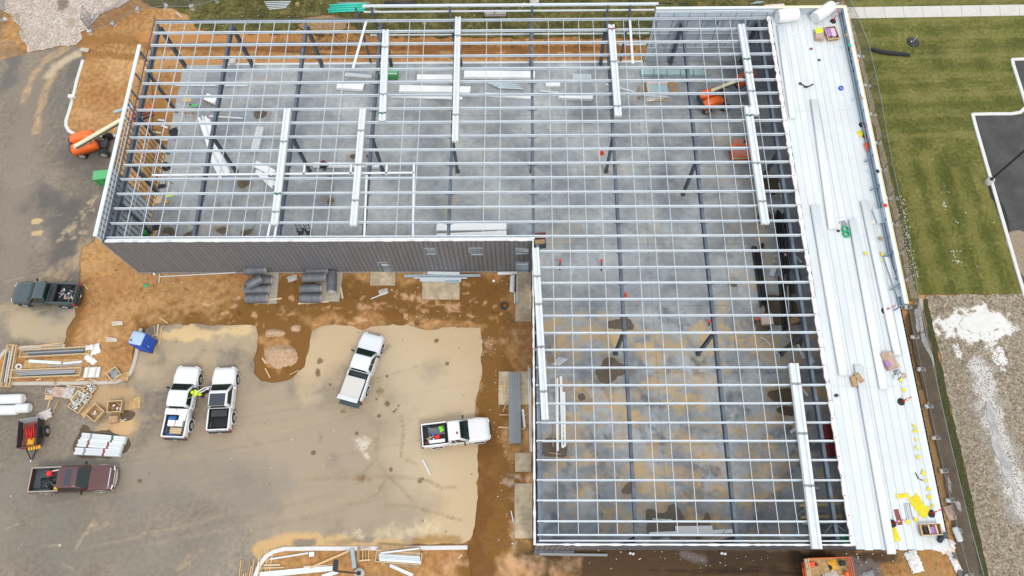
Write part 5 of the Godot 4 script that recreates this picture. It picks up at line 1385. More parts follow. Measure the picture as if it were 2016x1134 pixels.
func east_parapet(o: Node3D) -> void:
	var w := tag(Node3D.new(), "low parapet along the east roof edge with a timber cap")
	w.name = "parapet"; o.add_child(w, true)
	var top := 7.42
	var st := S()
	box(st, V(28.46, 7.0, 12.7), V(0.03, 0.84, 28.8))
	put("sheathing", st, M.panel_pale, w)
	st = S()
	box(st, V(28.4, top + 0.02, 12.7), V(0.30, 0.05, 28.9), Basis(), 0.01)
	put("cap_plate", st, M.panel_white, w)
	st = S()
	box(st, V(28.57, top + 0.03, 12.7), V(0.05, 0.08, 28.9))
	put("timber_edge", st, mat("yellow_timber", C(0.72, 0.58, 0.22), 0.8), w)
	st = S()
	box(st, V(28.25, ROOF + 0.2, 12.7), V(0.06, 0.1, 28.8))
	put("gutter_lip", st, M.panel_blue_grey, w)
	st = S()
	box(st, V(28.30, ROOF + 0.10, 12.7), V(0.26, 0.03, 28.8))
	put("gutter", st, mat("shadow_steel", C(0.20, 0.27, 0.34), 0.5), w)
	for i in 20:
		st = S()
		var z := -1.2 + i * 1.49
		box(st, V(28.38, 7.0, z), V(0.12, 0.8, 0.05))
		put("stud", st, M.panel_blue_grey, w)
	# returns and loose sheets along it
	st = S()
	box(st, V(28.2, 6.98, -1.62), V(0.6, 0.8, 0.05))
	put("return_sheet", st, M.panel_pale, w)
	st = S()
	box(st, V(25.2, 7.0, -1.66), V(6.4, 0.75, 0.06))
	put("sheathing", st, M.panel_pale, w)
	st = S()
	box(st, V(25.2, 7.42, -1.66), V(6.6, 0.05, 0.3), Basis(), 0.01)
	put("cap_plate", st, mat("cream_cap", C(0.72, 0.66, 0.5), 0.7), w)
	for z in [13.9, 16.6, 22.6, 25.4, 27.08]:
		st = S()
		bar(st, V(27.75, ROOF + 0.22, z + 0.35), V(28.4, top - 0.1, z), 0.12, 0.04)
		put("kicker", st, M.slate_steel_light, w)

# ---------------------------------------------------------------- makers of things
func panel_bundle(label: String, a: Vector3, b: Vector3, w: float, group: String, straps: Array, layers := 4, hgt := 0.11) -> Node3D:
	# a stack of nested ribbed roof sheets
	var o := thing("roof_panel_bundle", label, "roof panel bundle", a, atan2(-(b - a).z, (b - a).x), group)
	var l := a.distance_to(b)
	var f := [[-0.5, 0.0], [-0.45, 1.0], [-0.19, 1.25], [-0.10, 0.15], [0.08, 0.15], [0.17, 1.25], [0.44, 1.0], [0.5, 0.0]]
	for k in layers:
		var st := S()
		var y := 0.02 + k * 0.05
		var e := 0.06 * ((k * 7) % 3)
		for i in f.size() - 1:
			var p: Array = f[i]; var q: Array = f[i + 1]
			quad(st, V(e, y + p[1] * hgt, p[0] * w), V(l - e, y + p[1] * hgt, p[0] * w), V(l - e, y + q[1] * hgt, q[0] * w), V(e, y + q[1] * hgt, q[0] * w), V(0, 1, (p[0] + q[0]) * 0.6))
		quad(st, V(e, y - 0.01, -0.5 * w), V(l - e, y - 0.01, -0.5 * w), V(l - e, y - 0.01, 0.5 * w), V(e, y - 0.01, 0.5 * w), Vector3.DOWN)
		for s in [-0.5, 0.5]: quad(st, V(e, y - 0.035, s * w), V(l - e, y - 0.035, s * w), V(l - e, y, s * w), V(e, y, s * w), V(0, 0, s))
		put("panel", st, M.panel_white if k % 2 else M.roof_white, o)
	for s in straps:
		var st := S()
		var x: float = s[0] * l
		var top: float = 0.02 + layers * 0.05
		for i in f.size() - 1:
			var p: Array = f[i]; var q: Array = f[i + 1]
			quad(st, V(x - 0.09, top - 0.038 + p[1] * hgt, p[0] * w * 1.02), V(x + 0.09, top - 0.038 + p[1] * hgt, p[0] * w * 1.02), V(x + 0.09, top - 0.038 + q[1] * hgt, q[0] * w * 1.02), V(x - 0.09, top - 0.038 + q[1] * hgt, q[0] * w * 1.02), Vector3.UP)
		put("strap", st, M[s[1]], o)
	return o

func plank(called: String, label: String, cat: String, a: Vector3, b: Vector3, w: float, h: float, m: String, group := "") -> MeshInstance3D:
	var st := S()
	bar(st, a + V(0, h * 0.5, 0), b + V(0, h * 0.5, 0), w, h, minf(w, h) * 0.08)
	var o := put(called, st, M[m])
	tag(o, label, cat, group)
	return o

func block(called: String, label: String, cat: String, at: Vector3, size: Vector3, turn: float, m: String, group := "", bev := 0.02) -> MeshInstance3D:
	var st := S()
	box(st, at + V(0, size.y * 0.5, 0), size, Basis(Vector3.UP, turn), bev)
	var o := put(called, st, M[m])
	tag(o, label, cat, group)
	return o

func crate(label: String, at: Vector3, size: Vector3, turn: float, m := "lumber", group := "", open := true) -> Node3D:
	var o := thing("wooden_crate", label, "crate", at, turn, group)
	var st := S()
	box(st, V(0, 0.03, 0), V(size.x, 0.05, size.z))
	put("floor", st, M.plywood, o)
	for s in [-1, 1]:
		st = S()
		box(st, V(0, size.y * 0.5, s * (size.z * 0.5 - 0.015)), V(size.x, size.y, 0.03))
		put("side_board", st, M[m], o)
		st = S()
		box(st, V(s * (size.x * 0.5 - 0.015), size.y * 0.5, 0), V(0.03, size.y - 0.004, size.z - 0.062))
		put("end_board", st, M[m], o)
		st = S()
		box(st, V(0, size.y - 0.03, s * (size.z * 0.5 + 0.012)), V(size.x + 0.05, 0.07, 0.035))
		put("batten", st, M.lumber_pale, o)
		st = S()
		box(st, V(s * (size.x * 0.5 + 0.012), size.y - 0.03, 0), V(0.035, 0.07, size.z - 0.06))
		put("batten", st, M.lumber_pale, o)
		for x in [-0.47, 0.47]:
			st = S()
			box(st, V(x * size.x, size.y * 0.5, s * (size.z * 0.5 + 0.012)), V(0.07, size.y - 0.12, 0.03))
			put("post", st, M.lumber_pale, o)
	if not open:
		st = S()
		box(st, V(0, size.y + 0.015, 0), V(size.x, 0.03, size.z))
		put("lid", st, M.plywood, o)
	return o

func jumble(called: String, label: String, cat: String, at: Vector3, ext: Vector3, turn: float, ms: Array, n: int, sd: int, long_ := 0.3) -> Node3D:
	# loose small parts lying in a heap; each piece a part
	var o := thing(called, label, cat, at, turn)
	var r := RandomNumberGenerator.new(); r.seed = sd
	for i in n:
		var st := S()
		var c := V(r.randf_range(-0.5, 0.5) * ext.x, r.randf_range(0.0, 1.0) * ext.y + 0.04, r.randf_range(-0.5, 0.5) * ext.z)
		box(st, c, V(r.randf_range(0.4, 1.0) * long_, r.randf_range(0.03, 0.08), r.randf_range(0.05, 0.14)), Basis.from_euler(V(r.randf_range(-0.3, 0.3), r.randf() * TAU, r.randf_range(-0.3, 0.3))), 0.01)
		put("piece", st, M[ms[i % ms.size()]], o)
	return o

func roll(called: String, label: String, cat: String, a: Vector3, b: Vector3, r: float, m: String, me: String, group := "", wrinkle := 0.03) -> Node3D:
	var o := thing(called, label, cat, Vector3.ZERO, 0.0, group)
	o.position = (a + b) * 0.5
	var d := (b - a) * 0.5
	var f := FastNoiseLite.new(); f.seed = int(a.x * 10.0); f.frequency = 1.6
	var st := S(true)
	var rings := []
	for i in 9:
		var t := lerpf(-1.0, 1.0, i / 8.0)
		var q := ring(d * t, d, r, 20)
		for k in q.size():
			var e: float = 1.0 + wrinkle * f.get_noise_3dv(q[k] * 2.0 + a) - (0.07 if i in [0, 8] else 0.0)
			q[k] = d * t + (q[k] - d * t) * e
		rings.append(q)
	loft(st, rings, false)
	put("wrap", st, M[m], o)
	for s in [-1, 1]:
		st = S()
		var c: Vector3 = d * s * 0.995
		tube(st, c - d.normalized() * 0.02, c + d.normalized() * 0.012, r * 0.92, r * 0.86, 20)
		for k in 3: torus(st, c + d.normalized() * s * 0.012, d, r * (0.25 + 0.22 * k), 0.018, 16, 5)
		put("end", st, M[me], o)
	return o

func coil(called: String, label: String, cat: String, at: Vector3, R: float, r: float, m: String, n := 3, group := "") -> MeshInstance3D:
	var st := S(true)
	for i in n: torus(st, at + V(0.03 * (i % 2), r + i * r * 1.3, 0.03 * ((i + 1) % 2)), V(0.1 * (i % 2), 1, 0.06 * i), R * (1.0 - 0.08 * i), r, 18, 6)
	var o := put(called, st, M[m])
	tag(o, label, cat, group)
	return o

func cloth(called: String, label: String, cat: String, at: Vector3, size: Vector3, turn: float, m: String, sd: int, group := "") -> MeshInstance3D:
	# a limp crumpled sheet or bag
	var f := FastNoiseLite.new(); f.seed = sd; f.frequency = 1.3; f.fractal_octaves = 3
	var st := S(true)
	var b := Basis(Vector3.UP, turn)
	var g := 12
	var p := func(i, k) -> Vector3:
		var u: float = i / float(g) - 0.5; var v: float = k / float(g) - 0.5
		var e := maxf(absf(u), absf(v)) * 2.0
		var lim := 1.0 - 0.28 * (f.get_noise_2d(u * 3.0 + sd, v * 3.0) + 0.3)
		return at + b * V(u * size.x * lim, 0.02 + size.y * (0.45 + 0.55 * f.get_noise_2d(u * 4.0, v * 4.0 + sd)) * (1.0 - e * e), v * size.z * lim)
	for i in g:
		for k in g:
			quad(st, p.call(i, k), p.call(i + 1, k), p.call(i + 1, k + 1), p.call(i, k + 1), Vector3.UP)
	var o := put(called, st, M[m])
	tag(o, label, cat, group)
	return o

func body_mesh(st: SurfaceTool, bones: Array, cell := 0.035, k := 0.05) -> void:
	# one continuous skin over tapered capsules (surface nets)
	var lo := Vector3.ONE * 1e9; var hi := -lo
	for b in bones:
		for e in [[b[0], b[2]], [b[1], b[3]]]:
			lo = lo.min(e[0] - Vector3.ONE * (e[1] + 0.1)); hi = hi.max(e[0] + Vector3.ONE * (e[1] + 0.1))
	var n := Vector3i((hi - lo) / cell) + Vector3i(2, 2, 2)
	var val := PackedFloat32Array(); val.resize(n.x * n.y * n.z)
	for z in n.z:
		for y in n.y:
			for x in n.x:
				var p := lo + V(x, y, z) * cell
				var d := 1e3
				for b in bones:
					var a: Vector3 = b[0]; var ab: Vector3 = b[1] - a
					var t := clampf((p - a).dot(ab) / maxf(ab.length_squared(), 1e-6), 0.0, 1.0)
					var e: float = p.distance_to(a + ab * t) - lerpf(b[2], b[3], t)
					var h := clampf(0.5 + 0.5 * (d - e) / k, 0.0, 1.0)
					d = lerpf(d, e, h) - k * h * (1.0 - h)
				val[x + n.x * (y + n.y * z)] = d
	var vert := {}
	for z in n.z - 1:
		for y in n.y - 1:
			for x in n.x - 1:
				var s := Vector3.ZERO; var c := 0
				for e in [[0, 0, 0, 1, 0, 0], [0, 1, 0, 1, 1, 0], [0, 0, 1, 1, 0, 1], [0, 1, 1, 1, 1, 1], [0, 0, 0, 0, 1, 0], [1, 0, 0, 1, 1, 0], [0, 0, 1, 0, 1, 1], [1, 0, 1, 1, 1, 1], [0, 0, 0, 0, 0, 1], [1, 0, 0, 1, 0, 1], [0, 1, 0, 0, 1, 1], [1, 1, 0, 1, 1, 1]]:
					var a := val[x + e[0] + n.x * (y + e[1] + n.y * (z + e[2]))]; var b := val[x + e[3] + n.x * (y + e[4] + n.y * (z + e[5]))]
					if (a < 0.0) != (b < 0.0):
						s += V(e[0], e[1], e[2]).lerp(V(e[3], e[4], e[5]), a / (a - b)); c += 1
				if c: vert[x + n.x * (y + n.y * z)] = lo + (V(x, y, z) + s / c) * cell
	var st3 := [1, n.x, n.x * n.y]
	for z in range(1, n.z - 1):
		for y in range(1, n.y - 1):
			for x in range(1, n.x - 1):
				var i := x + n.x * (y + n.y * z)
				for ax in 3:
					var j: int = i + st3[ax]
					if (val[i] < 0.0) != (val[j] < 0.0):
						var u: int = st3[(ax + 1) % 3]; var w: int = st3[(ax + 2) % 3]
						var o := Vector3.ZERO; o[ax] = 1.0 if val[i] < 0.0 else -1.0
						if vert.has(i) and vert.has(i - u) and vert.has(i - u - w) and vert.has(i - w):
							quad(st, vert[i], vert[i - u], vert[i - u - w], vert[i - w], o)

func person(label: String, at: Vector3, turn: float, lean: float, top_m: String, low_m: String, hat_m: String, crouch := 0.0, reach := 0.6) -> Node3D:
	# faces local +x; lean bends the back forward, crouch folds the legs
	var o := thing("person", label, "person", at, turn)
	var hipy := 0.92 - 0.5 * crouch
	var hip := V(-0.12 * crouch - 0.05 * lean, hipy, 0)
	var up := V(sin(lean), cos(lean), 0)
	var chest := hip + up * 0.40; var neck := hip + up * 0.54; var fw := V(cos(lean), -sin(lean), 0)
	var legs := []; var torso := [[hip, chest, 0.175, 0.20]]
	torso.append([hip + V(0, 0.02, -0.08), hip + V(0, 0.02, 0.08), 0.13, 0.13])
	torso.append([chest + V(0, 0.04, -0.12), chest + V(0, 0.04, 0.12), 0.125, 0.125])
	for s in [-1, 1]:
		var knee := V(0.10 + 0.34 * crouch, 0.48 - 0.05 * crouch, s * 0.12)
		var foot := V(-0.02 - 0.06 * crouch, 0.08, s * 0.13)
		legs.append([hip + V(0, -0.04, s * 0.10), knee, 0.095, 0.065])
		legs.append([knee, foot, 0.062, 0.045])
		legs.append([foot, foot + V(0.17, -0.03, 0.01 * s), 0.05, 0.04])
		var sh := chest + up * 0.08 + V(0, 0, s * 0.19)
		var el := sh + fw * 0.16 * reach + V(0.02, -0.22, s * 0.02)
		var ha := el + fw * 0.24 * reach + V(0.06, -0.08 + 0.06 * reach, -s * 0.04)
		torso.append([sh, el, 0.08, 0.062]); torso.append([el, ha, 0.06, 0.045])
		legs.append([hip, hip, 0.12, 0.12])
		var hs := S(true)
		var hb := [[ha, ha + (ha - el).normalized() * 0.09, 0.034, 0.032]]
		for k in 4: hb.append([ha + (ha - el).normalized() * 0.09 + V(0, 0, (k - 1.5) * 0.02), ha + (ha - el).normalized() * (0.15 + 0.01 * (k % 2)) + V(0, -0.02, (k - 1.5) * 0.022), 0.010, 0.008])
		hb.append([ha + V(0, 0, -s * 0.03), ha + (ha - el).normalized() * 0.06 + V(0, 0, -s * 0.06), 0.011, 0.009])
		body_mesh(hs, hb, 0.008, 0.012)
		put("hand", hs, M.skin, o)
	var st := S(true)
	body_mesh(st, torso, 0.035, 0.06)
	put("jacket", st, M[top_m], o)
	st = S(true)
	body_mesh(st, legs, 0.035, 0.05)
	put("trousers", st, M[low_m], o)
	var head := neck + up * 0.16 + fw * 0.03
	st = S(true)
	body_mesh(st, [[neck, head, 0.055, 0.06], [head, head + up * 0.03, 0.095, 0.09], [head - up * 0.05 + fw * 0.04, head + fw * 0.06, 0.06, 0.06], [head + fw * 0.10, head + fw * 0.115 - up * 0.02, 0.016, 0.018]], 0.015, 0.03)
	put("head", st, M.skin, o)
	st = S()
	for s in [-1, 1]: box(st, head + fw * 0.098 + up * 0.02 + V(0, 0, s * 0.035), V(0.012, 0.012, 0.02))
	put("eyes", st, M.black_plastic, o)
	st = S(true)
	lump(st, head + up * 0.06, V(0.135, 0.09, 0.115), 0.0, 1, 14)
	tube(st, head + up * 0.045, head + up * 0.055, 0.15, 0.14, 16)
	put("hard_hat", st, M[hat_m], o)
	return o

func wheel(o: Node3D, c: Vector3, r: float, w: float, s: float) -> void:
	var t := Node3D.new()
	t.name = "wheel"; o.add_child(t, true)
	var st := S(true)
	var rings := []
	for e in [[-0.5, 0.80], [-0.46, 0.95], [-0.3, 1.0], [0.3, 1.0], [0.46, 0.95], [0.5, 0.80]]: rings.append(ring(c + V(0, 0, e[0] * w), Vector3.BACK, r * e[1], 22))
	loft(st, rings)
	put("tyre", st, M.rubber, t)
	st = S()
	tube(st, c + V(0, 0, s * w * 0.47), c + V(0, 0, s * (w * 0.5 + 0.012)), r * 0.64, r * 0.6, 18)
	for k in 5:
		var a := TAU * k / 5.0
		bar(st, c + V(0, 0, s * (w * 0.5 + 0.02)), c + V(cos(a) * r * 0.56, sin(a) * r * 0.56, s * (w * 0.5 + 0.02)), 0.07, 0.03, 0.0, Vector3.BACK)
	put("rim", st, M.rim, t)

func rounded(x0: float, x1: float, hw: float, y: float, c: float) -> Array:
	return [V(x0, y, -hw + c), V(x0 - c * 0.35, y, -hw + c * 0.3), V(x0 - c, y, -hw), V(x1 + c, y, -hw), V(x1 + c * 0.3, y, -hw + c * 0.3), V(x1, y, -hw + c), V(x1, y, hw - c), V(x1 + c * 0.3, y, hw - c * 0.3), V(x1 + c, y, hw), V(x0 - c, y, hw), V(x0 - c * 0.35, y, hw - c * 0.3), V(x0, y, hw - c)]

func pickup(label: String, at: Vector3, turn: float, L: float, wd: float, hood: float, cab: float, paint_m: String, opt := {}) -> Node3D:
	var o := thing("pickup_truck", label, "pickup truck", V(at.x, 0.012, at.z), turn, "pickup trucks on the lot")
	var pm: Material = M[paint_m]
	var hw := wd * 0.5
	var xf := L * 0.5; var xc := xf - hood; var xr := xc - cab
	var st := S(true)
	var rings := []
	for e in [[xf, 0.80, 0.88, 0.5], [xf - 0.07, 0.90, 1.0, 0.42], [xf - 0.22, 0.965, 1.09, 0.38], [xf - 0.5, 0.99, 1.14, 0.36], [xf - 0.95, 1.0, 1.17, 0.36], [xc, 1.0, 1.215, 0.36], [xc - 0.3, 1.0, 1.26, 0.36], [xr, 1.0, 1.28, 0.36]]:
		var w: float = hw * e[1]; var t: float = e[2]; var b: float = e[3]
		rings.append([V(e[0], b, -w * 0.9), V(e[0], b + 0.18, -w * 0.985), V(e[0], t - 0.36, -w), V(e[0], t - 0.14, -w * 0.985), V(e[0], t - 0.04, -w * 0.93), V(e[0], t - 0.005, -w * 0.80), V(e[0], t + 0.015, -w * 0.5), V(e[0], t + 0.03, 0), V(e[0], t + 0.015, w * 0.5), V(e[0], t - 0.005, w * 0.80), V(e[0], t - 0.04, w * 0.93), V(e[0], t - 0.14, w * 0.985), V(e[0], t - 0.36, w), V(e[0], b + 0.18, w * 0.985), V(e[0], b, w * 0.9)])
	loft(st, rings)
	put("body", st, pm, o)
	for s in [-1, 1]:   # creases along the hood
		st = S()
		bar(st, V(xf - 0.3, 1.115, s * hw * 0.62), V(xc + 0.05, 1.235, s * hw * 0.66), 0.05, 0.02, 0.008)
		put("hood_crease", st, pm, o)
	# cab
	st = S(true)
	var g := [rounded(xc - 0.02, xr + 0.01, hw * 0.955, 1.22, 0.16), rounded(xc - 0.74, xr + 0.07, hw * 0.80, 1.84, 0.16), rounded(xc - 0.84, xr + 0.11, hw * 0.76, 1.895, 0.16), rounded(xc - 1.02, xr + 0.22, hw * 0.62, 1.925, 0.16)]
	loft(st, g)
	put("cab", st, pm, o)
	if opt.get("ribs", false):
		for k in 5:
			st = S()
			bar(st, V(xc - 1.05, 1.93, (k - 2) * 0.21), V(xr + 0.28, 1.93, (k - 2) * 0.21), 0.05, 0.025, 0.01)
			put("roof_rib", st, pm, o)
	# glass, a little proud of the cab
	var lerp_side := func(u: float, v: float, s: float) -> Vector3:   # u along the length at belt, v up
		var bx := lerpf(xc - 0.02 - 0.16, xr + 0.17, u); var tx := lerpf(xc - 0.74 - 0.16, xr + 0.23, u)
		return V(lerpf(bx, tx, v), lerpf(1.22, 1.84, v), s * (lerpf(hw * 0.955, hw * 0.80, v) + 0.012))
	var ws := []
	for e in [[0.06, -0.90], [0.06, 0.90], [0.96, 0.86], [0.96, -0.86]]:
		var v: float = e[0]
		ws.append(V(lerpf(xc - 0.02, xc - 0.74, v) + 0.018, lerpf(1.22, 1.84, v) + 0.016, e[1] * (lerpf(hw * 0.955, hw * 0.80, v) - 0.02)))
	panel("windshield", o, ws, M.car_glass, 0.012)
	var rw := []
	for e in [[0.25, -0.78], [0.25, 0.78], [0.9, 0.74], [0.9, -0.74]]:
		var v: float = e[0]
		rw.append(V(lerpf(xr + 0.01, xr + 0.07, v) - 0.014, lerpf(1.22, 1.84, v), e[1] * lerpf(hw * 0.955, hw * 0.80, v)))
	panel("rear_window", o, rw, M.car_glass, 0.012)
	var spl: Array = opt.get("windows", [[0.02, 0.52], [0.56, 0.98]])
	for s in [-1, 1]:
		for w in spl:
			var u0: float = w[0]; var u1: float = w[1]
			panel("side_window", o, [lerp_side.call(u0, 0.12, s), lerp_side.call(u1, 0.12, s), lerp_side.call(u1, 0.92, s), lerp_side.call(u0, 0.92, s)], M.car_glass, 0.012)
			var dr := Node3D.new()
			dr.name = "door"; o.add_child(dr, true)
			st = S()
			var dx0 := lerpf(xc - 0.10, xr + 0.1, u0); var dx1 := lerpf(xc - 0.10, xr + 0.1, u1)
			box(st, V((dx0 + dx1) * 0.5, 0.82, s * (hw + 0.002)), V(absf(dx1 - dx0), 0.62, 0.03), Basis(), 0.012)
			put("skin", st, pm, dr)
			st = S()
			box(st, V(lerpf(dx0, dx1, 0.82), 1.02, s * (hw + 0.025)), V(0.16, 0.035, 0.03), Basis(), 0.01)
			put("handle", st, M[opt.get("handle", "black_plastic")], dr)
	if opt.get("sunroof", false):
		st = S()
		var sx: Array = opt.get("sunroof_x", [0.95, 2.2, 0.72])
		box(st, V(xc - (sx[0] + sx[1]) * 0.5, 1.93, 0), V(sx[1] - sx[0], 0.03, hw * 2.0 * sx[2] * 0.78), Basis(), 0.01)
		put("sunroof", st, mat("sunroof_glass", C(0.035, 0.045, 0.06), 0.15) if not M.has("sunroof_glass") else M.sunroof_glass, o)
	# bed
	var bl := M[opt.get("liner", "bed_liner")] as Material
	var rail: Material = M[opt.get("rail", paint_m)]
	var xb := -xf + 0.10
	for s in [-1, 1]:
		st = S(true)
		var rr := []
		for x in [xr - 0.03, (xr + xb) * 0.5, xb]:
			rr.append([V(x, 0.42, s * hw * 0.90), V(x, 0.62, s * hw * 0.985), V(x, 1.0, s * hw), V(x, 1.24, s * hw * 0.985), V(x, 1.285, s * hw * 0.96), V(x, 1.285, s * (hw * 0.96 - 0.09)), V(x, 1.2, s * (hw * 0.96 - 0.11)), V(x, 0.5, s * (hw * 0.9 - 0.1))])
		loft(st, rr)
		put("bed_side", st, pm, o)
		st = S()
		box(st, V((xr + xb) * 0.5 - 0.01, 1.292, s * (hw * 0.96 - 0.045)), V(xr - xb - 0.05, 0.02, 0.10), Basis(), 0.006)
		put("bed_rail", st, rail, o)
		st = S()
		box(st, V((xr + xb) * 0.5, 1.0, s * (hw * 0.96 - 0.125)), V(xr - xb - 0.06, 0.52, 0.02))
		box(st, V(-xf + 1.15, 0.86, s * (hw * 0.96 - 0.23)), V(0.86, 0.24, 0.2), Basis(), 0.05)
		put("bed_liner_side", st, bl, o)
	st = S()
	box(st, V((xr + xb) * 0.5, 0.74, 0), V(xr - xb, 0.05, wd - 0.3))
	for k in 8: box(st, V((xr + xb) * 0.5, 0.775, (k - 3.5) * 0.16), V(xr - xb - 0.1, 0.02, 0.07))
	box(st, V(xr - 0.06, 1.0, 0), V(0.03, 0.5, wd - 0.24))
	put("bed_floor", st, bl, o)
	var tg := Node3D.new()
	tg.name = "tailgate"; o.add_child(tg, true)
	st = S()
	if opt.get("tailgate_down", false): box(st, V(-xf - 0.22, 0.80, 0), V(0.55, 0.07, wd - 0.22), Basis(), 0.015)
	else: box(st, V(-xf + 0.06, 0.98, 0), V(0.075, 0.60, wd - 0.10), Basis(), 0.02)
	put("skin", st, M.bed_blue_grey if opt.get("tailgate_down", false) else pm, tg)
	if not opt.get("tailgate_down", false):
		st = S()
		box(st, V(-xf + 0.06, 1.288, 0), V(0.085, 0.02, wd - 0.11), Basis(), 0.006)
		put("top_cap", st, rail, tg)
		st = S()
		box(st, V(-xf + 0.015, 1.12, 0), V(0.02, 0.06, 0.24))
		put("handle", st, M.black_plastic, tg)
	# lamps, bumpers, grille, mirrors, plate
	for s in [-1, 1]:
		st = S()
		box(st, V(-xf + 0.05, 1.0, s * (hw * 0.955)), V(0.12, 0.36, 0.12), Basis(), 0.03)
		put("tail_lamp", st, M.tail_red, o)
		st = S()
		box(st, V(xf - 0.10, 0.90, s * hw * 0.72), V(0.20, 0.15, 0.36), Basis(Vector3.UP, -s * 0.35), 0.03)
		put("headlight", st, M.lamp_clear, o)
		var mr := Node3D.new()
		mr.name = "mirror"; o.add_child(mr, true)
		st = S()
		box(st, V(xc - 0.42, 1.33, s * (hw + 0.17)), V(0.13, 0.2, 0.24), Basis(Vector3.UP, s * 0.2), 0.03)
		put("shell", st, M[opt.get("mirror", "black_plastic")], mr)
		st = S()
		bar(st, V(xc - 0.42, 1.27, s * (hw * 0.94)), V(xc - 0.42, 1.29, s * (hw + 0.1)), 0.06, 0.05)
		put("arm", st, M.black_plastic, mr)
		for x in [xf - 0.98, -xf + 1.15]:
			st = S()
			tube(st, V(x, 0.44, s * (hw - 0.25)), V(x, 0.44, s * (hw + 0.006)), 0.53, 0.53, 24)
			put("wheel_arch", st, M.black_plastic, o)
			st = S(true)
			torus(st, V(x, 0.46, s * (hw - 0.005)), Vector3.BACK, 0.53, 0.045, 24, 6)
			put("arch_flare", st, M[opt.get("flare", paint_m)], o)
			wheel(o, V(x, 0.40, s * (hw - 0.09)), 0.40, 0.26, s)
	st = S(true)
	rings = []
	for k in 9:
		var z := lerpf(-1, 1, k / 8.0)
		var c := V(xf + 0.06 - 0.20 * z * z, 0.56, z * hw * 0.97)
		rings.append([c + V(-0.08, -0.12, 0), c + V(0.05, -0.10, 0), c + V(0.07, 0.05, 0), c + V(0.0, 0.12, 0), c + V(-0.08, 0.12, 0)])
	loft(st, rings)
	put("front_bumper", st, M[opt.get("bumper", paint_m)], o)
	st = S()
	box(st, V(xf + 0.005, 0.80, 0), V(0.05, 0.24, wd * 0.55), Basis(), 0.02)
	put("grille", st, M[opt.get("grille", "black_plastic")], o)
	st = S()
	box(st, V(-xf - 0.03, 0.60, 0), V(0.16, 0.17, wd - 0.06), Basis(), 0.03)
	put("rear_bumper", st, M[opt.get("rear_bumper", "black_steel")], o)
	st = S()
	box(st, V(-xf - 0.115, 0.62, 0), V(0.012, 0.1, 0.28))
	put("number_plate", st, M.sign_white, o)
	for s in [-1, 1]:
		st = S()
		bar(st, V(xc - 0.06, 1.25, s * 0.1), V(xc - 0.32, 1.475, s * 0.1 + 0.36), 0.02, 0.015)
		put("wiper", st, M.black_plastic, o)
	return o

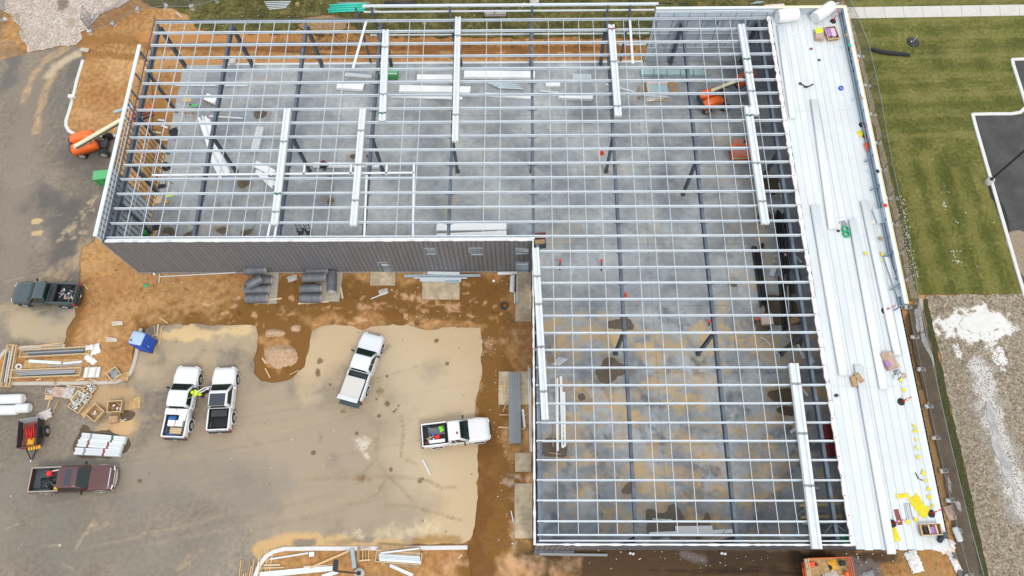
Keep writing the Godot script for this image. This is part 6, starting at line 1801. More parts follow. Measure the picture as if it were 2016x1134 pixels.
func roof_things() -> void:
	var g := "roof panel bundles waiting on the purlins"
	var sg := [[0.12, "strap_grey"], [0.5, "strap_grey"], [0.82, "strap_green"]]
	panel_bundle("leftmost northern bundle of white roof panels on the purlins, above the green cart", V(-13.31,6.6,0.08), V(-12.98,6.6,9.93), 0.62, g, [[0.2, "strap_grey"], [0.72, "strap_grey"], [0.92, "strap_green"]])
	panel_bundle("longest northern bundle of white roof panels, running from the middle of the parapet frame", V(-6.74,6.6,-1.33), V(-6.61,6.6,12.03), 0.55, g, [[0.16, "strap_grey"], [0.8, "strap_grey"]])
	panel_bundle("white roof panel bundle with a red mark near the parapet frame's end", V(7.28,6.6,-0.32), V(7.43,6.6,9.55), 0.62, g, [[0.05, "strap_red"], [0.42, "strap_grey"], [0.9, "strap_grey"]])
	panel_bundle("bundle of white roof panels over the inside boom lift beside the white roof", V(19.08,6.6,-0.27), V(19.25,6.6,9.52), 0.62, g, [[0.4, "strap_green"], [0.55, "strap_grey"], [0.75, "strap_grey"]])
	panel_bundle("bundle of white roof panels over the scissor lift and the black pipes", V(18.69,6.6,8.68), V(18.79,6.6,19.99), 0.66, g, [[0.08, "strap_green"], [0.5, "strap_grey"], [0.82, "strap_grey"]])
	panel_bundle("green banded bundle of white roof panels at the west end's south wall", V(-21.35,6.6,8.62), V(-21.15,6.6,19.86), 0.6, g, [[0.3, "strap_grey"], [0.75, "strap_green"], [0.9, "strap_grey"]])
	panel_bundle("second bundle of white roof panels along the south wall, east of the green banded one", V(-14.75,6.6,8.66), V(-14.68,6.6,19.98), 0.58, g, [[0.2, "strap_grey"], [0.5, "strap_grey"], [0.8, "strap_grey"]])
	panel_bundle("white roof panel bundle under a red rope along the wing's west edge", V(0.15,6.6,22.05), V(0.73,6.6,35.9), 0.56, g, [[0.18, "strap_grey"], [0.35, "strap_grey"], [0.6, "strap_grey"], [0.85, "strap_grey"]])
	panel_bundle("long bundle of white roof panels overhanging the south eave of the wing", V(19.44,6.6,31.68), V(19.23,6.6,44.83), 0.72, g, [[0.12, "strap_grey"], [0.4, "strap_grey"], [0.68, "strap_grey"]])
	var st := S(true)
	path(st, [V(-0.24,6.5,30.5), V(0.1,6.85,30.44), V(0.6,6.9,30.38), V(0.8,6.7,30.52)], 0.025)
	tag(put("tie_rope", st, M.strap_red), "red rope over the panel bundle at the wing's west edge", "rope")
	# long ribbed sheets lying on the finished roof
	var gr := "stacked sheets lying on the finished roof"
	for r in [[V(22.56,6.66,-0.25), V(22.37,6.66,9.85), 0.52, "northernmost strip of stacked sheets on the white roof, below the left insulation roll"], [V(24.49,6.66,7.87), V(24.1,6.66,20.45), 0.62, "strip of stacked sheets on the white roof ending beside the green coils"], [V(22.96,6.66,18.23), V(23.03,6.66,32.61), 0.66, "long strip of stacked sheets on the roof ending by the open cardboard tubes"], [V(25.84,6.66,19.54), V(25.81,6.66,33.66), 0.62, "strip of stacked sheets on the roof that starts beside the green coils and runs south"], [V(27.07,6.66,17.87), V(27.32,6.66,31.04), 0.60, "strip of stacked sheets on the roof closest to the parapet"], [V(24.23,6.66,31.74), V(24.27,6.66,45.16), 0.62, "strip of stacked sheets on the roof that overhangs the south eave"]]:
		var o := thing("sheet_stack", r[3], "sheet stack", r[0], atan2(-(r[1] - r[0]).z, (r[1] - r[0]).x), gr)
		var l: float = r[0].distance_to(r[1])
		for k in 3:
			st = S(true)
			var rr := []
			for x in [0.05 * k, l - 0.07 * ((k * 2) % 3)]:
				var q := []
				for e in [[-0.5, 0.0], [-0.48, 0.035], [-0.36, 0.06], [0.0, 0.075], [0.36, 0.06], [0.48, 0.035], [0.5, 0.0]]: q.append(V(x, 0.012 + k * 0.045 + e[1], e[0] * r[2]))
				rr.append(q)
			loft(st, rr)
			put("sheet", st, M.roof_white if k < 2 else M.panel_white, o)
	# rolls of insulation and the pink batt
	roll("insulation_roll", "white insulation roll lying across the north end of the roof", "insulation roll", V(22.32,7.1,-0.85), V(24.19,7.1,-1.12), 0.62, "insulation_white", "panel_white", "", 0.06)
	roll("insulation_roll", "white insulation roll lying askew at the roof's north east corner", "insulation roll", V(25.68,7.1,-0.64), V(27.46,7.1,-2.03), 0.56, "insulation_white", "panel_white", "", 0.06)
	block("insulation_batt", "pale pink insulation batt folded over the roof's north edge", "insulation batt", V(22.36,6.75,-2.16), V(1.9, 0.16, 0.75), 0.08, "insulation_pink", "", 0.07)
	# boxes of fasteners
	var bx := [[V(25.94,6.6,1), V(0.75, 0.4, 1.15), -0.1, "cardboard_pink", "tan wrapped box with a lime bag on it, north end of the roof"], [V(26.58,6.6,31.49), V(0.85, 0.4, 1.3), 0.32, "cardboard_pink", "open tan box with purple packets beside the yellow flags"], [V(23.69,6.6,33.06), V(0.36, 0.3, 0.75), 0.1, "cardboard", "closed brown carton standing next to the open one on the roof"], [V(24.12,6.6,32.79), V(0.42, 0.25, 0.8), 0.5, "cardboard", "open brown carton on the roof, right of the closed one"], [V(27.47,6.6,32.6), V(0.4, 0.16, 0.35), 0.2, "cardboard_pink", "small tan carton by the heap of screws"]]
	for b in bx: block("carton", b[4], "carton", b[0], b[1], b[2], b[3])
	block("packet", "purple packets in the open tan box on the roof", "packets", V(26.35,7,31.77), V(0.36, 0.06, 0.5), 0.5, "purple")
	cloth("lime_bag", "lime yellow bag lying on the tan wrapped box", "bag", V(25.89,7,0.66), V(0.7, 0.15, 0.6), 0.2, "hi_vis", 3)
	var cr := crate("open brown box with pink purple packets, beside the tan wrapped box", V(27.06,6.6,0.84), V(1.0, 0.34, 1.35), 0.15, "cardboard")
	for k in 6: block("packet", "pink purple packet, %s in the brown box on the roof" % ["first", "second", "third", "fourth", "fifth", "sixth"][k], "packet", V(27.01,6.75,0.8) + V(-0.22 + 0.42 * (k % 2), 0.02 * k, -0.32 + 0.3 * (k / 2)), V(0.4, 0.14, 0.34), 0.12 * k, "purple_pale" if k % 2 else "purple", "packets in the brown box")
	crate("brown crate with slats on the roof's south east corner", V(27.15,6.6,43.56), V(1.35, 0.4, 0.72), 0.04, "lumber_dark")
	for k in 2: plank("slat", "pale slat across the brown crate, %s one" % ["western", "eastern"][k], "slat", V(26.97,7.02,43.26) + V(0.5 * k, 0, 0), V(27.02,7.02,43.85) + V(0.5 * k, 0, 0), 0.09, 0.03, "lumber_pale")
	block("packet", "purple packets inside the brown crate on the roof corner", "packets", V(27.31,6.75,43.6), V(0.4, 0.12, 0.5), 0.3, "purple")
	block("packet", "black bag inside the brown crate on the roof corner", "bag", V(26.86,6.75,43.6), V(0.3, 0.16, 0.45), 0.2, "black_plastic")
	block("brown_board", "brown board lying flat on the roof beside a warning stand", "board", V(25.21,6.6,42.72), V(0.34, 0.03, 1.05), 0.1, "rust_red")
	for k in 4: plank("metal_strip", "grey metal strip, %s of four lying together on the roof" % ["first", "second", "third", "last"][k], "metal strip", V(25.78,6.6,41.76) + V(0.12 * k, 0.01 * k, 0), V(25.78,6.6,42.89) + V(0.14 * k, 0.01 * k, 0), 0.05, 0.02, "strap_grey", "strips on the roof")
	coil("hose_coil", "green cable coil on the roof, northern of the two", "coil", V(25.15,6.6,20.43), 0.27, 0.05, "coil_green")
	coil("hose_coil", "green cable coil on the roof, southern of the two", "coil", V(25.16,6.6,20.84), 0.27, 0.055, "coil_green")
	cloth("wire_heap", "tangle of thin grey wire beside the green coils", "wire", V(25.11,6.6,19.92), V(0.6, 0.12, 0.6), 0.3, "strap_grey", 5)
	coil("rope_coil", "small blue rope coil on the white roof", "coil", V(27.04,6.6,6.67), 0.18, 0.04, "blue", 2)
	var hn := thing("safety_harness", "dark navy harness and lanyard lying on the white roof", "harness", V(24.11,6.6,6.38))
	st = S(true)
	path(st, [V(-0.55, 0.05, -0.15), V(-0.3, 0.06, -0.05), V(-0.15, 0.05, 0.12), V(0.1, 0.06, 0.1), V(0.35, 0.05, 0.02), V(0.45, 0.05, -0.1), V(0.6, 0.05, -0.12)], 0.05)
	put("strap", st, M.dark_cloth, hn)
	st = S(true)
	lump(st, V(-0.55, 0.08, -0.2), V(0.14, 0.09, 0.13), 0.4, 3, 8)
	lump(st, V(-0.1, 0.07, 0.15), V(0.2, 0.08, 0.12), 0.4, 4, 8)
	put("pad", st, M.dark_cloth, hn)
	for s in [[V(25.59,6.6,3.65), "dark_cloth", "small dark glove with a thin cord on the roof"], [V(24.6,6.6,20.56), "dark_cloth", "navy pouch lying left of the green coils"], [V(25.09,6.6,2.41), "strap_red", "small reddish tool on the roof below the pink carton"], [V(22.29,6.6,34.1), "dark_cloth", "small dark tool on the roof south of the cartons"], [V(27.08,6.6,26.42), "black_plastic", "black strip end on the roof by a sheet stack"]]:
		st = S(true)
		lump(st, s[0] + V(0, 0.06, 0), V(0.16, 0.07, 0.12), 0.5, 3, 8)
		tag(put("small_tool", st, M[s[1]]), s[2], "tool")
	var kn := 0
	for s in [V(24.09,6.6,2.12), V(26.95,6.6,2.15), V(24.34,6.6,0.64), V(23.74,6.6,0.7)]:
		kn += 1
		block("roof_offcut", "white offcut on the northern roof, number %s from the left insulation roll" % ["three", "four", "two", "one"][kn - 1], "offcut", s, V(0.35, 0.05, 0.25), 0.3 * kn, "panel_white", "offcuts on the roof")
	# warning line stands with flags
	var n := 0
	for s in [[V(27.09,6.6,27.42), 0.0, "warning stand with a red post, northern of the two along the yellow flags"], [V(26.98,6.6,34.56), 0.1, "warning stand with a red post, beside the flags south of the open tan box"], [V(24.74,6.6,43.16), 0.2, "warning stand with a red post next to the brown board"], [V(27.55,6.6,42.48), 0.3, "warning stand with a red post in the yellow flag heap"], [V(28.48,6.6,2.5), 0.9, "warning stand leaning at the parapet, first of the row of four"], [V(28.51,6.6,3.12), 0.9, "warning stand leaning at the parapet, second of the row of four"], [V(28.57,6.6,3.84), 0.9, "warning stand leaning at the parapet, third of the row of four"], [V(28.63,6.6,4.83), 0.9, "warning stand leaning at the parapet, last of the row of four"], [V(27.54,6.6,-0.72), 0.5, "warning stand with a red post beside the askew insulation roll"], [V(28.25,6.6,10.46), 0.2, "dark warning stand lying by the parapet, above the yellow vest"], [V(28.35,6.6,11.59), 0.0, "warning stand behind the yellow vest at the parapet"]]:
		var o := thing("warning_stand", s[2], "warning stand", s[0], s[1], "warning stands on the roof")
		st = S(true)
		tube(st, V(0, 0, 0), V(0, 0.09, 0), 0.30, 0.24, 8)
		put("base", st, M.rubber, o)
		var c: String = "orange" if n >= 4 and n < 8 else "red"
		var tip := V(0.42, 0.85, -0.12) if n < 4 else V(0.5, 0.95, -0.35)
		if n >= 9: tip = V(0.1, 0.16, 0.85)
		st = S(true)
		tube(st, V(0, 0.06, 0), tip, 0.055, 0.035, 8)
		put("post", st, M[c], o)
		st = S(true)
		tube(st, tip * 0.55, tip * 0.68, 0.062, 0.058, 8)
		put("band", st, M.scrap_white, o)
		n += 1
	st = S(true)
	tube(st, V(28.16,6.8,12.47), V(28.16,6.8,13.22), 0.2, 0.04, 4)
	tag(put("pennant", st, M.cone_orange), "long orange red pennant lying along the parapet", "pennant")
	cloth("hi_vis_vest", "yellow hi vis vest by the parapet warning stands", "vest", V(27.96,6.6,11.38), V(0.55, 0.2, 0.7), 0.3, "yellow", 8)
	n = 0
	for f in [V(27.48,6.7,27.63), V(27.28,6.7,28.29), V(27.28,6.7,28.91), V(27.34,6.7,29.6), V(27.25,6.7,30.29), V(27.29,6.7,30.69), V(27.26,6.7,31.84), V(27.27,6.7,32.97), V(27.33,6.7,33.67), V(27.48,6.7,34.39), V(27.51,6.7,36.35), V(27.54,6.7,36.75), V(27.49,6.7,37.38), V(27.45,6.7,37.96), V(27.43,6.7,38.57), V(27.53,6.7,39.68), V(27.53,6.7,40.24), V(27.66,6.7,40.84), V(27.64,6.7,41.42), V(27.75,6.7,41.94), V(26.41,6.7,22.55), V(27.68,6.7,22.65), V(27.5,6.7,23.22), V(26.35,6.7,42.93), V(25.8,6.7,43.06)]:
		n += 1
		st = S()
		var sz := 0.14 + 0.10 * fposmod(n * 0.31, 1.0)
		var b := Basis(Vector3.UP, n * 1.1)
		var q := [f + b * V(-sz, 0.0, -sz * 0.5), f + b * V(sz, 0.01, -sz * 0.6), f + b * V(sz * 0.4, 0.05, sz)]
		tri(st, q[0], q[1], q[2], Vector3.UP)
		tri(st, q[0] - V(0, 0.012, 0), q[1] - V(0, 0.012, 0), q[2] - V(0, 0.012, 0), Vector3.DOWN)
		for k in 3: quad(st, q[k], q[(k + 1) % 3], q[(k + 1) % 3] - V(0, 0.012, 0), q[k] - V(0, 0.012, 0), (q[k] + q[(k + 1) % 3]) * 0.5 - f)
		tag(put("warning_flag", st, M.yellow), "yellow warning flag on the east roof, %s in order from the north" % ORD[n - 1], "flag", "yellow flags along the roof edge")
	st = S()
	path(st, [V(27.28,6.72,27.39), V(27.28,6.72,29.04), V(27.28,6.72,30.69), V(27.26,6.72,33.79), V(27.14,6.8,34.57), V(27.5,6.72,36.35), V(27.42,6.72,38.58), V(27.64,6.72,40.84), V(27.64,6.8,42.39)], 0.008, 4)
	tag(put("warning_line", st, M.panel_pale), "thin line strung with yellow flags along the roof", "rope")
	cloth("flag_heap", "yellow heap of tangled warning flags around the southern stand", "flag heap", V(26.77,6.6,41.93), V(0.9, 0.35, 1.5), 0.5, "yellow", 11)
	cloth("flag_heap", "yellow strip of flags lying west of the tangled heap", "flag heap", V(25.77,6.6,41.28), V(1.0, 0.12, 0.36), 0.1, "yellow", 12)
	cloth("flag_heap", "yellow flags trailing south from the stand by the brown board", "flag heap", V(24.79,6.6,43.86), V(0.5, 0.14, 1.1), 0.2, "yellow", 13)
	cloth("flag_heap", "yellow tail of the tangled flag heap at the stand's foot", "flag heap", V(27.18,6.6,42.38), V(0.9, 0.18, 0.6), 0.5, "yellow", 15)
	st = S(true)
	path(st, [V(26.99,6.65,39.67), V(27.11,6.66,40.1), V(27.37,6.65,40.23)], 0.03)
	tag(put("pry_bar", st, M.black_steel), "thin black pry bar beside a yellow flag on the roof", "pry bar")
	cloth("plastic_sheet", "clear plastic sheet trailing over the roof's south east corner", "plastic sheet", V(27.8,6.6,44.46), V(1.9, 0.25, 1.2), -0.5, "clear_plastic", 14)
	block("tool_bag", "dark green bag beside the brown crate on the roof corner", "bag", V(28.08,6.6,43.93), V(0.4, 0.35, 0.42), 0.4, "green_paint", "", 0.1)
	block("tool_bag", "black bag leaning on the brown crate on the roof corner", "bag", V(27.75,6.6,44.19), V(0.5, 0.3, 0.36), 0.9, "dark_cloth", "", 0.1)
	jumble("screw_heap", "heap of loose screws and clips near the small tan carton", "screws", V(26.98,6.6,32.56), V(0.8, 0.08, 0.7), 0.3, ["strap_grey", "strap_green", "panel_white"], 24, 5, 0.14)
	# loose sheets by the parapet
	block("loose_sheet", "pale loose sheet leaning flat across the gutter", "sheet", V(28.15,6.75,19.28), V(0.9, 0.03, 1.3), 0.15, "panel_pale", "", 0.01)
	block("loose_sheet", "narrow white channel lying along the gutter at the southern parapet", "channel", V(28.17,6.75,24.64), V(0.4, 0.08, 3.4), 0.13, "panel_white", "", 0.01)
	block("loose_sheet", "white channel with a dark end beside the parapet kicker", "channel", V(27.21,6.68,22.64), V(0.16, 0.08, 2.4), 0.14, "panel_white", "", 0.01)
	for c in [[V(28.28,7.5,18.75), "red", "small red drill on the parapet cap"], [V(28.23,7.5,15.6), "black_plastic", "small black drill on the parapet cap"], [V(27.8,6.7,21.31), "cardboard", "brown pouch hanging at the parapet gutter"], [V(28.35,6.7,24.84), "strap_grey", "grey coil of wire at the south end of the gutter"], [V(27.45,6.7,19.85), "cream", "cream carton on the roof by the loose sheet"], [V(28.14,7.5,8.4), "cardboard", "brown tool on the parapet cap beside the fence feet"], [V(28.03,7.5,1.68), "cardboard", "small brown tool at the north end of the parapet cap"], [V(28.07,7.5,2.8), "coil_green", "small green clip on the parapet cap above the warning stands"]]:
		block("small_box", c[2], "tool", c[0], V(0.26, 0.16, 0.3), 0.4, c[1], "", 0.05)

func inside_things() -> void:
	var f := SLAB + 0.005
	# stacks of white sheets on the slab; each layer a part
	var gs := "stacks of white panels on the slab"
	for s in [["short white panel stack, west of the green cart", V(-17.87,0.3,1.37), -0.093, 2.65, 0.85, 5, "panel_white"], ["thin pale strips beside the short stack and the green cart", V(-17.14,0.2,0.02), -0.111, 2.7, 0.4, 2, "galvanised"], ["white panel stack just east of the green cart", V(-9.56,0.3,0.4), -0.008, 3.5, 0.6, 4, "panel_white"], ["long white panel stack in front of the green cart", V(-9.5,0.3,1.86), -0.031, 7.0, 0.75, 5, "panel_white"], ["thin white strip stack lying south of the long one", V(-10.23,0.2,2.68), -0.047, 7.0, 0.3, 2, "panel_white"], ["longest white panel stack along the north edge of the slab", V(-3.16,0.3,0.14), -0.016, 7.0, 0.8, 5, "panel_white"], ["small white panel block beside the column line, under the third bay", V(2.15,0.3,1.28), -0.008, 1.4, 0.55, 4, "panel_white"], ["short pale panel stack farthest east on the slab's north side", V(5.03,0.3,0.45), -0.008, 1.8, 0.6, 4, "panel_pale"], ["pale panel stack with a dark edge, south of the short pale one", V(4.31,0.3,2.8), -0.058, 3.3, 0.6, 5, "panel_pale"], ["white strip stack south of the longest one", V(-2.25,0.2,2.62), -0.094, 4.5, 0.35, 3, "panel_white"]]:
		var o := thing("panel_stack", s[0], "panel stack", V(s[1].x, f, s[1].z), s[2], gs)
		for k in s[5]:
			var st := S()
			var e: float = 0.04 * ((k * 5) % 3)
			box(st, V(e, 0.06 + k * 0.065, 0), V(s[3] - 0.1 * (k % 2), 0.05, s[4] - 0.03 * (k % 3)), Basis(), 0.008)
			for r in 3: box(st, V(e, 0.09 + k * 0.065, (r - 1) * s[4] * 0.32), V(s[3] - 0.12, 0.02, 0.06))
			put("sheet", st, M[s[6]] if k % 2 and s[6] != "panel_white" else M.stack_white, o)
		for x in [-0.35, 0.0, 0.35]:
			var st := S()
			box(st, V(x * s[3], 0.03, 0), V(0.09, 0.05, s[4] + 0.15))
			put("bearer", st, M.lumber_pale, o)
	for k in 5:
		plank("steel_stud", "pale steel stud, %s of the loose pile between the stacks" % ["first", "second", "third", "fourth", "fifth"][k], "steel stud", V(-4.26,0.2,1.03) + V(0.25 * k, 0.03 * k, 0.16 * k), V(-1.35,0.2,1.24) + V(0.15 * k, 0.03 * k, 0.15 * k), 0.14, 0.06, "panel_blue_grey" if k % 2 else "panel_pale", "loose studs on the slab")
	for z in [["white angle lying near the lone white block", V(0.95,0.2,1.98), V(2.74,0.2,2.23)], ["pale channel propped near the column east of the stacks", V(7.36,0.2,1.24), V(10.11,0.2,2.17)], ["thin white strip by the white block of sheets in the west bay", V(-35.33,0.2,1.04), V(-28.11,0.2,1.16)], ["white strip lying east of the leaning sheets in the west bay", V(-31.37,0.2,4.73), V(-28.05,0.2,4.99)]]:
		plank("steel_angle", z[0], "steel angle", z[1], z[2], 0.16, 0.06, "panel_white")
	var t := thing("tool_cart", "green tool cart with a lighter lid among the panel stacks", "cart", V(-14.09,0.17,0.2), -0.036)
	var st := S()
	box(st, V(0, 0.55, 0.0), V(1.95, 0.7, 0.9), Basis(), 0.04)
	put("body", st, M.green_bin, t)
	st = S()
	box(st, V(0, 0.93, -0.12), V(2.0, 0.06, 0.66), Basis(), 0.02)
	put("lid", st, M.green_light, t)
	st = S()
	bar(st, V(-0.95, 0.95, 0.3), V(0.95, 0.95, 0.3), 0.1, 0.06)
	put("handle", st, M.panel_white, t)
	for x in [-0.75, 0.75]:
		for z in [-0.3, 0.3]:
			st = S(true)
			tube(st, V(x, 0.12, z - 0.04), V(x, 0.12, z + 0.04), 0.12, -1, 12)
			put("caster", st, M.rubber, t)
	# west bay: leaning white sheets and decking bundles
	for s in [["upper pile of long white sheets lying askew in the west bay", V(-31.07,0.3,6.72), -1.182, 3.9, 1.0], ["lower pile of long white sheets lying askew in the west bay", V(-29.59,0.3,10.01), -1.062, 3.4, 1.15]]:
		var o := thing("sheet_pile", s[0], "sheet pile", V(s[1].x, f, s[1].z), s[2], "askew sheet piles in the west bay")
		for k in 6:
			st = S()
			box(st, V(rng.randf_range(-0.3, 0.3), 0.04 + 0.03 * k, -s[4] * 0.5 + s[4] * (k + 0.5) / 6.0), V(s[3], 0.03, s[4] / 4.5), Basis(Vector3.UP, rng.randf_range(-0.05, 0.05)), 0.006)
			put("sheet", st, M.stack_white if k % 3 else M.panel_white, o)
	panel_bundle("white panel bundle standing alone on the slab in the second bay", V(-26.07,0.3,6.23), V(-26.31,0.3,8.91), 0.75, "panel bundles on the slab", [], 5, 0.1)
	for s in [["white sheets fanned out beside the green banded bundle", V(-25.21,0.3,10.64), -0.469, 2.2, 0.7], ["white folded trims lying below the fanned sheets", V(-24.99,0.3,11.69), -0.720, 2.4, 0.6]]:
		var o := thing("sheet_pile", s[0], "sheet pile", V(s[1].x, f, s[1].z), s[2])
		for k in 5:
			st = S()
			box(st, V(rng.randf_range(-0.2, 0.2), 0.04 + 0.03 * k, -s[4] * 0.5 + s[4] * (k + 0.5) / 5.0), V(s[3], 0.03, s[4] / 4.0), Basis(Vector3.UP, rng.randf_range(-0.09, 0.09)), 0.006)
			put("sheet", st, M.stack_white, o)
	var o2 := thing("panel_stack", "long white panel stack under the framed roof opening", "panel stack", V(-17.28,0.2,10.41), -0.021, gs)
	for k in 4:
		st = S()
		box(st, V(0.05 * (k % 2), 0.06 + k * 0.07, 0), V(6.6 - 0.2 * (k % 2), 0.055, 0.55 - 0.04 * k), Basis(), 0.008)
		put("sheet", st, M.stack_white if k % 2 else M.panel_white, o2)
	for s in [["northern of two wide white panel piles inside the south wall", V(-5.56,0.3,16.92), 0.012, 6.3, 0.7], ["southern of two wide white panel piles inside the south wall", V(-5.54,0.3,17.79), 0.043, 6.3, 0.62]]:
		var o := thing("panel_stack", s[0], "panel stack", V(s[1].x, f, s[1].z), s[2], gs)
		for k in 4:
			st = S()
			box(st, V(0.03 * k, 0.05 + k * 0.06, 0), V(s[3], 0.05, s[4]), Basis(), 0.008)
			for r in 6: box(st, V(-s[3] * 0.5 + s[3] * (r + 0.5) / 6.0, 0.08 + k * 0.06, 0), V(0.025, 0.012, s[4]))
			put("sheet", st, M.stack_white, o)
	o2 = thing("slat_pallet", "white wrapped sheets with a slatted edge by the west column", "pallet", V(-31.35,0.3,2.96), -0.438)
	for k in 4:
		st = S()
		box(st, V(0, 0.08 + 0.09 * k, 0), V(1.2, 0.06, 0.75), Basis(), 0.01)
		put("sheet", st, M.stack_white, o2)
	for k in 4:
		st = S()
		box(st, V(-0.48 + 0.32 * k, 0.2, 0.40), V(0.12, 0.36, 0.06))
		put("slat", st, M.cardboard, o2)
	block("plywood_sheet", "pale plywood sheet on the slab near the green table top", "plywood", V(-33.92,0.17,2.61), V(0.95, 0.03, 0.85), 0.06, "lumber", "", 0.006)
	block("green_board", "green board with a red tool on it, near the plywood sheet", "board", V(-32.95,0.6,3.76), V(1.0, 0.05, 0.3), 0.05, "green_light", "", 0.01)
	o2 = thing("work_stand", "folding steel work stand under the green board", "work stand", V(-33.24,0.17,4.64))
	st = S()
	for x in [-0.4, 0.4]:
		bar(st, V(x, 0.0, -0.25), V(x * 0.9, 0.55, 0.0), 0.05, 0.05)
		bar(st, V(x, 0.0, 0.25), V(x * 0.9, 0.55, 0.0), 0.05, 0.05)
	put("leg", st, M.lumber_dark, o2)
	st = S()
	bar(st, V(-0.45, 0.57, 0), V(0.45, 0.57, 0), 0.07, 0.06)
	put("top_bar", st, M.lumber_dark, o2)
	block("red_tool", "red tool lying on the green board", "tool", V(-33.18,0.68,3.7), V(0.2, 0.1, 0.16), 0.3, "dark_red", "", 0.03)
	coil("hose_coil", "black hose coil on the slab by the west wall", "coil", V(-34.57,0.16,10.4), 0.36, 0.07, "black_plastic", 4)
	cloth("tool_bag", "black and purple bag heap at the west slab edge", "bag", V(-34.55,0.16,6.6), V(0.9, 0.5, 1.2), 0.4, "dark_cloth", 21)
	cloth("tool_bag", "purple cloth beside the black bag heap", "bag", V(-34.25,0.16,7.18), V(0.6, 0.2, 0.6), 0.9, "purple", 22)
	cloth("hi_vis_vest", "lime hi vis vest on the slab inside the west wall", "vest", V(-33.72,0.16,13.35), V(0.75, 0.25, 0.5), 0.2, "hi_vis", 23)
	st = S(true)
	tube(st, V(-33.87,0.16,14.15), V(-33.74,0.4,14.28), 0.16, 0.14, 14)
	tag(put("yellow_bucket", st, M.amber), "small yellow bucket near the lime vest", "bucket")
	o2 = thing("tripod", "dark tripod stand beside the black bag by the west wall", "tripod", V(-34.02,0.16,12.21))
	st = S()
	for a in 3: bar(st, V(0, 0.9, 0), V(cos(a * 2.1) * 0.4, 0, sin(a * 2.1) * 0.4), 0.04, 0.04)
	put("leg", st, M.black_steel, o2)
	st = S(true)
	lump(st, V(0, 0.95, 0), V(0.13, 0.13, 0.13), 0.2, 1, 8)
	put("head", st, M.black_plastic, o2)
	cloth("tool_bag", "black bag beside the tripod stand", "bag", V(-34.69,0.16,12.48), V(0.8, 0.3, 0.5), 0.1, "black_plastic", 24)
	for k in 5: plank("timber", "timber board, %s of the short stack by the lime vest" % ["first", "second", "third", "fourth", "fifth"][k], "board", V(-34.81,0.16,13.4) + V(0.11 * k, 0.0, 0), V(-34.93,0.16,14.31) + V(0.11 * k, 0.0, 0), 0.1, 0.09, "lumber_pale", "boards inside the west wall")
	for k in 4: plank("timber", "tan board, %s of the stack in the south west corner" % ["first", "second", "third", "last"][k], "board", V(-34.61,0.16,16.88) + V(0.13 * k, 0.04 * (k % 2), 0), V(-34.74,0.16,17.91) + V(0.13 * k, 0.04 * (k % 2), 0), 0.11, 0.09, "lumber", "boards in the south west corner")
	block("green_bin", "green bin in the south west corner of the building", "bin", V(-35.17,0.16,17.4), V(0.6, 0.6, 0.8), 0.1, "green_bin", "", 0.05)
	block("magenta_case", "magenta case beside the tan boards in the corner", "case", V(-34.3,0.16,16.52), V(0.4, 0.25, 0.3), 0.2, "strap_red", "", 0.04)
	block("generator", "black and grey machine by the magenta case", "machine", V(-34.32,0.16,16.88), V(0.6, 0.35, 0.45), 0.3, "black_steel", "", 0.06)
	person("person in dark clothes crouching by the panel stack under the framed opening", V(-19.57,0.16,10.7), 0.4, 0.5, "dark_cloth", "dark_cloth", "dark_red", 0.7, 0.7)
	for s in [[V(-21.08,0.16,17.2), "green framed hand truck standing near the south wall, western one"], [V(-20.34,0.16,17.2), "green framed hand truck standing near the south wall, eastern one"]]:
		o2 = thing("hand_truck", s[1], "hand truck", s[0], 0.2, "hand trucks by the south wall")
		st = S()
		for x in [-0.2, 0.2]: bar(st, V(x, 0.15, 0), V(x, 1.2, -0.25), 0.05, 0.05)
		for y in [0.4, 0.8, 1.18]: bar(st, V(-0.2, y, -0.22 * y), V(0.2, y, -0.22 * y), 0.04, 0.04)
		put("frame", st, M.strap_green, o2)
		st = S()
		box(st, V(0, 0.05, 0.2), V(0.5, 0.03, 0.4))
		put("toe_plate", st, M.black_steel, o2)
		st = S(true)
		for x in [-0.27, 0.27]: tube(st, V(x - 0.04, 0.14, -0.08), V(x + 0.04, 0.14, -0.08), 0.14, -1, 12)
		put("wheel", st, M.rubber, o2)
	# cone shaped pipe sleeves standing on the slab
	var n := 0
	for s in [[V(6.68,0.16,9.13), "bright orange cone near the column at the middle of the slab"], [V(8.06,0.16,23.55), "orange cone standing alone in the wing, below the third bay"]]:
		o2 = thing("traffic_cone", s[1], "cone", s[0], 0.0, "orange cones on the slab")
		st = S(true)
		tube(st, V(0, 0.04, 0), V(0, 0.62, 0), 0.17, 0.04, 14)
		put("body", st, M.cone_orange, o2)
		st = S()
		box(st, V(0, 0.02, 0), V(0.4, 0.04, 0.4), Basis(), 0.01)
		put("base", st, M.cone_orange, o2)
	for s in [[V(2.43,0.16,21.11), V(2.45,1,20.64), "red shovel shaped stand near the wing's west edge"], [V(6.12,0.16,21.22), V(6.06,1,20.65), "dark red post stub one bay east of the red stand"], [V(18.96,0.16,26.16), V(19.19,0.5,25.91), "red strap lying by the pink pallet near the black pipes"], [V(15.15,0.16,26.38), V(15.11,0.6,26.12), "red post stub west of the pink pallet"]]:
		o2 = thing("red_post", s[2], "post", Vector3.ZERO)
		st = S(true)
		tube(st, s[0], s[1], 0.06, 0.05, 8)
		put("shaft", st, M.dark_red, o2)
		st = S(true)
		tube(st, s[1], s[1] + V(0, 0.1, -0.05), 0.16, 0.12, 8)
		put("cap", st, M.cone_orange, o2)
	# crate of wrapped tiles and glass
	o2 = thing("glass_pack", "row of blue grey glass packs along the north wall", "glass pack", V(14.11,0.17,0.05), -0.017)
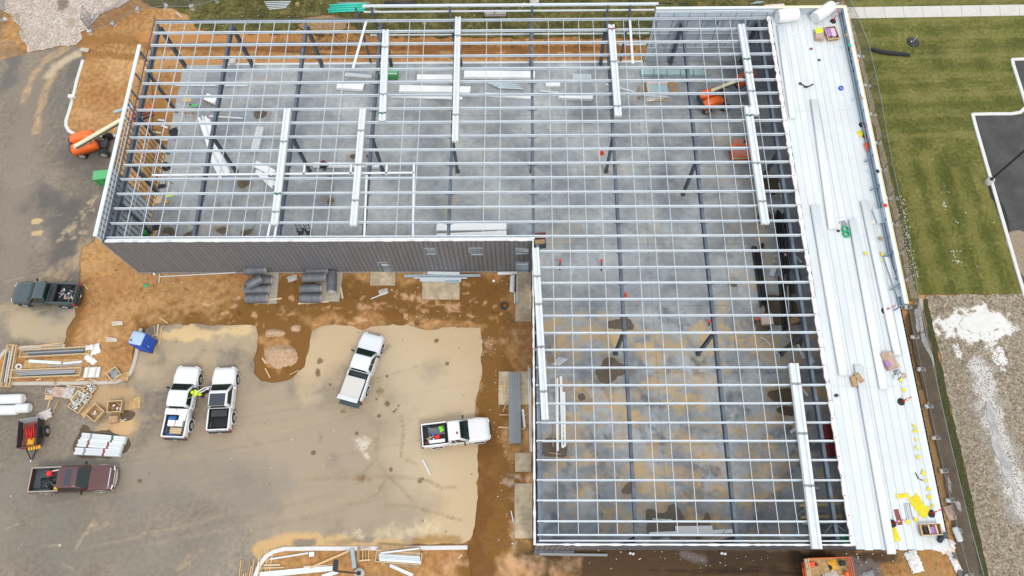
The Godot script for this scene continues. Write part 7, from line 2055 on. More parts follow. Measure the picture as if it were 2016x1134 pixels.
	for k in 5:
		st = S()
		box(st, V(-2.6 + 1.3 * k, 0.2, 0), V(1.24, 0.34, 0.62), Basis(), 0.01)
		put("pane_stack", st, M.glass_pack, o2)
	o2 = thing("wrapped_pallet", "pallet of pale glass under torn plastic beside the boom lift", "pallet", V(12.34,0.17,2.28), 0.03)
	st = S()
	for k in 7: box(st, V(0, 0.06, -0.95 + 0.32 * k), V(2.1, 0.1, 0.12))
	put("base", st, M.lumber, o2)
	st = S()
	box(st, V(0.0, 0.38, -0.1), V(1.9, 0.5, 1.5), Basis(), 0.02)
	put("packs", st, M.glass_pack, o2)
	st = S()
	box(st, V(0, 0.66, -0.75), V(2.0, 0.12, 0.4), Basis(), 0.02)
	box(st, V(-0.95, 0.66, 0.0), V(0.14, 0.1, 1.6), Basis(), 0.02)
	put("pink_edging", st, M.tile_pink, o2)
	st = S()
	box(st, V(-1.08, 0.4, 0.0), V(0.06, 0.7, 1.9))
	put("side_board", st, M.plywood, o2)
	cloth("plastic_sheet", "torn white plastic over the glass pallet", "plastic sheet", V(12.04,0.75,3.12), V(2.2, 0.25, 0.9), 0.2, "clear_plastic", 31)
	plank("timber", "white batten across the torn plastic", "batten", V(11.12,0.95,3.15), V(13.36,0.95,3.4), 0.08, 0.05, "panel_white")
	for s in [[V(13.91,0.16,1.26), 41, "brown rumpled paper at the north east of the glass pallet"], [V(14.12,0.16,1.87), 42, "dark rumpled paper east of the glass pallet"]]:
		cloth("packing_paper", s[2], "paper", s[0], V(0.8, 0.3, 0.6), 0.4, "lumber_dark", s[1])
	plank("packing_board", "leaning brown board at the west side of the glass pallet", "board", V(10.69,0.17,1.61), V(10.61,0.17,3.05), 0.14, 0.3, "lumber_dark")
	# black pipes
	n = 0
	for b in [[V(19.65,0.2,19.05), V(19.72,0.2,24.78), 6, "western bundle"], [V(21.98,0.2,15.33), V(22.03,0.2,21.87), 6, "northern bundle"], [V(22.8,0.2,16.12), V(23,0.2,21.63), 5, "eastern bundle"], [V(21.63,0.2,21.87), V(21.35,0.2,27.05), 4, "southern bundle"], [V(22.35,0.2,21.87), V(22.18,0.2,25.67), 2, "short south east bundle"]]:
		for k in b[2]:
			st = S(true)
			var dz := V(0.12 * k, 0.08 + 0.11 * (k % 2), 0.3 * ((k * 2) % 3))
			tube(st, b[0] + dz, b[1] + dz - V(0, 0, 0.5 * ((k * 3) % 4) * 0.5), 0.06, -1, 10)
			n += 1
			tag(put("black_pipe", st, M.black_plastic), "long black pipe, %s from the west in the %s on the slab" % [ORD[k], b[3]], "pipe", "black pipes, %s" % b[3])
	for s in [[V(21.63,0.4,20), "upper left"], [V(22.46,0.4,19.85), "upper right"], [V(21.39,0.4,20.49), "lower"]]:
		block("pipe_tag", "pink and white tag on the black pipes, the %s one" % s[1], "tag", s[0], V(0.16, 0.1, 0.26), 0.3, "tile_pink", "tags on the black pipes")
	for s in [[V(19.69,0.45,19.22), "left end of the western"], [V(20.5,0.3,18.9), "right end of the western"], [V(22.33,0.4,15.7), "left top of the northern"], [V(22.85,0.4,15.91), "right top of the northern"]]:
		coil("pipe_fitting", "black pipe fittings at the %s pipe bundle" % s[1], "pipe fitting", s[0], 0.16, 0.06, "black_plastic", 3, "pipe fittings")
	st = S(true)
	tube(st, V(22.32,0.3,22.78), V(22.11,0.3,25.33), 0.11, -1, 12)
	tag(put("foil_duct", st, M.rim), "silvery wrapped duct lying beside the southern black pipes", "duct")
	block("white_box", "white box lying askew between the black pipe bundles", "box", V(21.22,0.17,21.37), V(0.45, 0.2, 1.0), -0.4, "panel_white")
	block("tile_pallet", "pallet of pink tiles south of the black pipes", "pallet", V(20.07,0.17,25.93), V(0.95, 0.45, 0.95), 0.03, "tile_pink", "", 0.03)
	block("flat_carton", "flattened brown cardboard by the southern black pipes", "cardboard", V(22.34,0.17,25.89), V(1.2, 0.05, 0.7), 0.35, "cardboard", "", 0.01)
	st = S(true)
	path(st, [V(19.35,0.2,27.46), V(19.76,0.2,27.64), V(20.06,0.2,28), V(20.2,0.2,28.27)], 0.06)
	tag(put("white_hose", st, M.panel_white), "curved white hose on the slab south of the pink pallet", "hose")
	st = S(true)
	path(st, [V(20.5,0.2,28.63), V(20.79,0.2,28.99), V(20.83,0.2,29.35)], 0.05)
	tag(put("white_hose", st, M.panel_white), "short curled white hose near the wing column", "hose")
	for s in [["white board leaning by the east columns, north one", V(23.46,0.2,19.92), V(23.87,0.2,20.51)], ["white board lying by the wing column, south one", V(22.46,0.2,28.1), V(22.83,0.2,29.35)], ["pale board beyond the south column line", V(23.45,0.2,29.22), V(23.63,0.2,29.71)], ["white board half hidden by the roof, far south", V(22.22,0.2,31.89), V(22.71,0.2,32.54)], ["small white board left of the overhanging bundle", V(20.83,0.2,35.6), V(21.38,0.2,35.23)], ["white board beside the south end trestles", V(21.99,0.2,39.98), V(22.51,0.2,39.98)], ["pale vertical strip near the eastern rafter", V(23,0.2,12.42), V(23.05,0.2,14.18)]]:
		plank("loose_board", s[0], "board", s[1], s[2], 0.22, 0.05, "panel_white")
	# wing west edge: long channels, pallet, boards
	for s in [["longest white channel along the wing's west edge", V(2.3,0.2,30.87), V(2.33,0.2,36.83), 0.22], ["second white channel, just west of the longest", V(2,0.2,31.04), V(1.92,0.2,37.07), 0.16], ["third white channel, the eastern one by the puddle", V(2.52,0.2,32.21), V(2.46,0.2,36.75), 0.24]]:
		plank("steel_channel", s[0], "channel", s[1], s[2], s[3], 0.12, "stack_white")
	for k in 5: plank("steel_angle", "white angle, %s of the small heap near the wing's west edge" % ["first", "second", "third", "fourth", "fifth"][k], "steel angle", V(1.55,0.2,29.85) + V(0.14 * k, 0.03 * k, 0.03 * k), V(2.21,0.2,29.18) + V(0.17 * k, 0.03 * k, 0.05 * k), 0.09, 0.05, "panel_white", "angles on a small pallet")
	o2 = thing("small_pallet", "small timber pallet under the heap of white angles", "pallet", V(1.6,0.17,29.49), 0.5)
	for k in 5:
		st = S()
		box(st, V(0, 0.06, -0.4 + 0.2 * k), V(0.6, 0.05, 0.1))
		put("slat", st, M.lumber_dark, o2)
	for k in 3: plank("timber", "brown board, %s of three near the puddle in the west corner" % ["long", "cross", "short"][k], "board", [V(1.55,0.2,36.75), V(1.18,0.2,37.24), V(1.41,0.2,37.76)][k], [V(1.63,0.2,34.6), V(2.16,0.2,37.32), V(1.82,0.2,37.76)][k], 0.1, 0.05, "lumber_dark")
	for s in [["long white beam on the slab at the wing's south end", V(8.86,0.25,43.48), V(15.47,0.25,43.24), 0.3], ["shorter white beam lying north of the long one", V(10.89,0.25,43.06), V(13.76,0.25,43.02), 0.36], ["thin white strip in the puddle by the white beams", V(9.18,0.2,42.34), V(10.67,0.2,42.41), 0.06]]:
		plank("steel_beam", s[0], "beam", s[1], s[2], s[3], 0.16, "stack_white")
	cloth("plastic_sheet", "crumpled white plastic at the south wall near the overhanging bundle", "plastic sheet", V(19.67,0.2,43.87), V(1.5, 0.4, 0.6), -0.3, "clear_plastic", 33)
	block("green_sheet", "pale green strip on the slab near the red stand", "strip", V(3.6,0.17,21.12), V(0.16, 0.03, 1.1), -0.3, "glass_pack", "", 0.005)
	o2 = thing("job_box", "rusty red and blue steel job box at the inner corner of the building", "job box", V(0.65,0.17,18.61), 0.1)
	st = S()
	box(st, V(0, 0.4, 0.15), V(1.1, 0.75, 0.6), Basis(), 0.03)
	put("body", st, M.bed_blue_grey, o2)
	st = S()
	box(st, V(0, 0.95, -0.35), V(1.15, 0.75, 0.06), Basis(Vector3.RIGHT, -0.5), 0.02)
	put("lid", st, M.rust_red, o2)
	st = S()
	box(st, V(0.0, 0.79, 0.12), V(0.9, 0.03, 0.4))
	put("tray", st, M.lumber_dark, o2)
	block("job_box_red", "dark red steel box under the roof's edge in the wing", "steel box", V(23.8,0.17,35.6), V(0.6, 0.7, 1.2), 0.1, "dark_red", "", 0.03)
	block("job_box_red", "dark red steel box south of the first, under the roof's edge", "steel box", V(23.74,0.17,37.07), V(0.6, 0.7, 0.9), 0.1, "dark_red", "", 0.03)
	block("blue_bin", "teal and green bin in the wing's south east corner", "bin", V(23.93,0.17,43.82), V(0.8, 0.7, 0.9), 0.05, "coil_green", "", 0.05)
	# trestles with greenish boards at the wing's south east
	for k in 4: plank("trestle_board", "olive board, %s on the trestles at the wing's south east" % ["first", "second", "third", "fourth"][k], "board", V(20.59,0.7,41.35) + V(0, 0, 0.45 * k), V(23.79,0.7,41.23) + V(0, 0, 0.45 * k), 0.2, 0.06, ["cream_shaded_side", "strap_grey", "lumber", "glass_pack"][k], "boards on the trestles")
	for x in [[V(20.96,0.17,41.68), "western"], [V(23.66,0.17,41.64), "eastern"]]:
		o2 = thing("trestle", "timber trestle under the olive boards, %s one" % x[1], "trestle", x[0])
		st = S()
		for z in [-0.6, 0.6]:
			bar(st, V(-0.2, 0, z), V(0, 0.52, z), 0.07, 0.07)
			bar(st, V(0.2, 0, z), V(0, 0.52, z), 0.07, 0.07)
		put("leg", st, M.lumber, o2)
		st = S()
		bar(st, V(0, 0.5, -0.75), V(0, 0.5, 0.75), 0.09, 0.08)
		put("beam", st, M.lumber, o2)
	boom_lift("orange boom lift inside the building with its boom folded to the right", V(17.71,0.2,3.65), -2.966, V(17.11,2,3.5), V(19.5,2.4,2.65), V(20.39,1.6,2.22), 0.9)
	scissor(V(19.55,0.17,9.77), -0.006, 2.0, 1.2, 1.9, "orange scissor lift standing on the slab below the roof bundle")

func scissor(at: Vector3, turn: float, l: float, w: float, h: float, label: String) -> Node3D:
	var o := thing("scissor_lift", label, "scissor lift", at, turn)
	var st := S()
	box(st, V(0, 0.42, 0), V(l * 0.92, 0.34, w * 0.8), Basis(), 0.03)
	put("chassis", st, M.orange_dark, o)
	for x in [-l * 0.36, l * 0.36]:
		for s in [-1, 1]: wheel(o, V(x, 0.24, s * w * 0.40), 0.24, 0.16, s)
	st = S()
	for k in 3:
		for s in [-0.35, 0.35]:
			bar(st, V(-l * 0.4, 0.62 + k * 0.12, s * w), V(l * 0.4, 0.74 + k * 0.12, s * w), 0.05, 0.08)
			bar(st, V(l * 0.4, 0.62 + k * 0.12, s * w * 0.9), V(-l * 0.4, 0.74 + k * 0.12, s * w * 0.9), 0.05, 0.08)
	put("scissor_arms", st, M.cream, o)
	st = S()
	box(st, V(0, h * 0.62, 0), V(l, 0.1, w), Basis(), 0.02)
	put("platform", st, M.strap_grey, o)
	for s in [-1, 1]:
		st = S()
		for y in [0.35, 0.68, 1.0]: bar(st, V(-l * 0.49, h * 0.62 + y, s * w * 0.49), V(l * 0.49, h * 0.62 + y, s * w * 0.49), 0.045, 0.045)
		for x in 5: bar(st, V(-l * 0.49 + l * 0.98 * x / 4.0, h * 0.62, s * w * 0.49), V(-l * 0.49 + l * 0.98 * x / 4.0, h * 0.62 + 1.0, s * w * 0.49), 0.045, 0.045)
		put("guard_rail", st, M.orange, o)
		st = S()
		for y in [0.35, 0.68, 1.0]: bar(st, V(s * l * 0.49, h * 0.62 + y, -w * 0.46), V(s * l * 0.49, h * 0.62 + y, w * 0.46), 0.045, 0.045)
		put("end_rail", st, M.orange, o)
		st = S()
		box(st, V(0, h * 0.62 + 0.12, s * w * 0.5), V(l, 0.16, 0.03))
		put("toe_board", st, M.orange, o)
	st = S()
	box(st, V(0.05, h * 0.62 + 0.95, -w * 0.42), V(0.3, 0.25, 0.2), Basis(), 0.04)
	put("control_box", st, M.black_plastic, o)
	return o

func boom_lift(label: String, at: Vector3, turn: float, root: Vector3, tip: Vector3, cage: Vector3, k: float) -> Node3D:
	# chassis faces local +x; root, tip and cage are world points
	var o := thing("boom_lift", label, "boom lift", at, turn, "boom lifts")
	var inv := o.transform.affine_inverse()
	var st := S()
	box(st, V(0, 0.62 * k, 0), V(2.6 * k, 0.34 * k, 0.8 * k), Basis(), 0.05)
	for x in [-1.05, 1.05]: bar(st, V(x * k, 0.5 * k, -1.0 * k), V(x * k, 0.5 * k, 1.0 * k), 0.24 * k, 0.26 * k, 0.03)
	put("chassis", st, M.black_steel, o)
	for x in [-1.05, 1.05]:
		for s in [-1, 1]: wheel(o, V(x * k, 0.48 * k, s * 1.0 * k), 0.48 * k, 0.36 * k, s)
	st = S(true)
	tube(st, V(0, 0.78 * k, 0), V(0, 1.0 * k, 0), 0.55 * k, -1, 20)
	put("turntable", st, M.black_steel, o)
	var a := inv * root; var b := inv * tip; var c := inv * cage
	var dir := V(b.x - a.x, 0, b.z - a.z).normalized()
	var sd := V(-dir.z, 0, dir.x)
	for s in [-1, 1]:   # the two engine covers on either side of the boom
		st = S(true)
		var m: Vector3 = V(0, 0, 0) - dir * 0.55 * k + sd * s * 0.56 * k
		var rr := []
		for e in [[-1.25, 0.55, 0.3], [-1.15, 0.95, 0.42], [-0.7, 1.15, 0.46], [0.4, 1.15, 0.46], [0.95, 0.95, 0.40], [1.1, 0.6, 0.3]]:
			var q := []
			var w: float = e[2] * k
			for p in [[-1.0, 0.0], [-1.0, 0.7], [-0.75, 0.95], [0.75, 0.95], [1.0, 0.7], [1.0, 0.0]]: q.append(m + dir * e[0] * k + sd * p[0] * w + V(0, (0.92 + p[1] * e[1] * 0.85) * k, 0))
			rr.append(q)
		loft(st, rr)
		put("engine_cover", st, M.orange, o)
	st = S()
	box(st, V(0, 1.25 * k, 0) - dir * 1.72 * k, V(0.3 * k, 0.7 * k, 1.7 * k), Basis(Vector3.UP, atan2(-dir.z, dir.x)), 0.06)
	put("counterweight", st, M.black_steel, o)
	st = S()
	bar(st, a, b, 0.34 * k, 0.42 * k, 0.03)
	put("boom", st, M.cream, o)
	st = S()
	bar(st, a.lerp(b, 0.45), b + (b - a).normalized() * 0.7 * k, 0.24 * k, 0.28 * k, 0.03)
	put("inner_boom", st, M.cream_shaded_side, o)
	st = S()
	bar(st, a.lerp(b, 0.02) + sd * 0.22 * k, b + sd * 0.22 * k, 0.05, 0.10, 0.0)
	put("hose_track", st, M.black_plastic, o)
	st = S()
	bar(st, V(0, 1.0 * k, 0), a.lerp(b, 0.3), 0.14 * k, 0.14 * k, 0.02)
	put("lift_cylinder", st, M.strap_grey, o)
	st = S()
	bar(st, b, c + V(0, 0.3, 0), 0.2 * k, 0.22 * k, 0.03)
	put("jib", st, M.orange, o)
	st = S()
	box(st, c + V(0, 0.03, 0), V(1.9, 0.06, 0.85), Basis(Vector3.UP, 0.4), 0.01)
	put("cage_floor", st, M.black_steel, o)
	st = S()
	var kb := Basis(Vector3.UP, 0.4)
	for y in [0.4, 0.75, 1.1]:
		for s in [-1, 1]:
			bar(st, c + kb * V(-0.93, y, s * 0.41), c + kb * V(0.93, y, s * 0.41), 0.05, 0.05)
			bar(st, c + kb * V(s * 0.93, y, -0.41), c + kb * V(s * 0.93, y, 0.41), 0.05, 0.05)
	for x in [-0.93, 0.0, 0.93]:
		for s in [-1, 1]: bar(st, c + kb * V(x, 0, s * 0.41), c + kb * V(x, 1.1, s * 0.41), 0.05, 0.05)
	put("cage_rail", st, M.orange, o)
	return o

func long_crate(label: String, a: Vector3, b: Vector3, w: float, h: float, filled: String, fill_m: String) -> Node3D:
	var o := thing("long_crate", label, "crate", a + V(0, 0, 0), atan2(-(b - a).z, (b - a).x), "long timber crates on the soil bed")
	var l := a.distance_to(b)
	for s in [-1, 1]:
		for y in [0.08, h]:
			var st := S()
			bar(st, V(0, y, s * w * 0.5), V(l, y, s * w * 0.5), 0.05, 0.10, 0.006)
			put("rail", st, M.lumber if y < 0.2 else M.lumber_pale, o)
		var n := int(l / 0.8)
		for i in n + 1:
			var st := S()
			bar(st, V(l * i / n, 0.03, s * (w * 0.5 + 0.04)), V(l * i / n, h + 0.04, s * (w * 0.5 + 0.04)), 0.035, 0.08, 0.0, Vector3.RIGHT)
			put("post", st, M.lumber, o)
	for x in [0.0, l]:
		var st := S()
		box(st, V(x, h * 0.5, 0), V(0.05, h, w + 0.08))
		put("end_board", st, M.lumber, o)
	var st2 := S()
	box(st2, V(l * 0.5, 0.05, 0), V(l, 0.03, w))
	put("floor", st2, M.lumber_dark, o)
	var t := thing("trim_bundle", filled, "trims", a, atan2(-(b - a).z, (b - a).x))
	for k in 4:
		var st := S()
		box(st, V(l * 0.5 + 0.1 * (k - 1.5), 0.16 + 0.02 * k, (k - 1.5) * w * 0.20), V(l * 0.88 - 0.2 * k, 0.06, w * 0.17), Basis(Vector3.UP, 0.012 * (k - 1)), 0.01)
		put("trim", st, M[[fill_m, "grey_trim", fill_m, "bed_blue_grey"][k]], t)
	return o

func yard_things() -> void:
	var h := 0.1
	long_crate("long timber crate standing across the left end of the soil bed", V(-44.8,0.1,28.07), V(-44.53,0.1,31.7), 0.55, 0.35, "white and grey trims inside the crosswise crate", "panel_pale")
	long_crate("empty looking narrow crate right beside the crosswise one", V(-44.44,0.1,28.12), V(-44.13,0.1,31.74), 0.28, 0.35, "thin trims inside the narrow crate", "lumber")
	long_crate("northern long crate of dark grey trims on the soil bed", V(-43.82,0.1,28.85), V(-37.95,0.1,28.54), 0.62, 0.34, "grey trims inside the northern long crate", "roll_grey")
	long_crate("southern long crate of grey trims along the kerb of the soil bed", V(-44.2,0.1,30.64), V(-38.29,0.1,30.43), 0.66, 0.34, "grey trims inside the southern long crate", "grey_trim")
	block("plywood_sheet", "plywood lid lying between the two long crates", "plywood", V(-40.9,0.1,29.66), V(5.1, 0.04, 0.72), 0.02, "plywood", "", 0.006)
	plank("trim_piece", "long white trim on the plywood lid", "trim", V(-43.06,0.16,29.45), V(-40.22,0.16,29.64), 0.26, 0.08, "panel_white")
	plank("trim_piece", "shorter white trim on the right of the plywood lid", "trim", V(-40.03,0.16,29.68), V(-38.46,0.16,29.51), 0.18, 0.08, "panel_white")
	plank("trim_piece", "grey trim under the white ones on the plywood lid", "trim", V(-41.33,0.15,29.95), V(-38.51,0.15,29.68), 0.12, 0.05, "grey_trim")
	var st := S(true)
	torus(st, V(-43.77,0.22,29.96), V(0.3, 1, 0.2), 0.2, 0.09, 16, 8)
	tag(put("pipe_ring", st, M.kerb), "grey ring of pipe between the crates on the soil bed", "pipe ring")
	for c in [["white plastic sheet crumpled at the end of the northern crate, upper piece", V(-37.63,0.1,28.4), V(0.9, 0.3, 1.0), 0.4, 51], ["white plastic sheet trailing south from the northern crate", V(-37.83,0.1,29.31), V(1.3, 0.25, 0.55), -0.6, 52], ["white plastic scrap hanging over the northern crate's end", V(-38,0.35,28.3), V(0.7, 0.2, 0.5), 0.1, 53]]:
		cloth("plastic_sheet", c[0], "plastic sheet", c[1], c[2], c[3], "scrap_white", c[4])
	var o := thing("white_bundle", "bundle of white sheets with two battens at the soil bed's kerb", "sheet bundle", V(-37.37,0.1,30.47), 0.02)
	for k in 6:
		st = S()
		box(st, V(0.03 * (k % 3), 0.06 + 0.035 * k, 0.02 * (k % 2)), V(1.35 - 0.05 * (k % 3), 0.03, 0.9 - 0.05 * (k % 2)), Basis(Vector3.UP, 0.02 * (k % 3)), 0.005)
		put("sheet", st, M.panel_white if k % 2 else M.panel_pale, o)
	for x in [-0.28, 0.36]:
		st = S()
		box(st, V(x, 0.30, 0), V(0.09, 0.04, 0.98))
		put("batten", st, M.lumber_pale, o)
	crate("square crate turned on its corner in the soil bed", V(-35.38,0.1,30.65), V(0.85, 0.4, 0.85), 0.75, "lumber")
	cloth("plastic_wrap", "grey plastic wrap bulging from the square crate", "plastic wrap", V(-35.35,0.35,30.59), V(0.75, 0.3, 0.75), 0.4, "strap_grey", 55)
	block("plywood_sheet", "plywood sheet leaning by the square crate at the kerb bend", "plywood", V(-34.56,0.12,30.79), V(0.65, 0.04, 0.8), 0.1, "plywood", "", 0.006)
	var n := 0
	for b in [["long pale board north of the crates", V(-42.67,0.12,28.08), V(-40.44,0.12,27.81)], ["second board north of the crates, broken at its end", V(-42.28,0.12,28.22), V(-40.55,0.12,28.09)], ["dark board below the kerb of the soil bed", V(-42.07,0.05,31.47), V(-39.98,0.05,31.52)], ["dark board under the carton by the kerb", V(-39.45,0.05,31.56), V(-37.76,0.05,31.78)], ["short stick leaning on the kerb below the southern crate", V(-40.77,0.12,30.92), V(-40.26,0.18,31.46)], ["pale stick between southern crate and white bundle", V(-38.65,0.1,31.14), V(-37.99,0.1,31)], ["stick below the white bundle at the kerb", V(-37.55,0.12,31.01), V(-36.86,0.12,31.19)], ["stick at the left foot of the square crate", V(-36.1,0.12,30.88), V(-35.89,0.12,31.28)], ["broken stick on the soil below the southern crate", V(-42.03,0.1,31.13), V(-41.64,0.1,30.96)], ["board lying on the dirt above the portable toilet", V(-32.61,0.03,25.47), V(-31.75,0.03,26.04)], ["tall board leaning behind the toilet, left one", V(-32.9,0.05,26.28), V(-32.63,0.05,27.3)], ["tall board leaning behind the toilet, middle one", V(-32.58,0.05,26.09), V(-32.51,0.05,27.21)], ["tall board leaning behind the toilet, right one", V(-32.23,0.05,26.33), V(-32.15,0.05,28.03)], ["slanting board at the toilet's foot", V(-32.56,0.05,28.4), V(-32.27,0.05,27.85)], ["short board behind the toilet", V(-32.91,0.05,27.21), V(-32.51,0.05,26.97)], ["timber skid left of the wrapped pallet", V(-40.5,0.05,32.83), V(-40.54,0.05,33.56)], ["timber skid right of the wrapped pallet", V(-39.77,0.05,32.83), V(-40.02,0.05,33.94)], ["white stick on the dirt at the wet bank", V(-23.13,0.05,29.18), V(-22.72,0.05,29.68)], ["stick in the wet notch below the mound", V(-22.75,0.05,30.08), V(-22.22,0.05,30.92)], ["stick at the lower right of the mound", V(-20.61,0.05,30.66), V(-19.88,0.05,30.26)], ["stick on the dirt by the green pickup's tail", V(-39.96,0.03,23.79), V(-40.1,0.03,24.55)], ["stick on the dirt above the green pickup", V(-39.91,0.03,22.34), V(-39.49,0.03,22.82)], ["stick on the dirt below the green pickup's tail", V(-38.95,0.03,23.84), V(-38.52,0.03,24.37)]]:
		n += 1
		plank("board", b[0], "board", b[1], b[2], 0.11, 0.05, ["lumber_pale", "lumber", "lumber_dark"][n % 3])
	for b in [["flat bundle of two pale boards on the dirt, northern one", V(-36.25,0.03,26.03), 0.08], ["flat bundle of two pale boards on the dirt, southern one", V(-36.44,0.03,27.51), -0.06]]:
		o = thing("board_bundle", b[0], "boards", b[1], b[2])
		for k in 3:
			st = S()
			box(st, V(0.05 * k, 0.04, (k - 1) * 0.13), V(0.95, 0.06, 0.115), Basis(Vector3.UP, 0.05 * (k - 1)), 0.008)
			put("board", st, M.lumber_pale if k % 2 else M.sidewalk, o)
	# white rolls at the left edge
	roll("insulation_roll", "white wrapped roll at the left edge, northern one", "insulation roll", V(-45.1,0.42,32.87), V(-42.55,0.42,32.78), 0.42, "insulation_white", "scrap_white", "", 0.02)
	roll("insulation_roll", "white wrapped roll at the left edge, southern long one", "insulation roll", V(-45.11,0.42,33.77), V(-42.74,0.42,33.72), 0.42, "insulation_white", "scrap_white", "", 0.02)
	roll("insulation_roll", "short white roll at the end of the southern long one", "insulation roll", V(-42.9,0.42,33.6), V(-41.81,0.42,33.56), 0.40, "insulation_white", "scrap_white", "", 0.02)
	# crates below the soil bed
	crate("small open box of bright clips, leftmost of the crates on the asphalt", V(-40.65,0.02,32.08), V(0.6, 0.22, 0.45), 0.03, "cardboard")
	jumble("steel_clips", "bright steel clips in the small leftmost box", "clips", V(-40.63,0.06,32.05), V(0.45, 0.12, 0.3), 0.0, ["panel_pale", "strap_grey", "panel_white"], 18, 3, 0.2)
	block("plywood_sheet", "small plywood lid below the box of clips", "plywood", V(-40.66,0.02,32.56), V(0.68, 0.05, 0.42), 0.03, "lumber", "", 0.006)
	block("large_carton", "broad brown carton beside the clear plastic heap", "carton", V(-39.67,0.02,32.21), V(1.2, 0.4, 0.85), -0.1, "cardboard_pink", "", 0.03)
	cloth("plastic_wrap", "heap of clear plastic over the broad carton", "plastic wrap", V(-38.87,0.35,32.25), V(0.9, 0.55, 1.1), -0.3, "clear_plastic", 57)
	crate("low crate of long bright metal parts in the middle of the crates", V(-37.83,0.02,32.95), V(1.1, 0.3, 1.7), -0.5, "lumber")
	jumble("metal_parts", "bright metal parts piled in the low middle crate", "metal parts", V(-37.73,0.2,32.95), V(0.85, 0.2, 1.4), -0.5, ["panel_white", "strap_grey", "panel_pale", "galvanised"], 42, 7, 0.5)
	o = thing("batten_rectangle", "pale timber frame lying over the metal parts", "frame", V(-37.91,0.5,32.72), -0.5)
	for e in [[V(-0.4, 0, -0.45), V(0.4, 0, -0.45)], [V(-0.4, 0, 0.45), V(0.4, 0, 0.45)], [V(-0.4, 0.03, -0.45), V(-0.4, 0.03, 0.45)], [V(0.4, 0.03, -0.45), V(0.4, 0.03, 0.45)]]:
		st = S()
		bar(st, e[0], e[1], 0.09, 0.04)
		put("batten", st, M.lumber_pale, o)
	crate("box of shiny clips tilted against the metal parts crate", V(-37.24,0.02,31.86), V(0.85, 0.3, 0.7), -0.55, "lumber_dark")
	jumble("steel_clips", "shiny clips filling the tilted box", "clips", V(-37.17,0.18,31.82), V(0.65, 0.12, 0.55), -0.55, ["panel_white", "panel_pale", "grey_trim"], 30, 9, 0.22)
	crate("open plywood crate turned on its corner, beside its side panel", V(-36.24,0.02,33.98), V(1.05, 0.55, 1.05), -0.62, "plywood")
	jumble("fittings", "brown and white fittings at the bottom of the cornerwise crate", "fittings", V(-36.16,0.08,34), V(0.7, 0.1, 0.7), 0.3, ["rust_red", "strap_grey", "scrap_white", "lumber"], 14, 13, 0.26)
	block("plywood_sheet", "plywood panel leaning at the left of the cornerwise crate", "plywood", V(-37.2,0.02,33.85), V(0.9, 0.05, 0.55), 0.75, "plywood", "", 0.006)
	crate("upright plywood crate of brown fittings, right of the cornerwise one", V(-34.68,0.02,33.47), V(1.1, 0.6, 0.9), 0.08, "plywood")
	jumble("fittings", "brown and grey fittings in the upright plywood crate", "fittings", V(-34.62,0.25,33.44), V(0.75, 0.12, 0.55), 0.1, ["rust_red", "scrap_white", "roll_grey", "lumber_dark"], 20, 15, 0.28)
	block("plywood_sheet", "square plywood lid lying right of the upright crate", "plywood", V(-33.31,0.02,33.08), V(0.95, 0.04, 0.98), 0.12, "plywood", "", 0.006)
	block("brown_carton", "closed brown carton below the upright plywood crate", "carton", V(-34.69,0.02,34.49), V(0.72, 0.38, 0.55), 0.12, "cardboard", "", 0.02)
	plank("white_stick", "white stick lying right of the brown carton", "stick", V(-34.16,0.02,34.58), V(-33.77,0.02,34.41), 0.06, 0.04, "panel_white")
	block("wrapped_pallet", "plastic wrapped brown load on timber skids above the trailer", "pallet", V(-40.56,0.05,34.2), V(1.1, 0.35, 0.75), 0.45, "cardboard_pink", "", 0.05)
	cloth("plastic_wrap", "clear plastic tied over the wrapped load above the trailer", "plastic wrap", V(-40.43,0.36,34.14), V(1.1, 0.3, 0.85), 0.45, "clear_plastic", 59)
	# ribbed trims on the wet patch
	st = S()
	sheet(st, rough_line(round_line([W(-37.68,37.12),W(-37.61,36.13),W(-37.51,35.04),W(-36.93,34.95),W(-36.47,35.54),W(-35.48,35.25),W(-34.13,35.67),W(-33.12,35.88),W(-32.87,36.5),W(-33.2,37.2),W(-33.65,37.45),W(-35.6,37.69),W(-37.2,37.61)], 1), 0.16, 0.14, 77), 0.022)
	struct_("wet_patch", st, mat("wet_asphalt", C(0.115, 0.075, 0.035), 0.45, 0.0, "cloud", 0.4))
	st = S()
	sheet(st, rough_line(round_line([W(-34.45,33.85),W(-33.65,33.55),W(-33,33.85),W(-33.17,34.28),W(-33.78,34.62),W(-34.24,34.45)], 1), 0.16, 0.10, 78), 0.022)
	struct_("wet_patch", st, M.wet_asphalt)
	panel_bundle("white ribbed panel bundle on the wet patch, northernmost of three", V(-37.1,0.03,35.88), V(-33.37,0.03,36.22), 0.62, "panel bundles on the wet asphalt", [[0.22, "strap_grey"], [0.7, "strap_green"]], 5, 0.09)
	panel_bundle("white ribbed panel bundle on the wet patch, middle of three", V(-37.27,0.03,36.42), V(-33.53,0.03,36.71), 0.6, "panel bundles on the wet asphalt", [[0.24, "strap_red"], [0.68, "strap_red"]], 5, 0.09)
	panel_bundle("white ribbed panel bundle on the wet patch, southernmost of three", V(-37.38,0.03,37.08), V(-33.59,0.03,37.25), 0.6, "panel bundles on the wet asphalt", [[0.22, "strap_grey"], [0.64, "strap_red"]], 5, 0.09)
	# portable toilet
	o = thing("portable_toilet", "blue portable toilet with a pale roof at the corner of the lot", "portable toilet", V(-33.09,0,28.06), -0.22)
	st = S()
	box(st, V(0, 0.07, 0), V(1.2, 0.12, 1.2), Basis(), 0.02)
	put("base", st, M.black_plastic, o)
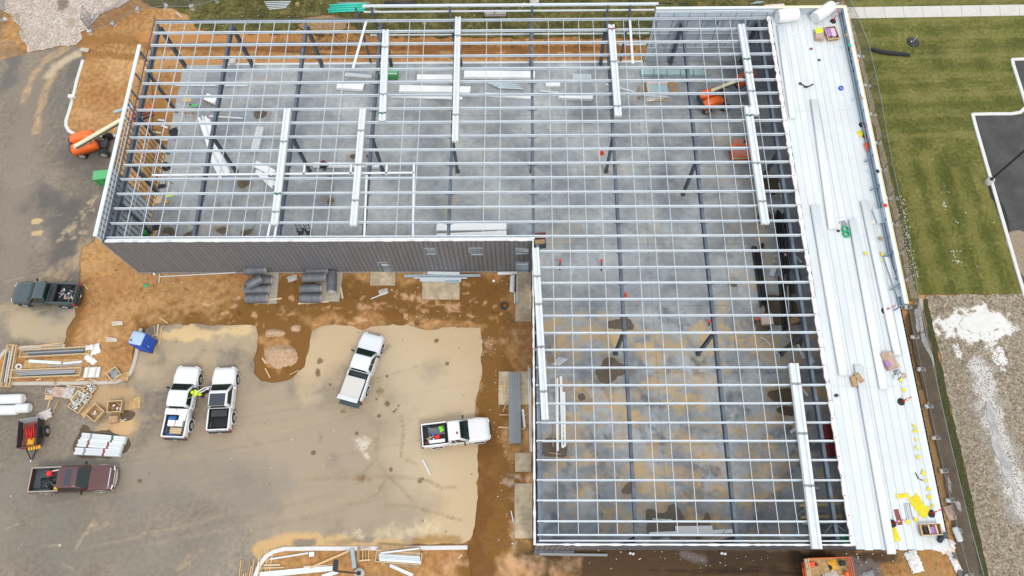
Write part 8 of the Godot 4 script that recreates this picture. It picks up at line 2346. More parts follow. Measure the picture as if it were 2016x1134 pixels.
	for s in [-1, 1]:
		st = S()
		box(st, V(0, 1.12, s * 0.56), V(1.14, 2.0, 0.05), Basis(), 0.02)
		for k in 5: box(st, V(-0.42 + 0.21 * k, 1.05, s * 0.59), V(0.05, 1.7, 0.03), Basis(), 0.01)
		put("side_wall", st, M.blue, o)
	st = S()
	box(st, V(-0.56, 1.12, 0), V(0.05, 2.0, 1.08), Basis(), 0.02)
	put("back_wall", st, M.blue, o)
	st = S()
	box(st, V(0.56, 1.12, 0), V(0.05, 2.0, 1.08), Basis(), 0.02)
	put("front_wall", st, M.blue, o)
	var dr := Node3D.new()
	dr.name = "door"; o.add_child(dr, true)
	st = S()
	box(st, V(0.6, 1.08, 0), V(0.03, 1.8, 0.75), Basis(), 0.01)
	put("leaf", st, M.blue, dr)
	st = S()
	box(st, V(0.63, 1.1, 0.28), V(0.04, 0.16, 0.05))
	put("handle", st, M.scrap_white, dr)
	st = S(true)
	loft(st, [rounded(0.57, -0.57, 0.57, 2.1, 0.12), rounded(0.54, -0.54, 0.54, 2.2, 0.14), rounded(0.40, -0.40, 0.40, 2.26, 0.14)])
	put("roof", st, M.toilet_roof, o)
	st = S()
	tube(st, V(-0.3, 2.25, 0.3), V(-0.3, 2.42, 0.3), 0.06)
	put("vent", st, M.black_plastic, o)
	# rolls of grey membrane
	var gr := "grey membrane rolls on pallets by the south wall"
	for r in [[V(-25.37,0.9,21.43), V(-23.54,0.9,21.34), "grey roll at the north of the western stack"], [V(-24.72,0.42,22.15), V(-23,0.42,22.16), "grey roll lying low at the back of the western stack"], [V(-24.85,1.15,22.98), V(-23.74,1.15,22.27), "grey roll lying slantwise on top of the western stack"], [V(-25.3,0.45,23.08), V(-23.15,0.45,23.04), "grey roll in the middle of the western stack"], [V(-25.06,0.45,23.9), V(-23.23,0.45,23.85), "grey roll at the south end of the western stack"], [V(-19.96,0.45,21.4), V(-18.16,0.45,21.31), "grey roll at the back of the eastern stack"], [V(-20.17,0.75,22.06), V(-18.25,0.75,22.02), "grey roll above the back one of the eastern stack"], [V(-17.73,0.5,21.48), V(-17.61,0.5,23.32), "grey roll set crosswise at the right of the eastern stack"], [V(-20.38,0.45,23), V(-18.55,0.45,22.96), "grey roll in the middle of the eastern stack"], [V(-20.29,0.45,23.86), V(-18.46,0.45,23.87), "grey roll at the south end of the eastern stack"]]:
		roll("membrane_roll", r[2], "roll", r[0], r[1], 0.43, "roll_grey", "roll_end", gr, 0.03)
	for p in [[V(-24.3,0.03,23.93), V(-22.08,0.03,23.74), "pale skid under the western stack of rolls"], [V(-20.59,0.03,24.23), V(-17.87,0.03,24.04), "pale skid under the eastern stack of rolls"], [V(-16.97,0.03,22.65), V(-16.69,0.03,23.76), "thin skid standing at the right of the eastern stack"]]:
		plank("timber_skid", p[2], "skid", p[0], p[1], 0.14, 0.08, "lumber_pale")
	for c in [[V(-21.39,0.03,21.81), "torn clear plastic on the dirt between the two stacks of rolls", 61], [V(-13.15,0.03,23.14), "white paper scraps below the small concrete pad", 62]]:
		cloth("plastic_scrap", c[1], "plastic", c[0], V(0.9, 0.1, 0.6), 0.3, "clear_plastic", c[2])
	# channels on the pads
	for c in [["long blue grey channel on the dirt before the large concrete pad", V(-11.38,0.12,21.68), V(-4.6,0.12,21.65), 0.22, "panel_blue_grey"], ["pale channel in front of the long blue grey one", V(-9.96,0.14,22.04), V(-6.31,0.14,22.1), 0.34, "panel_pale"], ["white channel against the wall above the large concrete pad", V(-9.31,0.14,21.4), V(-6.46,0.14,21.46), 0.26, "panel_white"], ["short pale channel at the right of the channel pile", V(-7.7,0.14,22.24), V(-6.48,0.14,22.24), 0.22, "panel_blue_grey"], ["thin grey channel across the channel pile", V(-10.49,0.2,21.91), V(-5.77,0.2,21.93), 0.1, "galvanised"]]:
		plank("steel_channel", c[0], "channel", c[1], c[2], c[3], 0.14, c[4])
	roll("insulation_roll", "long thin white insulation roll by the corner door", "insulation roll", V(-3.07,0.16,21.43), V(-1.36,0.16,21.39), 0.16, "insulation_white", "scrap_white", "", 0.06)
	roll("insulation_roll", "white insulation roll lying along the corner pad", "insulation roll", V(-1.76,0.2,21.7), V(-1.81,0.2,23.2), 0.22, "insulation_white", "scrap_white", "", 0.08)
	for c in [["thin white pipe left of the corner pad, outer one", V(-1.58,0.1,23.25), V(-1.58,0.1,24.26), 0.12], ["thin white pipe along the corner pad, inner one", V(-1.36,0.12,21.62), V(-1.36,0.12,24.17), 0.09], ["white stick alone in the lot, below the extended cab pickup", V(-9.01,0.03,37.74), V(-8.34,0.03,38.94), 0.1], ["white strip on the mud left of the long south pad", V(-1.85,0.03,41.72), V(-1.65,0.03,42.57), 0.08], ["white stick lying below the small concrete pad", V(-14.22,0.03,23.81), V(-12.83,0.03,23.19), 0.08], ["thin white rail at the foot of the grey wall", V(-33.31,0.1,21.65), V(-26.49,0.1,21.28), 0.08], ["white stake crossing the thin rail's west end", V(-33.27,0.1,21.36), V(-33.2,0.1,22.24), 0.08]]:
		plank("white_strip", c[0], "strip", c[1], c[2], c[3], 0.07, "panel_white")
	st = S(true)
	tube(st, V(-3.43,0,22.1), V(-3.42,0.32,22.23), 0.13, 0.12, 14)
	tag(put("pipe_stub", st, M.scrap_white), "white pipe stub standing in the mud by the corner door", "pipe stub")
	st = S(true)
	tube(st, V(-33.83,0,21.31), V(-33.66,0.32,21.45), 0.12, 0.11, 14)
	tag(put("pipe_stub", st, M.scrap_white), "white pipe stub at the west corner of the grey wall", "pipe stub")
	coil("wire_coil", "dark tangle of wire on the mud by the corner pad", "wire", V(-2.47,0,24.45), 0.32, 0.035, "black_steel", 4)
	cloth("green_bag", "small green and white bag on the dirt south of the grey wall", "bag", V(-34.35,0,22.44), V(0.5, 0.2, 0.3), 0.6, "coil_green", 63)
	# grey roof sheets on timber
	o = thing("grey_sheet_stack", "stack of grey ribbed sheets on timber beside the wing", "sheet stack", V(-1.58,0.14,30.54), -1.563)
	var l := 5.93
	for k in 5:
		st = S()
		for r in 5:
			var z := -0.4 + 0.2 * r
			box(st, V(l * 0.5, 0.02 + 0.03 * k, z), V(l - 0.04 * (k % 3), 0.02, 0.2))
			box(st, V(l * 0.5, 0.045 + 0.03 * k, z), V(l - 0.04 * (k % 3), 0.045, 0.06), Basis(), 0.01)
		put("sheet", st, M.grey_trim if k % 2 else M.strap_grey, o)
	n = 0
	for p in [[V(-2.85,0.1,31.66), V(-0.73,0.1,31.67), "across the north end"], [V(-2.75,0.03,34.09), V(-0.53,0.03,34.09), "in the middle"], [V(-2.91,0.03,35.1), V(-0.7,0.03,35.27), "at the south end"], [V(-2.54,0.03,33.84), V(-2.25,0.03,33.07), "leaning at the left"], [V(-2.35,0.12,31.01), V(-2.42,0.12,32.32), "lying on the pad"]]:
		n += 1
		plank("timber_bearer", "timber bearer %s of the grey sheet stack" % p[2], "bearer", p[0], p[1], 0.12, 0.07, "lumber" if n % 2 else "lumber_dark")
	plank("white_strip", "white board standing right of the grey sheet stack", "board", V(-0.9,0.05,33.63), V(-0.74,0.05,35.15), 0.2, 0.1, "panel_white")
	for k in 2: plank("white_rail", "thin white rail lying along the wing wall, %s one" % ["outer", "inner"][k], "rail", V(-0.42,0.1,29.91) + V(0.14 * k, 0, 0.2 * k), V(-0.3,0.1,37.14) + V(0.1 * k, 0, 0), 0.07, 0.07, "panel_white", "rails along the wing wall")
	for b in [["loose grey siding sheet at the wing's south west corner", V(-0.04,0.06,44.78), V(3.01,0.06,44.81), 0.3, "roll_grey"], ["long grey siding strip along the wing's south wall", V(0.35,0.1,44.93), V(5.58,0.1,44.99), 0.18, "grey_trim"]]:
		plank("siding_sheet", b[0], "siding", b[1], b[2], b[3], 0.06, b[4])
	for p in [[V(7.32,0,44.84), "west one"], [V(14.35,0,44.83), "east one"]]:
		o = thing("capped_pipe", "white capped pipe pair in the mud by the wing's south wall, %s" % p[1], "pipe cap", p[0])
		for k in 2:
			st = S(true)
			tube(st, V(0.22 * k, 0, 0.05 * k), V(0.22 * k, 0.25 + 0.08 * k, 0.05 * k), 0.11, 0.10, 12)
			put("pipe", st, M.scrap_white, o)
	for c in [[V(28.92,0,45.21), V(1.1, 0.5, 1.3), 0.3, "white sack slumped below the wing's south east end", 71], [V(29.1,0,45.83), V(1.0, 0.35, 0.8), 0.2, "white plastic trailing from the slumped sack", 72], [V(32.08,0,45.57), V(0.6, 0.35, 1.2), 0.3, "white bag hanging on the fence foot at the south east", 73]]:
		cloth("sack", c[3], "sack", c[0], c[1], c[2], "scrap_white", c[4])
	block("white_board", "white padded board leaning on the fence by the roof's south east corner", "board", V(32.61,0.1,43.44), V(0.5, 0.2, 1.1), 0.2, "panel_white", "", 0.08)
	block("tan_slab", "tan slab of cardboard on the dirt below the roof's east edge", "cardboard", V(32.45,0.02,41.85), V(0.7, 0.06, 1.1), 0.2, "cardboard_pink", "", 0.02)
	plank("drain_trench", "dark grey strip of drain mat running off at the south east", "drain mat", V(32.05,0.02,44.77), V(32.29,0.02,46.65), 0.34, 0.06, "roll_grey")
	cloth("plastic_scrap", "grey puddled plastic on the mud by the orange platform", "plastic", V(25.33,0,46.49), V(1.0, 0.1, 0.8), 0.2, "strap_grey", 74)
	# west side
	o = thing("dumpster", "green steel bin outside the west wall, half behind it", "bin", V(-39.89,0,11.82), 0.12)
	st = S()
	box(st, V(0, 0.62, 0), V(1.6, 1.2, 0.9), Basis(), 0.03)
	put("body", st, M.green_bin, o)
	st = S()
	box(st, V(0, 1.25, 0), V(1.65, 0.06, 0.95), Basis(), 0.02)
	put("lid", st, M.green_light, o)
	st = S()
	for x in [-0.6, 0.0, 0.6]: box(st, V(x, 0.6, 0.47), V(0.07, 1.05, 0.05))
	put("rib", st, M.green_bin, o)
	o = thing("kerb_sign", "small white board on a stake at the kerb of the western bed", "sign", V(-45.24,0.1,2.48))
	st = S()
	box(st, V(0, 0.3, 0), V(0.62, 0.42, 0.3), Basis(Vector3.UP, 0.05), 0.02)
	put("board", st, M.sign_white, o)
	st = S()
	bar(st, V(0.05, 0.5, 0.0), V(0.12, 0.05, 0.6), 0.07, 0.05)
	put("stake", st, M.lumber_pale, o)
	plank("steel_beam", "pale steel beam lying on the dirt outside the west wall", "beam", V(-40.85,0.1,4.18), V(-39.13,0.1,3.48), 0.3, 0.16, "panel_blue_grey")
	block("concrete_block", "pale concrete block on the dirt inside the north frames", "block", V(-29.97,0,-1.8), V(0.6, 0.45, 0.75), 0.05, "sidewalk", "", 0.05)
	block("concrete_chunk", "half buried grey concrete chunk at the edge of the gravel drive", "concrete chunk", V(-45.42,0,-3.45), V(0.9, 0.25, 0.45), -0.2, "kerb_dusty", "", 0.08)
	plank("timber_form", "long pale form board along the trench north of the slab", "board", V(-11.72,0.05,-1.74), V(-7.88,0.05,-1.64), 0.06, 0.1, "lumber_pale")
	plank("white_stake", "white stake in the dirt above the building's north west corner", "stake", V(-36.85,0.1,-8.19), V(-36.16,0.1,-7.59), 0.08, 0.05, "panel_white")
	for b in [["timber boards in the dirt strip inside the west wall, upper", V(-36.71,0.05,6.4), V(-35.8,0.05,6.52)], ["white trims on the dirt outside the west wall studs", V(-36.42,0.05,5), V(-35.75,0.05,5.12)], ["red and white scraps on the dirt outside the west wall", V(-35.95,0.05,5.65), V(-35.3,0.05,5.95)], ["pale lath on the dirt by the slab edge, lower", V(-36.01,0.05,7.27), V(-35.01,0.05,7.33)]]:
		plank("loose_board", b[0], "board", b[1], b[2], 0.2, 0.06, "lumber_pale" if b[0].begins_with("t") or b[0].begins_with("pale") else "panel_white")
	boom_lift("orange boom lift outside the west wall reaching over the frame", V(-41.71,0.01,8.18), 0.052, V(-42.27,2.35,9.56), V(-37.31,4.2,7.91), V(-35.57,3.9,7.27), 1.0)
	# the south island
	n = 0
	for b in [["long timber leaning across the south bed", V(-17.24,0.15,45.95), V(-14.34,0.3,44.74), 0.16, "lumber"], ["pale timber lying under the long one in the south bed", V(-17.77,0.1,45.88), V(-15.55,0.1,45.76), 0.12, "lumber_pale"], ["timber end by the stick pile, upper", V(-20.84,0.12,45.77), V(-19.59,0.12,45.73), 0.12, "lumber_pale"], ["timber end by the stick pile, lower", V(-20.89,0.12,45.96), V(-19.25,0.12,45.92), 0.12, "lumber"], ["large white gutter length in the south bed", V(-21.07,0.1,46.47), V(-15.53,0.1,45.95), 0.42, "panel_white"], ["white gutter piece under the light pole's lamp", V(-16.29,0.1,46.6), V(-15.08,0.1,46.2), 0.3, "panel_white"], ["white downspout in the bend of the south kerb", V(-20.43,0.1,45.33), V(-17.52,0.1,44.88), 0.12, "panel_white"], ["blue grey steel post lying across the south kerb", V(-14.14,0.2,44.55), V(-13.81,0.12,45.98), 0.3, "panel_blue_grey"], ["white strip trailing from the south crate", V(-11.13,0.1,45.76), V(-9.33,0.1,46.48), 0.24, "panel_white"], ["white pipe across the south crate", V(-11.82,0.5,44.89), V(-8.87,0.5,44.55), 0.12, "panel_white"], ["timber stub at the east end of the south kerb", V(-5.91,0.05,45.27), V(-5.61,0.05,44.97), 0.1, "lumber_pale"]]:
		plank("loose_length", b[0], "timber" if b[4].begins_with("lumber") else "trim", b[1], b[2], b[3], 0.10, b[4])
	block("pipe_elbow", "white pipe elbow at the downspout's east end", "pipe elbow", V(-17.24,0.1,44.96), V(0.4, 0.16, 0.36), 0.1, "scrap_white", "", 0.05)
	for k in 16:
		plank("stake", "timber stake, %s from the left in the bundle by the south bed" % ORD[k], "stake", V(-22.84,0.03,46.32) + V(0.17 * k, 0.03 * (k % 4), rng.randf_range(-1.0, 0.3) - 0.06 * k), V(-22.83,0.03,47.48) + V(0.16 * k, 0.03 * (k % 4), 0), 0.07, 0.06, ["lumber_pale", "lumber", "lumber_dark"][k % 3], "stakes left of the south bed")
	o = thing("timber_pallet", "broken timber pallet on end by the south kerb", "pallet", V(-13.14,0.1,44.99), 0.08)
	for k in 4:
		st = S()
		box(st, V(-0.35 + 0.23 * k, 0.16, 0), V(0.07, 0.1, 1.0))
		put("slat", st, M.lumber if k % 2 else M.lumber_dark, o)
	for z in [-0.4, 0.42]:
		st = S()
		box(st, V(0, 0.24, z), V(0.95, 0.06, 0.1))
		put("rail", st, M.lumber_pale, o)
	block("end_board", "brown board standing at the left of the broken pallet", "board", V(-13.58,0.1,44.95), V(0.12, 0.4, 1.05), 0.06, "cardboard", "", 0.01)
	crate("long crate of white sheets in the south bed", V(-10.46,0.1,45.2), V(3.5, 0.3, 0.8), -0.06, "lumber")
	o = thing("sheet_pile", "white sheets filling the long crate in the south bed", "sheet pile", V(-10.48,0.2,45.21), -0.06)
	for k in 4:
		st = S()
		box(st, V(0.05 * k, 0.05 + 0.05 * k, -0.25 + 0.16 * k), V(3.2, 0.05, 0.2), Basis(), 0.01)
		put("sheet", st, M.panel_white if k % 2 else M.panel_pale, o)
	block("cardboard_flap", "brown cardboard flap behind the south crate", "cardboard", V(-10.49,0.35,44.66), V(3.3, 0.03, 0.62), -0.06, "cardboard", "", 0.005)
	block("cardboard_flap", "brown cardboard flap in front of the south crate", "cardboard", V(-10.35,0.12,45.65), V(3.0, 0.03, 0.42), -0.05, "cardboard", "", 0.005)
	o = thing("light_pole", "light pole with a dark lamp head at the south edge of the lot", "light pole", V(-13.39,0.1,46.34))
	st = S(true)
	tube(st, V(0, -0.1, 0), V(0, 0.5, 0), 0.4, 0.38, 22)
	put("base", st, M.kerb_dusty, o)
	st = S()
	bar(st, V(0, 0.5, 0), V(0, 8.2, 0), 0.12, 0.12)
	put("pole", st, M.black_steel, o)
	st = S()
	box(st, V(0, 0.53, 0), V(0.3, 0.05, 0.3))
	put("base_plate", st, M.black_steel, o)
	st = S()
	box(st, V(0, 8.25, -0.35), V(0.34, 0.12, 0.75), Basis(), 0.03)
	for k in 5: box(st, V(0, 8.33, -0.6 + 0.12 * k), V(0.3, 0.05, 0.03))
	put("lamp_head", st, M.black_steel, o)
	# orange platform at the south wall
	o = thing("scissor_lift", "large orange lift platform cluttered with tools at the wing's south wall", "scissor lift", V(21.78,0,46.35), 0.03)
	o.scale = V(0.86, 0.86, 0.86)
	st = S()
	box(st, V(0, 0.5, 0), V(3.4, 0.6, 2.2), Basis(), 0.05)
	put("chassis", st, M.orange_dark, o)
	for x in [-1.3, 1.3]:
		for s in [-1, 1]: wheel(o, V(x, 0.42, s * 1.15), 0.42, 0.3, s)
	st = S()
	box(st, V(0, 1.5, 0), V(3.7, 0.1, 2.6), Basis(), 0.02)
	put("platform", st, M.plywood, o)
	for s in [-1, 1]:
		st = S()
		for y in [0.25, 0.6, 1.05]: bar(st, V(-1.85, 1.5 + y, s * 1.3), V(1.85, 1.5 + y, s * 1.3), 0.05, 0.05)
		for x in 5: bar(st, V(-1.85 + 0.925 * x, 1.5, s * 1.3), V(-1.85 + 0.925 * x, 2.55, s * 1.3), 0.05, 0.05)
		put("guard_rail", st, M.orange, o)
		st = S()
		for y in [0.25, 0.6, 1.05]: bar(st, V(s * 1.85, 1.5 + y, -1.28), V(s * 1.85, 1.5 + y, 1.28), 0.05, 0.05)
		for z in 4: bar(st, V(s * 1.85, 1.5, -1.28 + 0.85 * z), V(s * 1.85, 2.55, -1.28 + 0.85 * z), 0.05, 0.05)
		put("end_rail", st, M.orange if s > 0 else M.cream, o)
	st = S()
	for y in [0, 1]: bar(st, V(-2.1, 1.5 + 0.5 * y, -0.5), V(-2.1, 1.5 + 0.5 * y, 0.3), 0.05, 0.05)
	for z in [-0.5, 0.3]: bar(st, V(-2.1, 1.5, z), V(-2.1, 2.0, z), 0.05, 0.05)
	put("ladder", st, M.orange, o)
	for c in [["orange bucket seat at the right of the cluttered platform", V(1.55, 1.56, 0.35), V(0.3, 0.5, 1.0), "orange"], ["black control box on the cluttered platform", V(1.3, 1.56, -0.85), V(0.45, 0.5, 0.4), "black_plastic"], ["brown plank on the cluttered platform", V(0.55, 1.56, 0.75), V(0.35, 0.06, 0.9), "lumber"], ["red tool case on the cluttered platform", V(-0.9, 1.56, -0.8), V(0.3, 0.16, 0.25), "dark_red"], ["orange folded sign on the cluttered platform", V(-1.3, 1.56, -0.85), V(0.7, 0.12, 0.4), "cone_orange"], ["white box at the left of the cluttered platform", V(-1.4, 1.56, 0.6), V(0.4, 0.2, 0.3), "scrap_white"]]:
		block("platform_item", c[0], "tool", o.transform * c[1], c[2] * 0.86, 0.2, c[3], "", 0.04)
	for c in [["black and lime bag on the cluttered platform", V(-0.8, 1.56, 0.55), V(0.9, 0.45, 0.8), "dark_cloth", 81], ["lime strap on the black bag of the cluttered platform", V(-0.7, 1.95, 0.65), V(0.5, 0.15, 0.4), "lime", 82], ["pale grey cloth on the cluttered platform", V(0.25, 1.56, 0.35), V(1.5, 0.3, 1.1), "sidewalk", 83], ["purple strip of cloth on the cluttered platform", V(0.0, 1.7, 0.5), V(0.8, 0.2, 0.25), "purple_pale", 84], ["yellow and black harness on the cluttered platform", V(0.55, 1.56, -0.75), V(0.7, 0.2, 0.9), "amber", 85], ["black webbing on the cluttered platform", V(0.35, 1.56, -0.55), V(0.4, 0.2, 0.5), "dark_cloth", 86], ["white papers on the cluttered platform", V(1.15, 1.56, 0.5), V(0.7, 0.2, 0.7), "scrap_white", 87]]:
		cloth("platform_cloth", c[0], "cloth", o.transform * c[1], c[2] * 0.86, 0.3, c[3], c[4])

func cargo(t: Node3D, at: Vector3) -> Vector3:
	return t.transform * at

func vehicles() -> void:
	var ctr := func(a: Vector3, b: Vector3) -> Vector3: return (a + b) * 0.5
	# dark green extended cab
	var t := pickup("dark green pickup with a black bed cover frame at the dirt's edge", ctr.call(V(-45.42,0.9,23.44), V(-39.68,0.9,23.7)), 3.097, 5.7, 1.95, 1.6, 1.75, "green_paint", {"windows": [[0.02, 0.62], [0.66, 0.98]], "mirror": "black_plastic"})
	block("toolbox", "black toolbox across the green pickup's bed", "toolbox", cargo(t, V(-0.85, 1.0, 0)), V(0.5, 0.36, 1.75), t.rotation.y, "black_plastic", "", 0.03)
	jumble("tools", "steel tools lying in the green pickup's bed", "tools", cargo(t, V(-1.85, 0.78, 0)), V(1.1, 0.22, 1.0), t.rotation.y, ["strap_grey", "panel_pale", "black_steel", "cardboard", "black_plastic", "blue_tarp"], 26, 19, 0.6)
	# white crew cab with load
	t = pickup("white crew cab pickup loaded with white boxes and lumber", ctr.call(V(-28.88,0.9,30.22), V(-29.12,0.9,36.09)), 1.531, 6.0, 1.98, 1.55, 2.1, "white_paint", {"liner": "bed_blue_grey", "windows": [[0.02, 0.5], [0.54, 0.98]]})
	for k in 2: block("white_box", "white cooler box across the front of the loaded pickup's bed, %s one" % ["left", "right"][k], "box", cargo(t, V(-0.95, 1.3, -0.47 + 0.92 * k)), V(0.5, 0.2, 0.9), t.rotation.y, "sign_white", "", 0.03)
	var k2 := 0
	for p in [V(-1.85, 0.8, -0.32), V(-1.85, 0.8, 0.33), V(-1.38, 0.8, 0.5)]:
		k2 += 1
		block("white_box", "white carton %s in the loaded pickup's bed" % ["at the left rear", "at the right rear", "behind the right cooler box"][k2 - 1], "box", cargo(t, p), V(0.48, 0.5, 0.56), t.rotation.y, "scrap_white", "", 0.02)
	block("blue_sheet", "blue sheet behind the coolers in the loaded pickup's bed", "sheet", cargo(t, V(-1.42, 0.8, -0.4)), V(0.4, 0.35, 0.7), t.rotation.y, "blue_tarp", "", 0.08)
	block("blue_sheet", "blue sheet at the tail of the loaded pickup's bed", "sheet", cargo(t, V(-2.72, 0.8, -0.2)), V(0.25, 0.12, 1.1), t.rotation.y, "blue_tarp", "", 0.05)
	for k in 7: block("lumber_piece", "lumber piece, %s in the loaded pickup's bed" % ["first", "second", "third", "fourth", "fifth", "sixth", "seventh"][k], "lumber", cargo(t, V(-2.22 - 0.07 * k, 0.8 + 0.05 * (k % 2), 0.1)), V(0.075, 0.3, 1.0 - 0.06 * (k % 3)), t.rotation.y, "lumber_pale" if k % 2 else "lumber", "lumber in the white pickup")
	person("person in a lime hi vis shirt leaning into the white pickup's window", V(-27.6,0.01,32.48), 3.3, 0.5, "hi_vis", "denim", "hi_vis", 0.0, 1.2)
	# white pickup with dark roof panel and open door
	t = pickup("white pickup with a dark glass roof and its left door open", ctr.call(V(-25.77,0.9,30.4), V(-25.58,0.9,35.43)), 1.609, 5.35, 1.9, 1.5, 2.05, "white_paint", {"sunroof": true, "sunroof_x": [0.98, 2.0, 0.86], "windows": [[0.04, 0.96]], "mirror": "white_paint"})
	block("toolbox", "black toolbox in the bed of the pickup with the open door", "toolbox", cargo(t, V(-1.28, 0.8, 0.02)), V(0.55, 0.5, 1.3), t.rotation.y, "black_steel", "", 0.03)
	var od := Node3D.new()
	od.name = "open_door"; t.add_child(od, true)
	od.set_meta("label", "open left door")
	od.position = V(1.0, 0.0, -0.96)
	od.rotation.y = -1.05
	var st := S()
	box(st, V(-0.55, 0.78, 0), V(1.1, 0.72, 0.09), Basis(), 0.03)
	put("skin", st, M.white_paint, od)
	st = S()
	box(st, V(-0.55, 0.78, 0.06), V(1.0, 0.66, 0.04), Basis(), 0.02)
	put("inner_trim", st, M.black_plastic, od)
	st = S()
	for e in [[V(0, 1.15, 0), V(-0.35, 1.7, 0.06)], [V(-0.35, 1.7, 0.06), V(-1.05, 1.7, 0.06)], [V(-1.05, 1.7, 0.06), V(-1.1, 1.15, 0)]]: bar(st, e[0], e[1], 0.06, 0.06)
	put("window_frame", st, M.white_paint, od)
	# silver work truck with a bed cover
	t = pickup("silver white pickup with a hard bed cover and lifted rear lid", ctr.call(V(-13.54,0.9,27.43), V(-15.03,0.9,32.97)), 1.307, 5.9, 1.96, 1.5, 2.0, "silver_paint", {"tailgate_down": true, "liner": "bed_blue_grey"})
	st = S()
	box(st, V(-1.95, 1.36, -0.08), V(1.72, 0.05, 1.66), Basis(), 0.02)
	box(st, V(-1.98, 1.39, -0.08), V(0.03, 0.015, 1.6))
	put("bed_cover", st, M.tan_cover if M.has("tan_cover") else mat("tan_cover", C(0.55, 0.53, 0.50), 0.5), t)
	st = S()
	box(st, V(-2.98, 1.5, -0.1), V(0.42, 0.05, 1.75), Basis(Vector3.BACK, -0.35), 0.02)
	put("rear_lid", st, M.silver_paint, t)
	# white extended cab
	t = pickup("white extended cab pickup with an open bed of tools near the mud", ctr.call(V(-3.79,0.9,35.4), V(-8.82,0.9,36.01)), 0.121, 5.5, 1.92, 1.65, 1.75, "white_paint", {"windows": [[0.04, 0.55], [0.66, 0.9]], "grille": "black_steel", "bumper": "black_steel"})
	block("bed_mat", "black rubber mat in the extended cab pickup's bed", "mat", cargo(t, V(-1.55, 0.80, -0.35)), V(1.4, 0.1, 0.7), t.rotation.y, "roll_grey", "", 0.03)
	block("white_box", "long white box in the extended cab pickup's bed", "box", cargo(t, V(-1.55, 0.80, 0.55)), V(1.3, 0.3, 0.3), t.rotation.y, "scrap_white", "", 0.03)
	block("fuel_can", "red fuel can in the extended cab pickup's bed", "fuel can", cargo(t, V(-1.5, 0.80, 0.2)), V(0.42, 0.4, 0.3), t.rotation.y + 0.3, "red", "", 0.06)
	block("fuel_can", "small red can at the tail of the extended cab pickup's bed", "can", cargo(t, V(-2.42, 0.80, 0.62)), V(0.3, 0.3, 0.28), t.rotation.y, "dark_red", "", 0.06)
	cloth("lime_vest", "lime vest in the extended cab pickup's bed", "vest", cargo(t, V(-1.15, 0.95, -0.42)), V(0.35, 0.15, 0.5), 0.4, "lime", 91)
	jumble("tools", "loose tools in the rear of the extended cab pickup's bed", "tools", cargo(t, V(-2.1, 0.8, 0.2)), V(0.6, 0.2, 0.7), t.rotation.y, ["cardboard_pink", "black_steel", "scrap_white", "lumber_dark", "blue_tarp"], 16, 23, 0.4)
	block("sticker", "small dark red placard on the extended cab pickup's roof", "placard", cargo(t, V(0.15, 1.93, 0.25)), V(0.14, 0.012, 0.2), t.rotation.y + 0.2, "dark_red", "", 0.0)
	# maroon crew cab
	t = pickup("maroon crew cab pickup with tan trimmed bed near the bottom left", ctr.call(V(-33.36,0.9,39.27), V(-39.89,0.9,39.51)), 0.037, 6.5, 2.02, 1.75, 2.3, "maroon_paint", {"ribs": true, "sunroof": true, "sunroof_x": [1.12, 1.6, 0.78], "rail": "tan_trim", "bumper": "tan_trim", "flare": "tan_trim", "grille": "chrome", "rear_bumper": "chrome", "liner": "bed_blue_grey"})
	st = S()
	box(st, V(3.02, 1.155, 0), V(0.09, 0.07, 1.45), Basis(), 0.02)
	put("hood_guard", st, M.chrome, t)
	cloth("trash_bag", "black trash bag in the maroon pickup's bed", "trash bag", cargo(t, V(-1.95, 0.8, 0.25)), V(1.4, 0.75, 1.0), 0.2, "black_plastic", 93)
	block("fuel_can", "red fuel can in the maroon pickup's bed", "fuel can", cargo(t, V(-1.75, 1.0, -0.45)), V(0.42, 0.4, 0.38), t.rotation.y, "red", "", 0.06)
	block("yellow_box", "yellow box at the right of the maroon pickup's bed", "box", cargo(t, V(-1.05, 0.85, 0.72)), V(0.4, 0.36, 0.25), t.rotation.y, "amber", "", 0.04)
	cloth("lime_bag", "lime green bag at the front of the maroon pickup's bed", "bag", cargo(t, V(-1.05, 0.85, -0.3)), V(0.35, 0.2, 0.6), 0.1, "lime", 94)
	block("white_box", "white box behind the maroon pickup's cab", "box", cargo(t, V(-0.85, 0.95, -0.45)), V(0.3, 0.3, 0.3), t.rotation.y, "scrap_white", "", 0.05)
	plank("lumber_piece", "board lying in the maroon pickup's bed beside the red can", "board", cargo(t, V(-1.6, 1.2, -0.62)), cargo(t, V(-0.75, 1.25, -0.75)), 0.1, 0.05, "lumber_pale")
	for v in [V(0.95, 1.28, 0.35), V(1.0, 1.28, -0.15)]:
		st = S()
		lump(st, v, V(0.13, 0.06, 0.16), 0.5, 3, 8)
		put("dash_vest", st, M.lime, t)
	# utility trailer
	var o := thing("utility_trailer", "dark timber sided trailer full of red stands", "trailer", V(-40.97,0,35.79), -1.401)
	st = S()
	box(st, V(0, 0.55, 0), V(2.2, 0.08, 1.5), Basis(), 0.01)
	put("bed", st, M.rust_red, o)
	for s in [-1, 1]:
		for k in 3:
			st = S()
			box(st, V(0, 0.72 + 0.22 * k, s * 0.77), V(2.2, 0.2, 0.04), Basis(), 0.008)
			put("side_board", st, M.black_steel, o)
		for x in [-1.05, -0.35, 0.35, 1.05]:
			st = S()
			box(st, V(x, 0.85, s * 0.81), V(0.06, 0.75, 0.05))
			put("stake_post", st, M.black_steel, o)
		wheel(o, V(-0.15, 0.34, s * 1.0), 0.34, 0.22, s)
		st = S(true)
		torus(st, V(-0.15, 0.36, s * 1.0), Vector3.BACK, 0.42, 0.06, 20, 6)
		put("fender", st, M.black_steel, o)
	st = S()
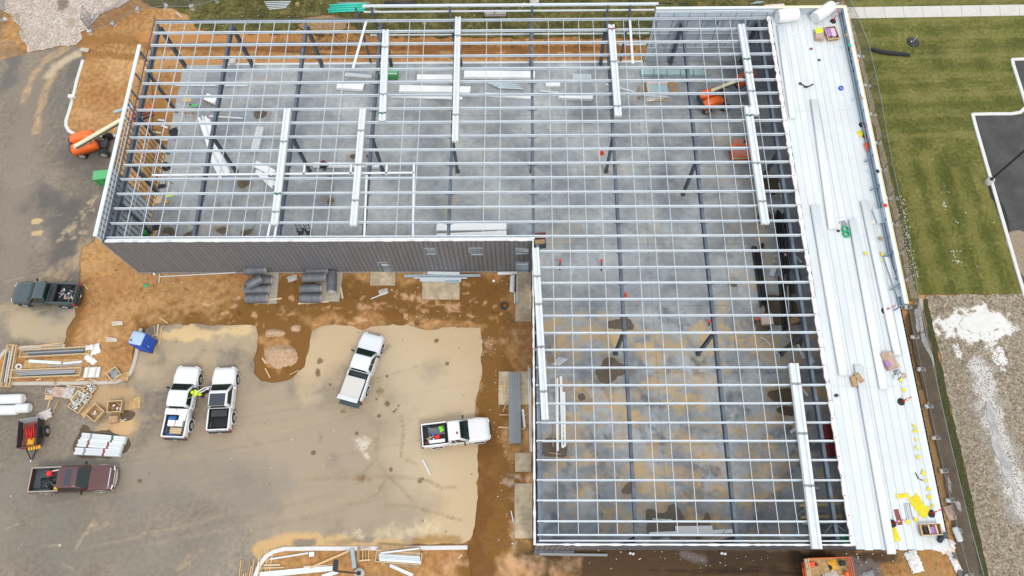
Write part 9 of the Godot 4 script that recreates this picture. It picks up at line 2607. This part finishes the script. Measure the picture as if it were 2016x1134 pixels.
	box(st, V(-1.12, 0.9, 0), V(0.05, 0.7, 1.5), Basis(Vector3.BACK, 0.25), 0.008)
	put("tailgate", st, M.grey_trim, o)
	st = S()
	box(st, V(1.1, 0.85, 0), V(0.05, 0.5, 1.5), Basis(), 0.008)
	put("front_board", st, M.rust_red, o)
	st = S()
	for s in [-1, 1]: bar(st, V(1.1, 0.5, s * 0.45), V(2.1, 0.48, 0.0), 0.08, 0.08)
	put("tongue", st, M.black_steel, o)
	st = S(true)
	lump(st, V(2.15, 0.5, 0), V(0.14, 0.1, 0.1), 0.1, 1, 8)
	put("coupler", st, M.chrome, o)
	for k in 6:
		st = S(true)
		tube(st, cargo(o, V(-0.8 + 0.06 * k, 0.75 + 0.05 * (k % 3), -0.55 + 0.19 * k)), cargo(o, V(0.45 - 0.1 * (k % 3), 0.72 + 0.06 * (k % 2), -0.6 + 0.17 * k)), 0.07, 0.06, 10)
		tag(put("red_stand", st, M.red if k > 1 else M.dark_red), "red stand post lying in the trailer, %s from the west" % ["first", "second", "third", "fourth", "fifth", "sixth"][k], "stand post", "stands in the trailer")
	cloth("yellow_flags", "yellow heap of flags at the front of the trailer", "flags", cargo(o, V(0.6, 0.62, 0.05)), V(0.6, 0.35, 0.7), 0.1, "amber", 95)
	for k in 5: block("orange_bar", "orange bar, %s of the row across the trailer's front" % ["first", "second", "third", "fourth", "fifth"][k], "bar", cargo(o, V(1.22, 0.85, -0.85 + 0.2 * k)), V(0.3, 0.12, 0.13), o.rotation.y, "amber", "bars on the trailer", 0.02)

func small_things() -> void:
	# litter on the mud
	var st := S()
	for a in [[[W(-14.64,24.33),W(-6.58,25.29)], 70, 2.0], [[W(-3.9,27.16),W(-2.08,43.77)], 80, 1.3], [[W(1.05,45.26),W(19.74,45.23)], 60, 1.0], [[W(23.59,45.4),W(28.58,45.58)], 40, 1.2], [[W(-21.85,23.83),W(-15.63,23.13)], 30, 1.2], [[W(-36.1,22.34),W(-25.38,24.3)], 24, 1.5], [[W(0.35,37.73),W(0.57,36.71)], 8, 0.4], [[W(10.15,25.8),W(23.68,29.03)], 26, 3.0], [[W(-37.76,-7.96),W(22.72,-6.74)], 60, 1.6], [[W(-26.7,33.34),W(-6.11,41.49)], 30, 5.0], [[W(-2.17,21.95),W(-1.72,22.44)], 16, 1.0]]:
		for i in int(a[1] * 0.6):
			var q: Vector2 = a[0][0].lerp(a[0][1], rng.randf()) + W(rng.randfn(0, 0.5), rng.randfn(0, 0.5)) * a[2]
			var on_slab: bool = q.x > 0.2 and q.x < 28.3 and q.y < 44.0 and q.y > -1.4
			box(st, V(q.x, (SLAB + 0.02) if on_slab else 0.03, q.y), V(rng.randf_range(0.03, 0.12), 0.02, rng.randf_range(0.02, 0.06)), Basis(Vector3.UP, rng.randf() * TAU))
	tag(put("litter", st, M.scrap_white), "white scraps of litter strewn over mud, slab and grass", "litter", "", "stuff")
	st = S()
	for a in [[[W(-40.88,21.34),W(-25.25,25.25)], 240, 2.2], [[W(-23.71,23.34),W(-2.16,25.3)], 240, 1.6], [[W(-3.93,25.3),W(-3.63,46)], 200, 1.1], [[W(-45.45,-4.09),W(-36.84,-2.74)], 200, 1.6], [[W(-45.25,1.55),W(-40.45,5.18)], 130, 1.6], [[W(-43.27,28.45),W(-34.55,30.27)], 120, 0.8], [[W(-20.1,45.66),W(-5.98,45.63)], 120, 0.8], [[W(-22.18,28.49),W(-20.72,29.85)], 80, 0.7], [[W(-38.64,-4.03),W(9.52,-2.99)], 200, 1.0], [[W(1.83,45.62),W(30.85,45.75)], 240, 1.0]]:
		for i in a[1]:
			var q: Vector2 = a[0][0].lerp(a[0][1], rng.randf()) + W(rng.randfn(0, 0.6), rng.randfn(0, 0.6)) * a[2]
			lump(st, V(q.x, 0.0, q.y), Vector3.ONE * rng.randf_range(0.015, 0.05), 0.6, i, 6)
	tag(put("clods", st, M.dirt_clod if M.has("dirt_clod") else mat("dirt_clod", C(0.27, 0.14, 0.055), 0.95, 0.0, "speck", 2.0)), "clods of brown earth over the dirt", "clods", "", "stuff")
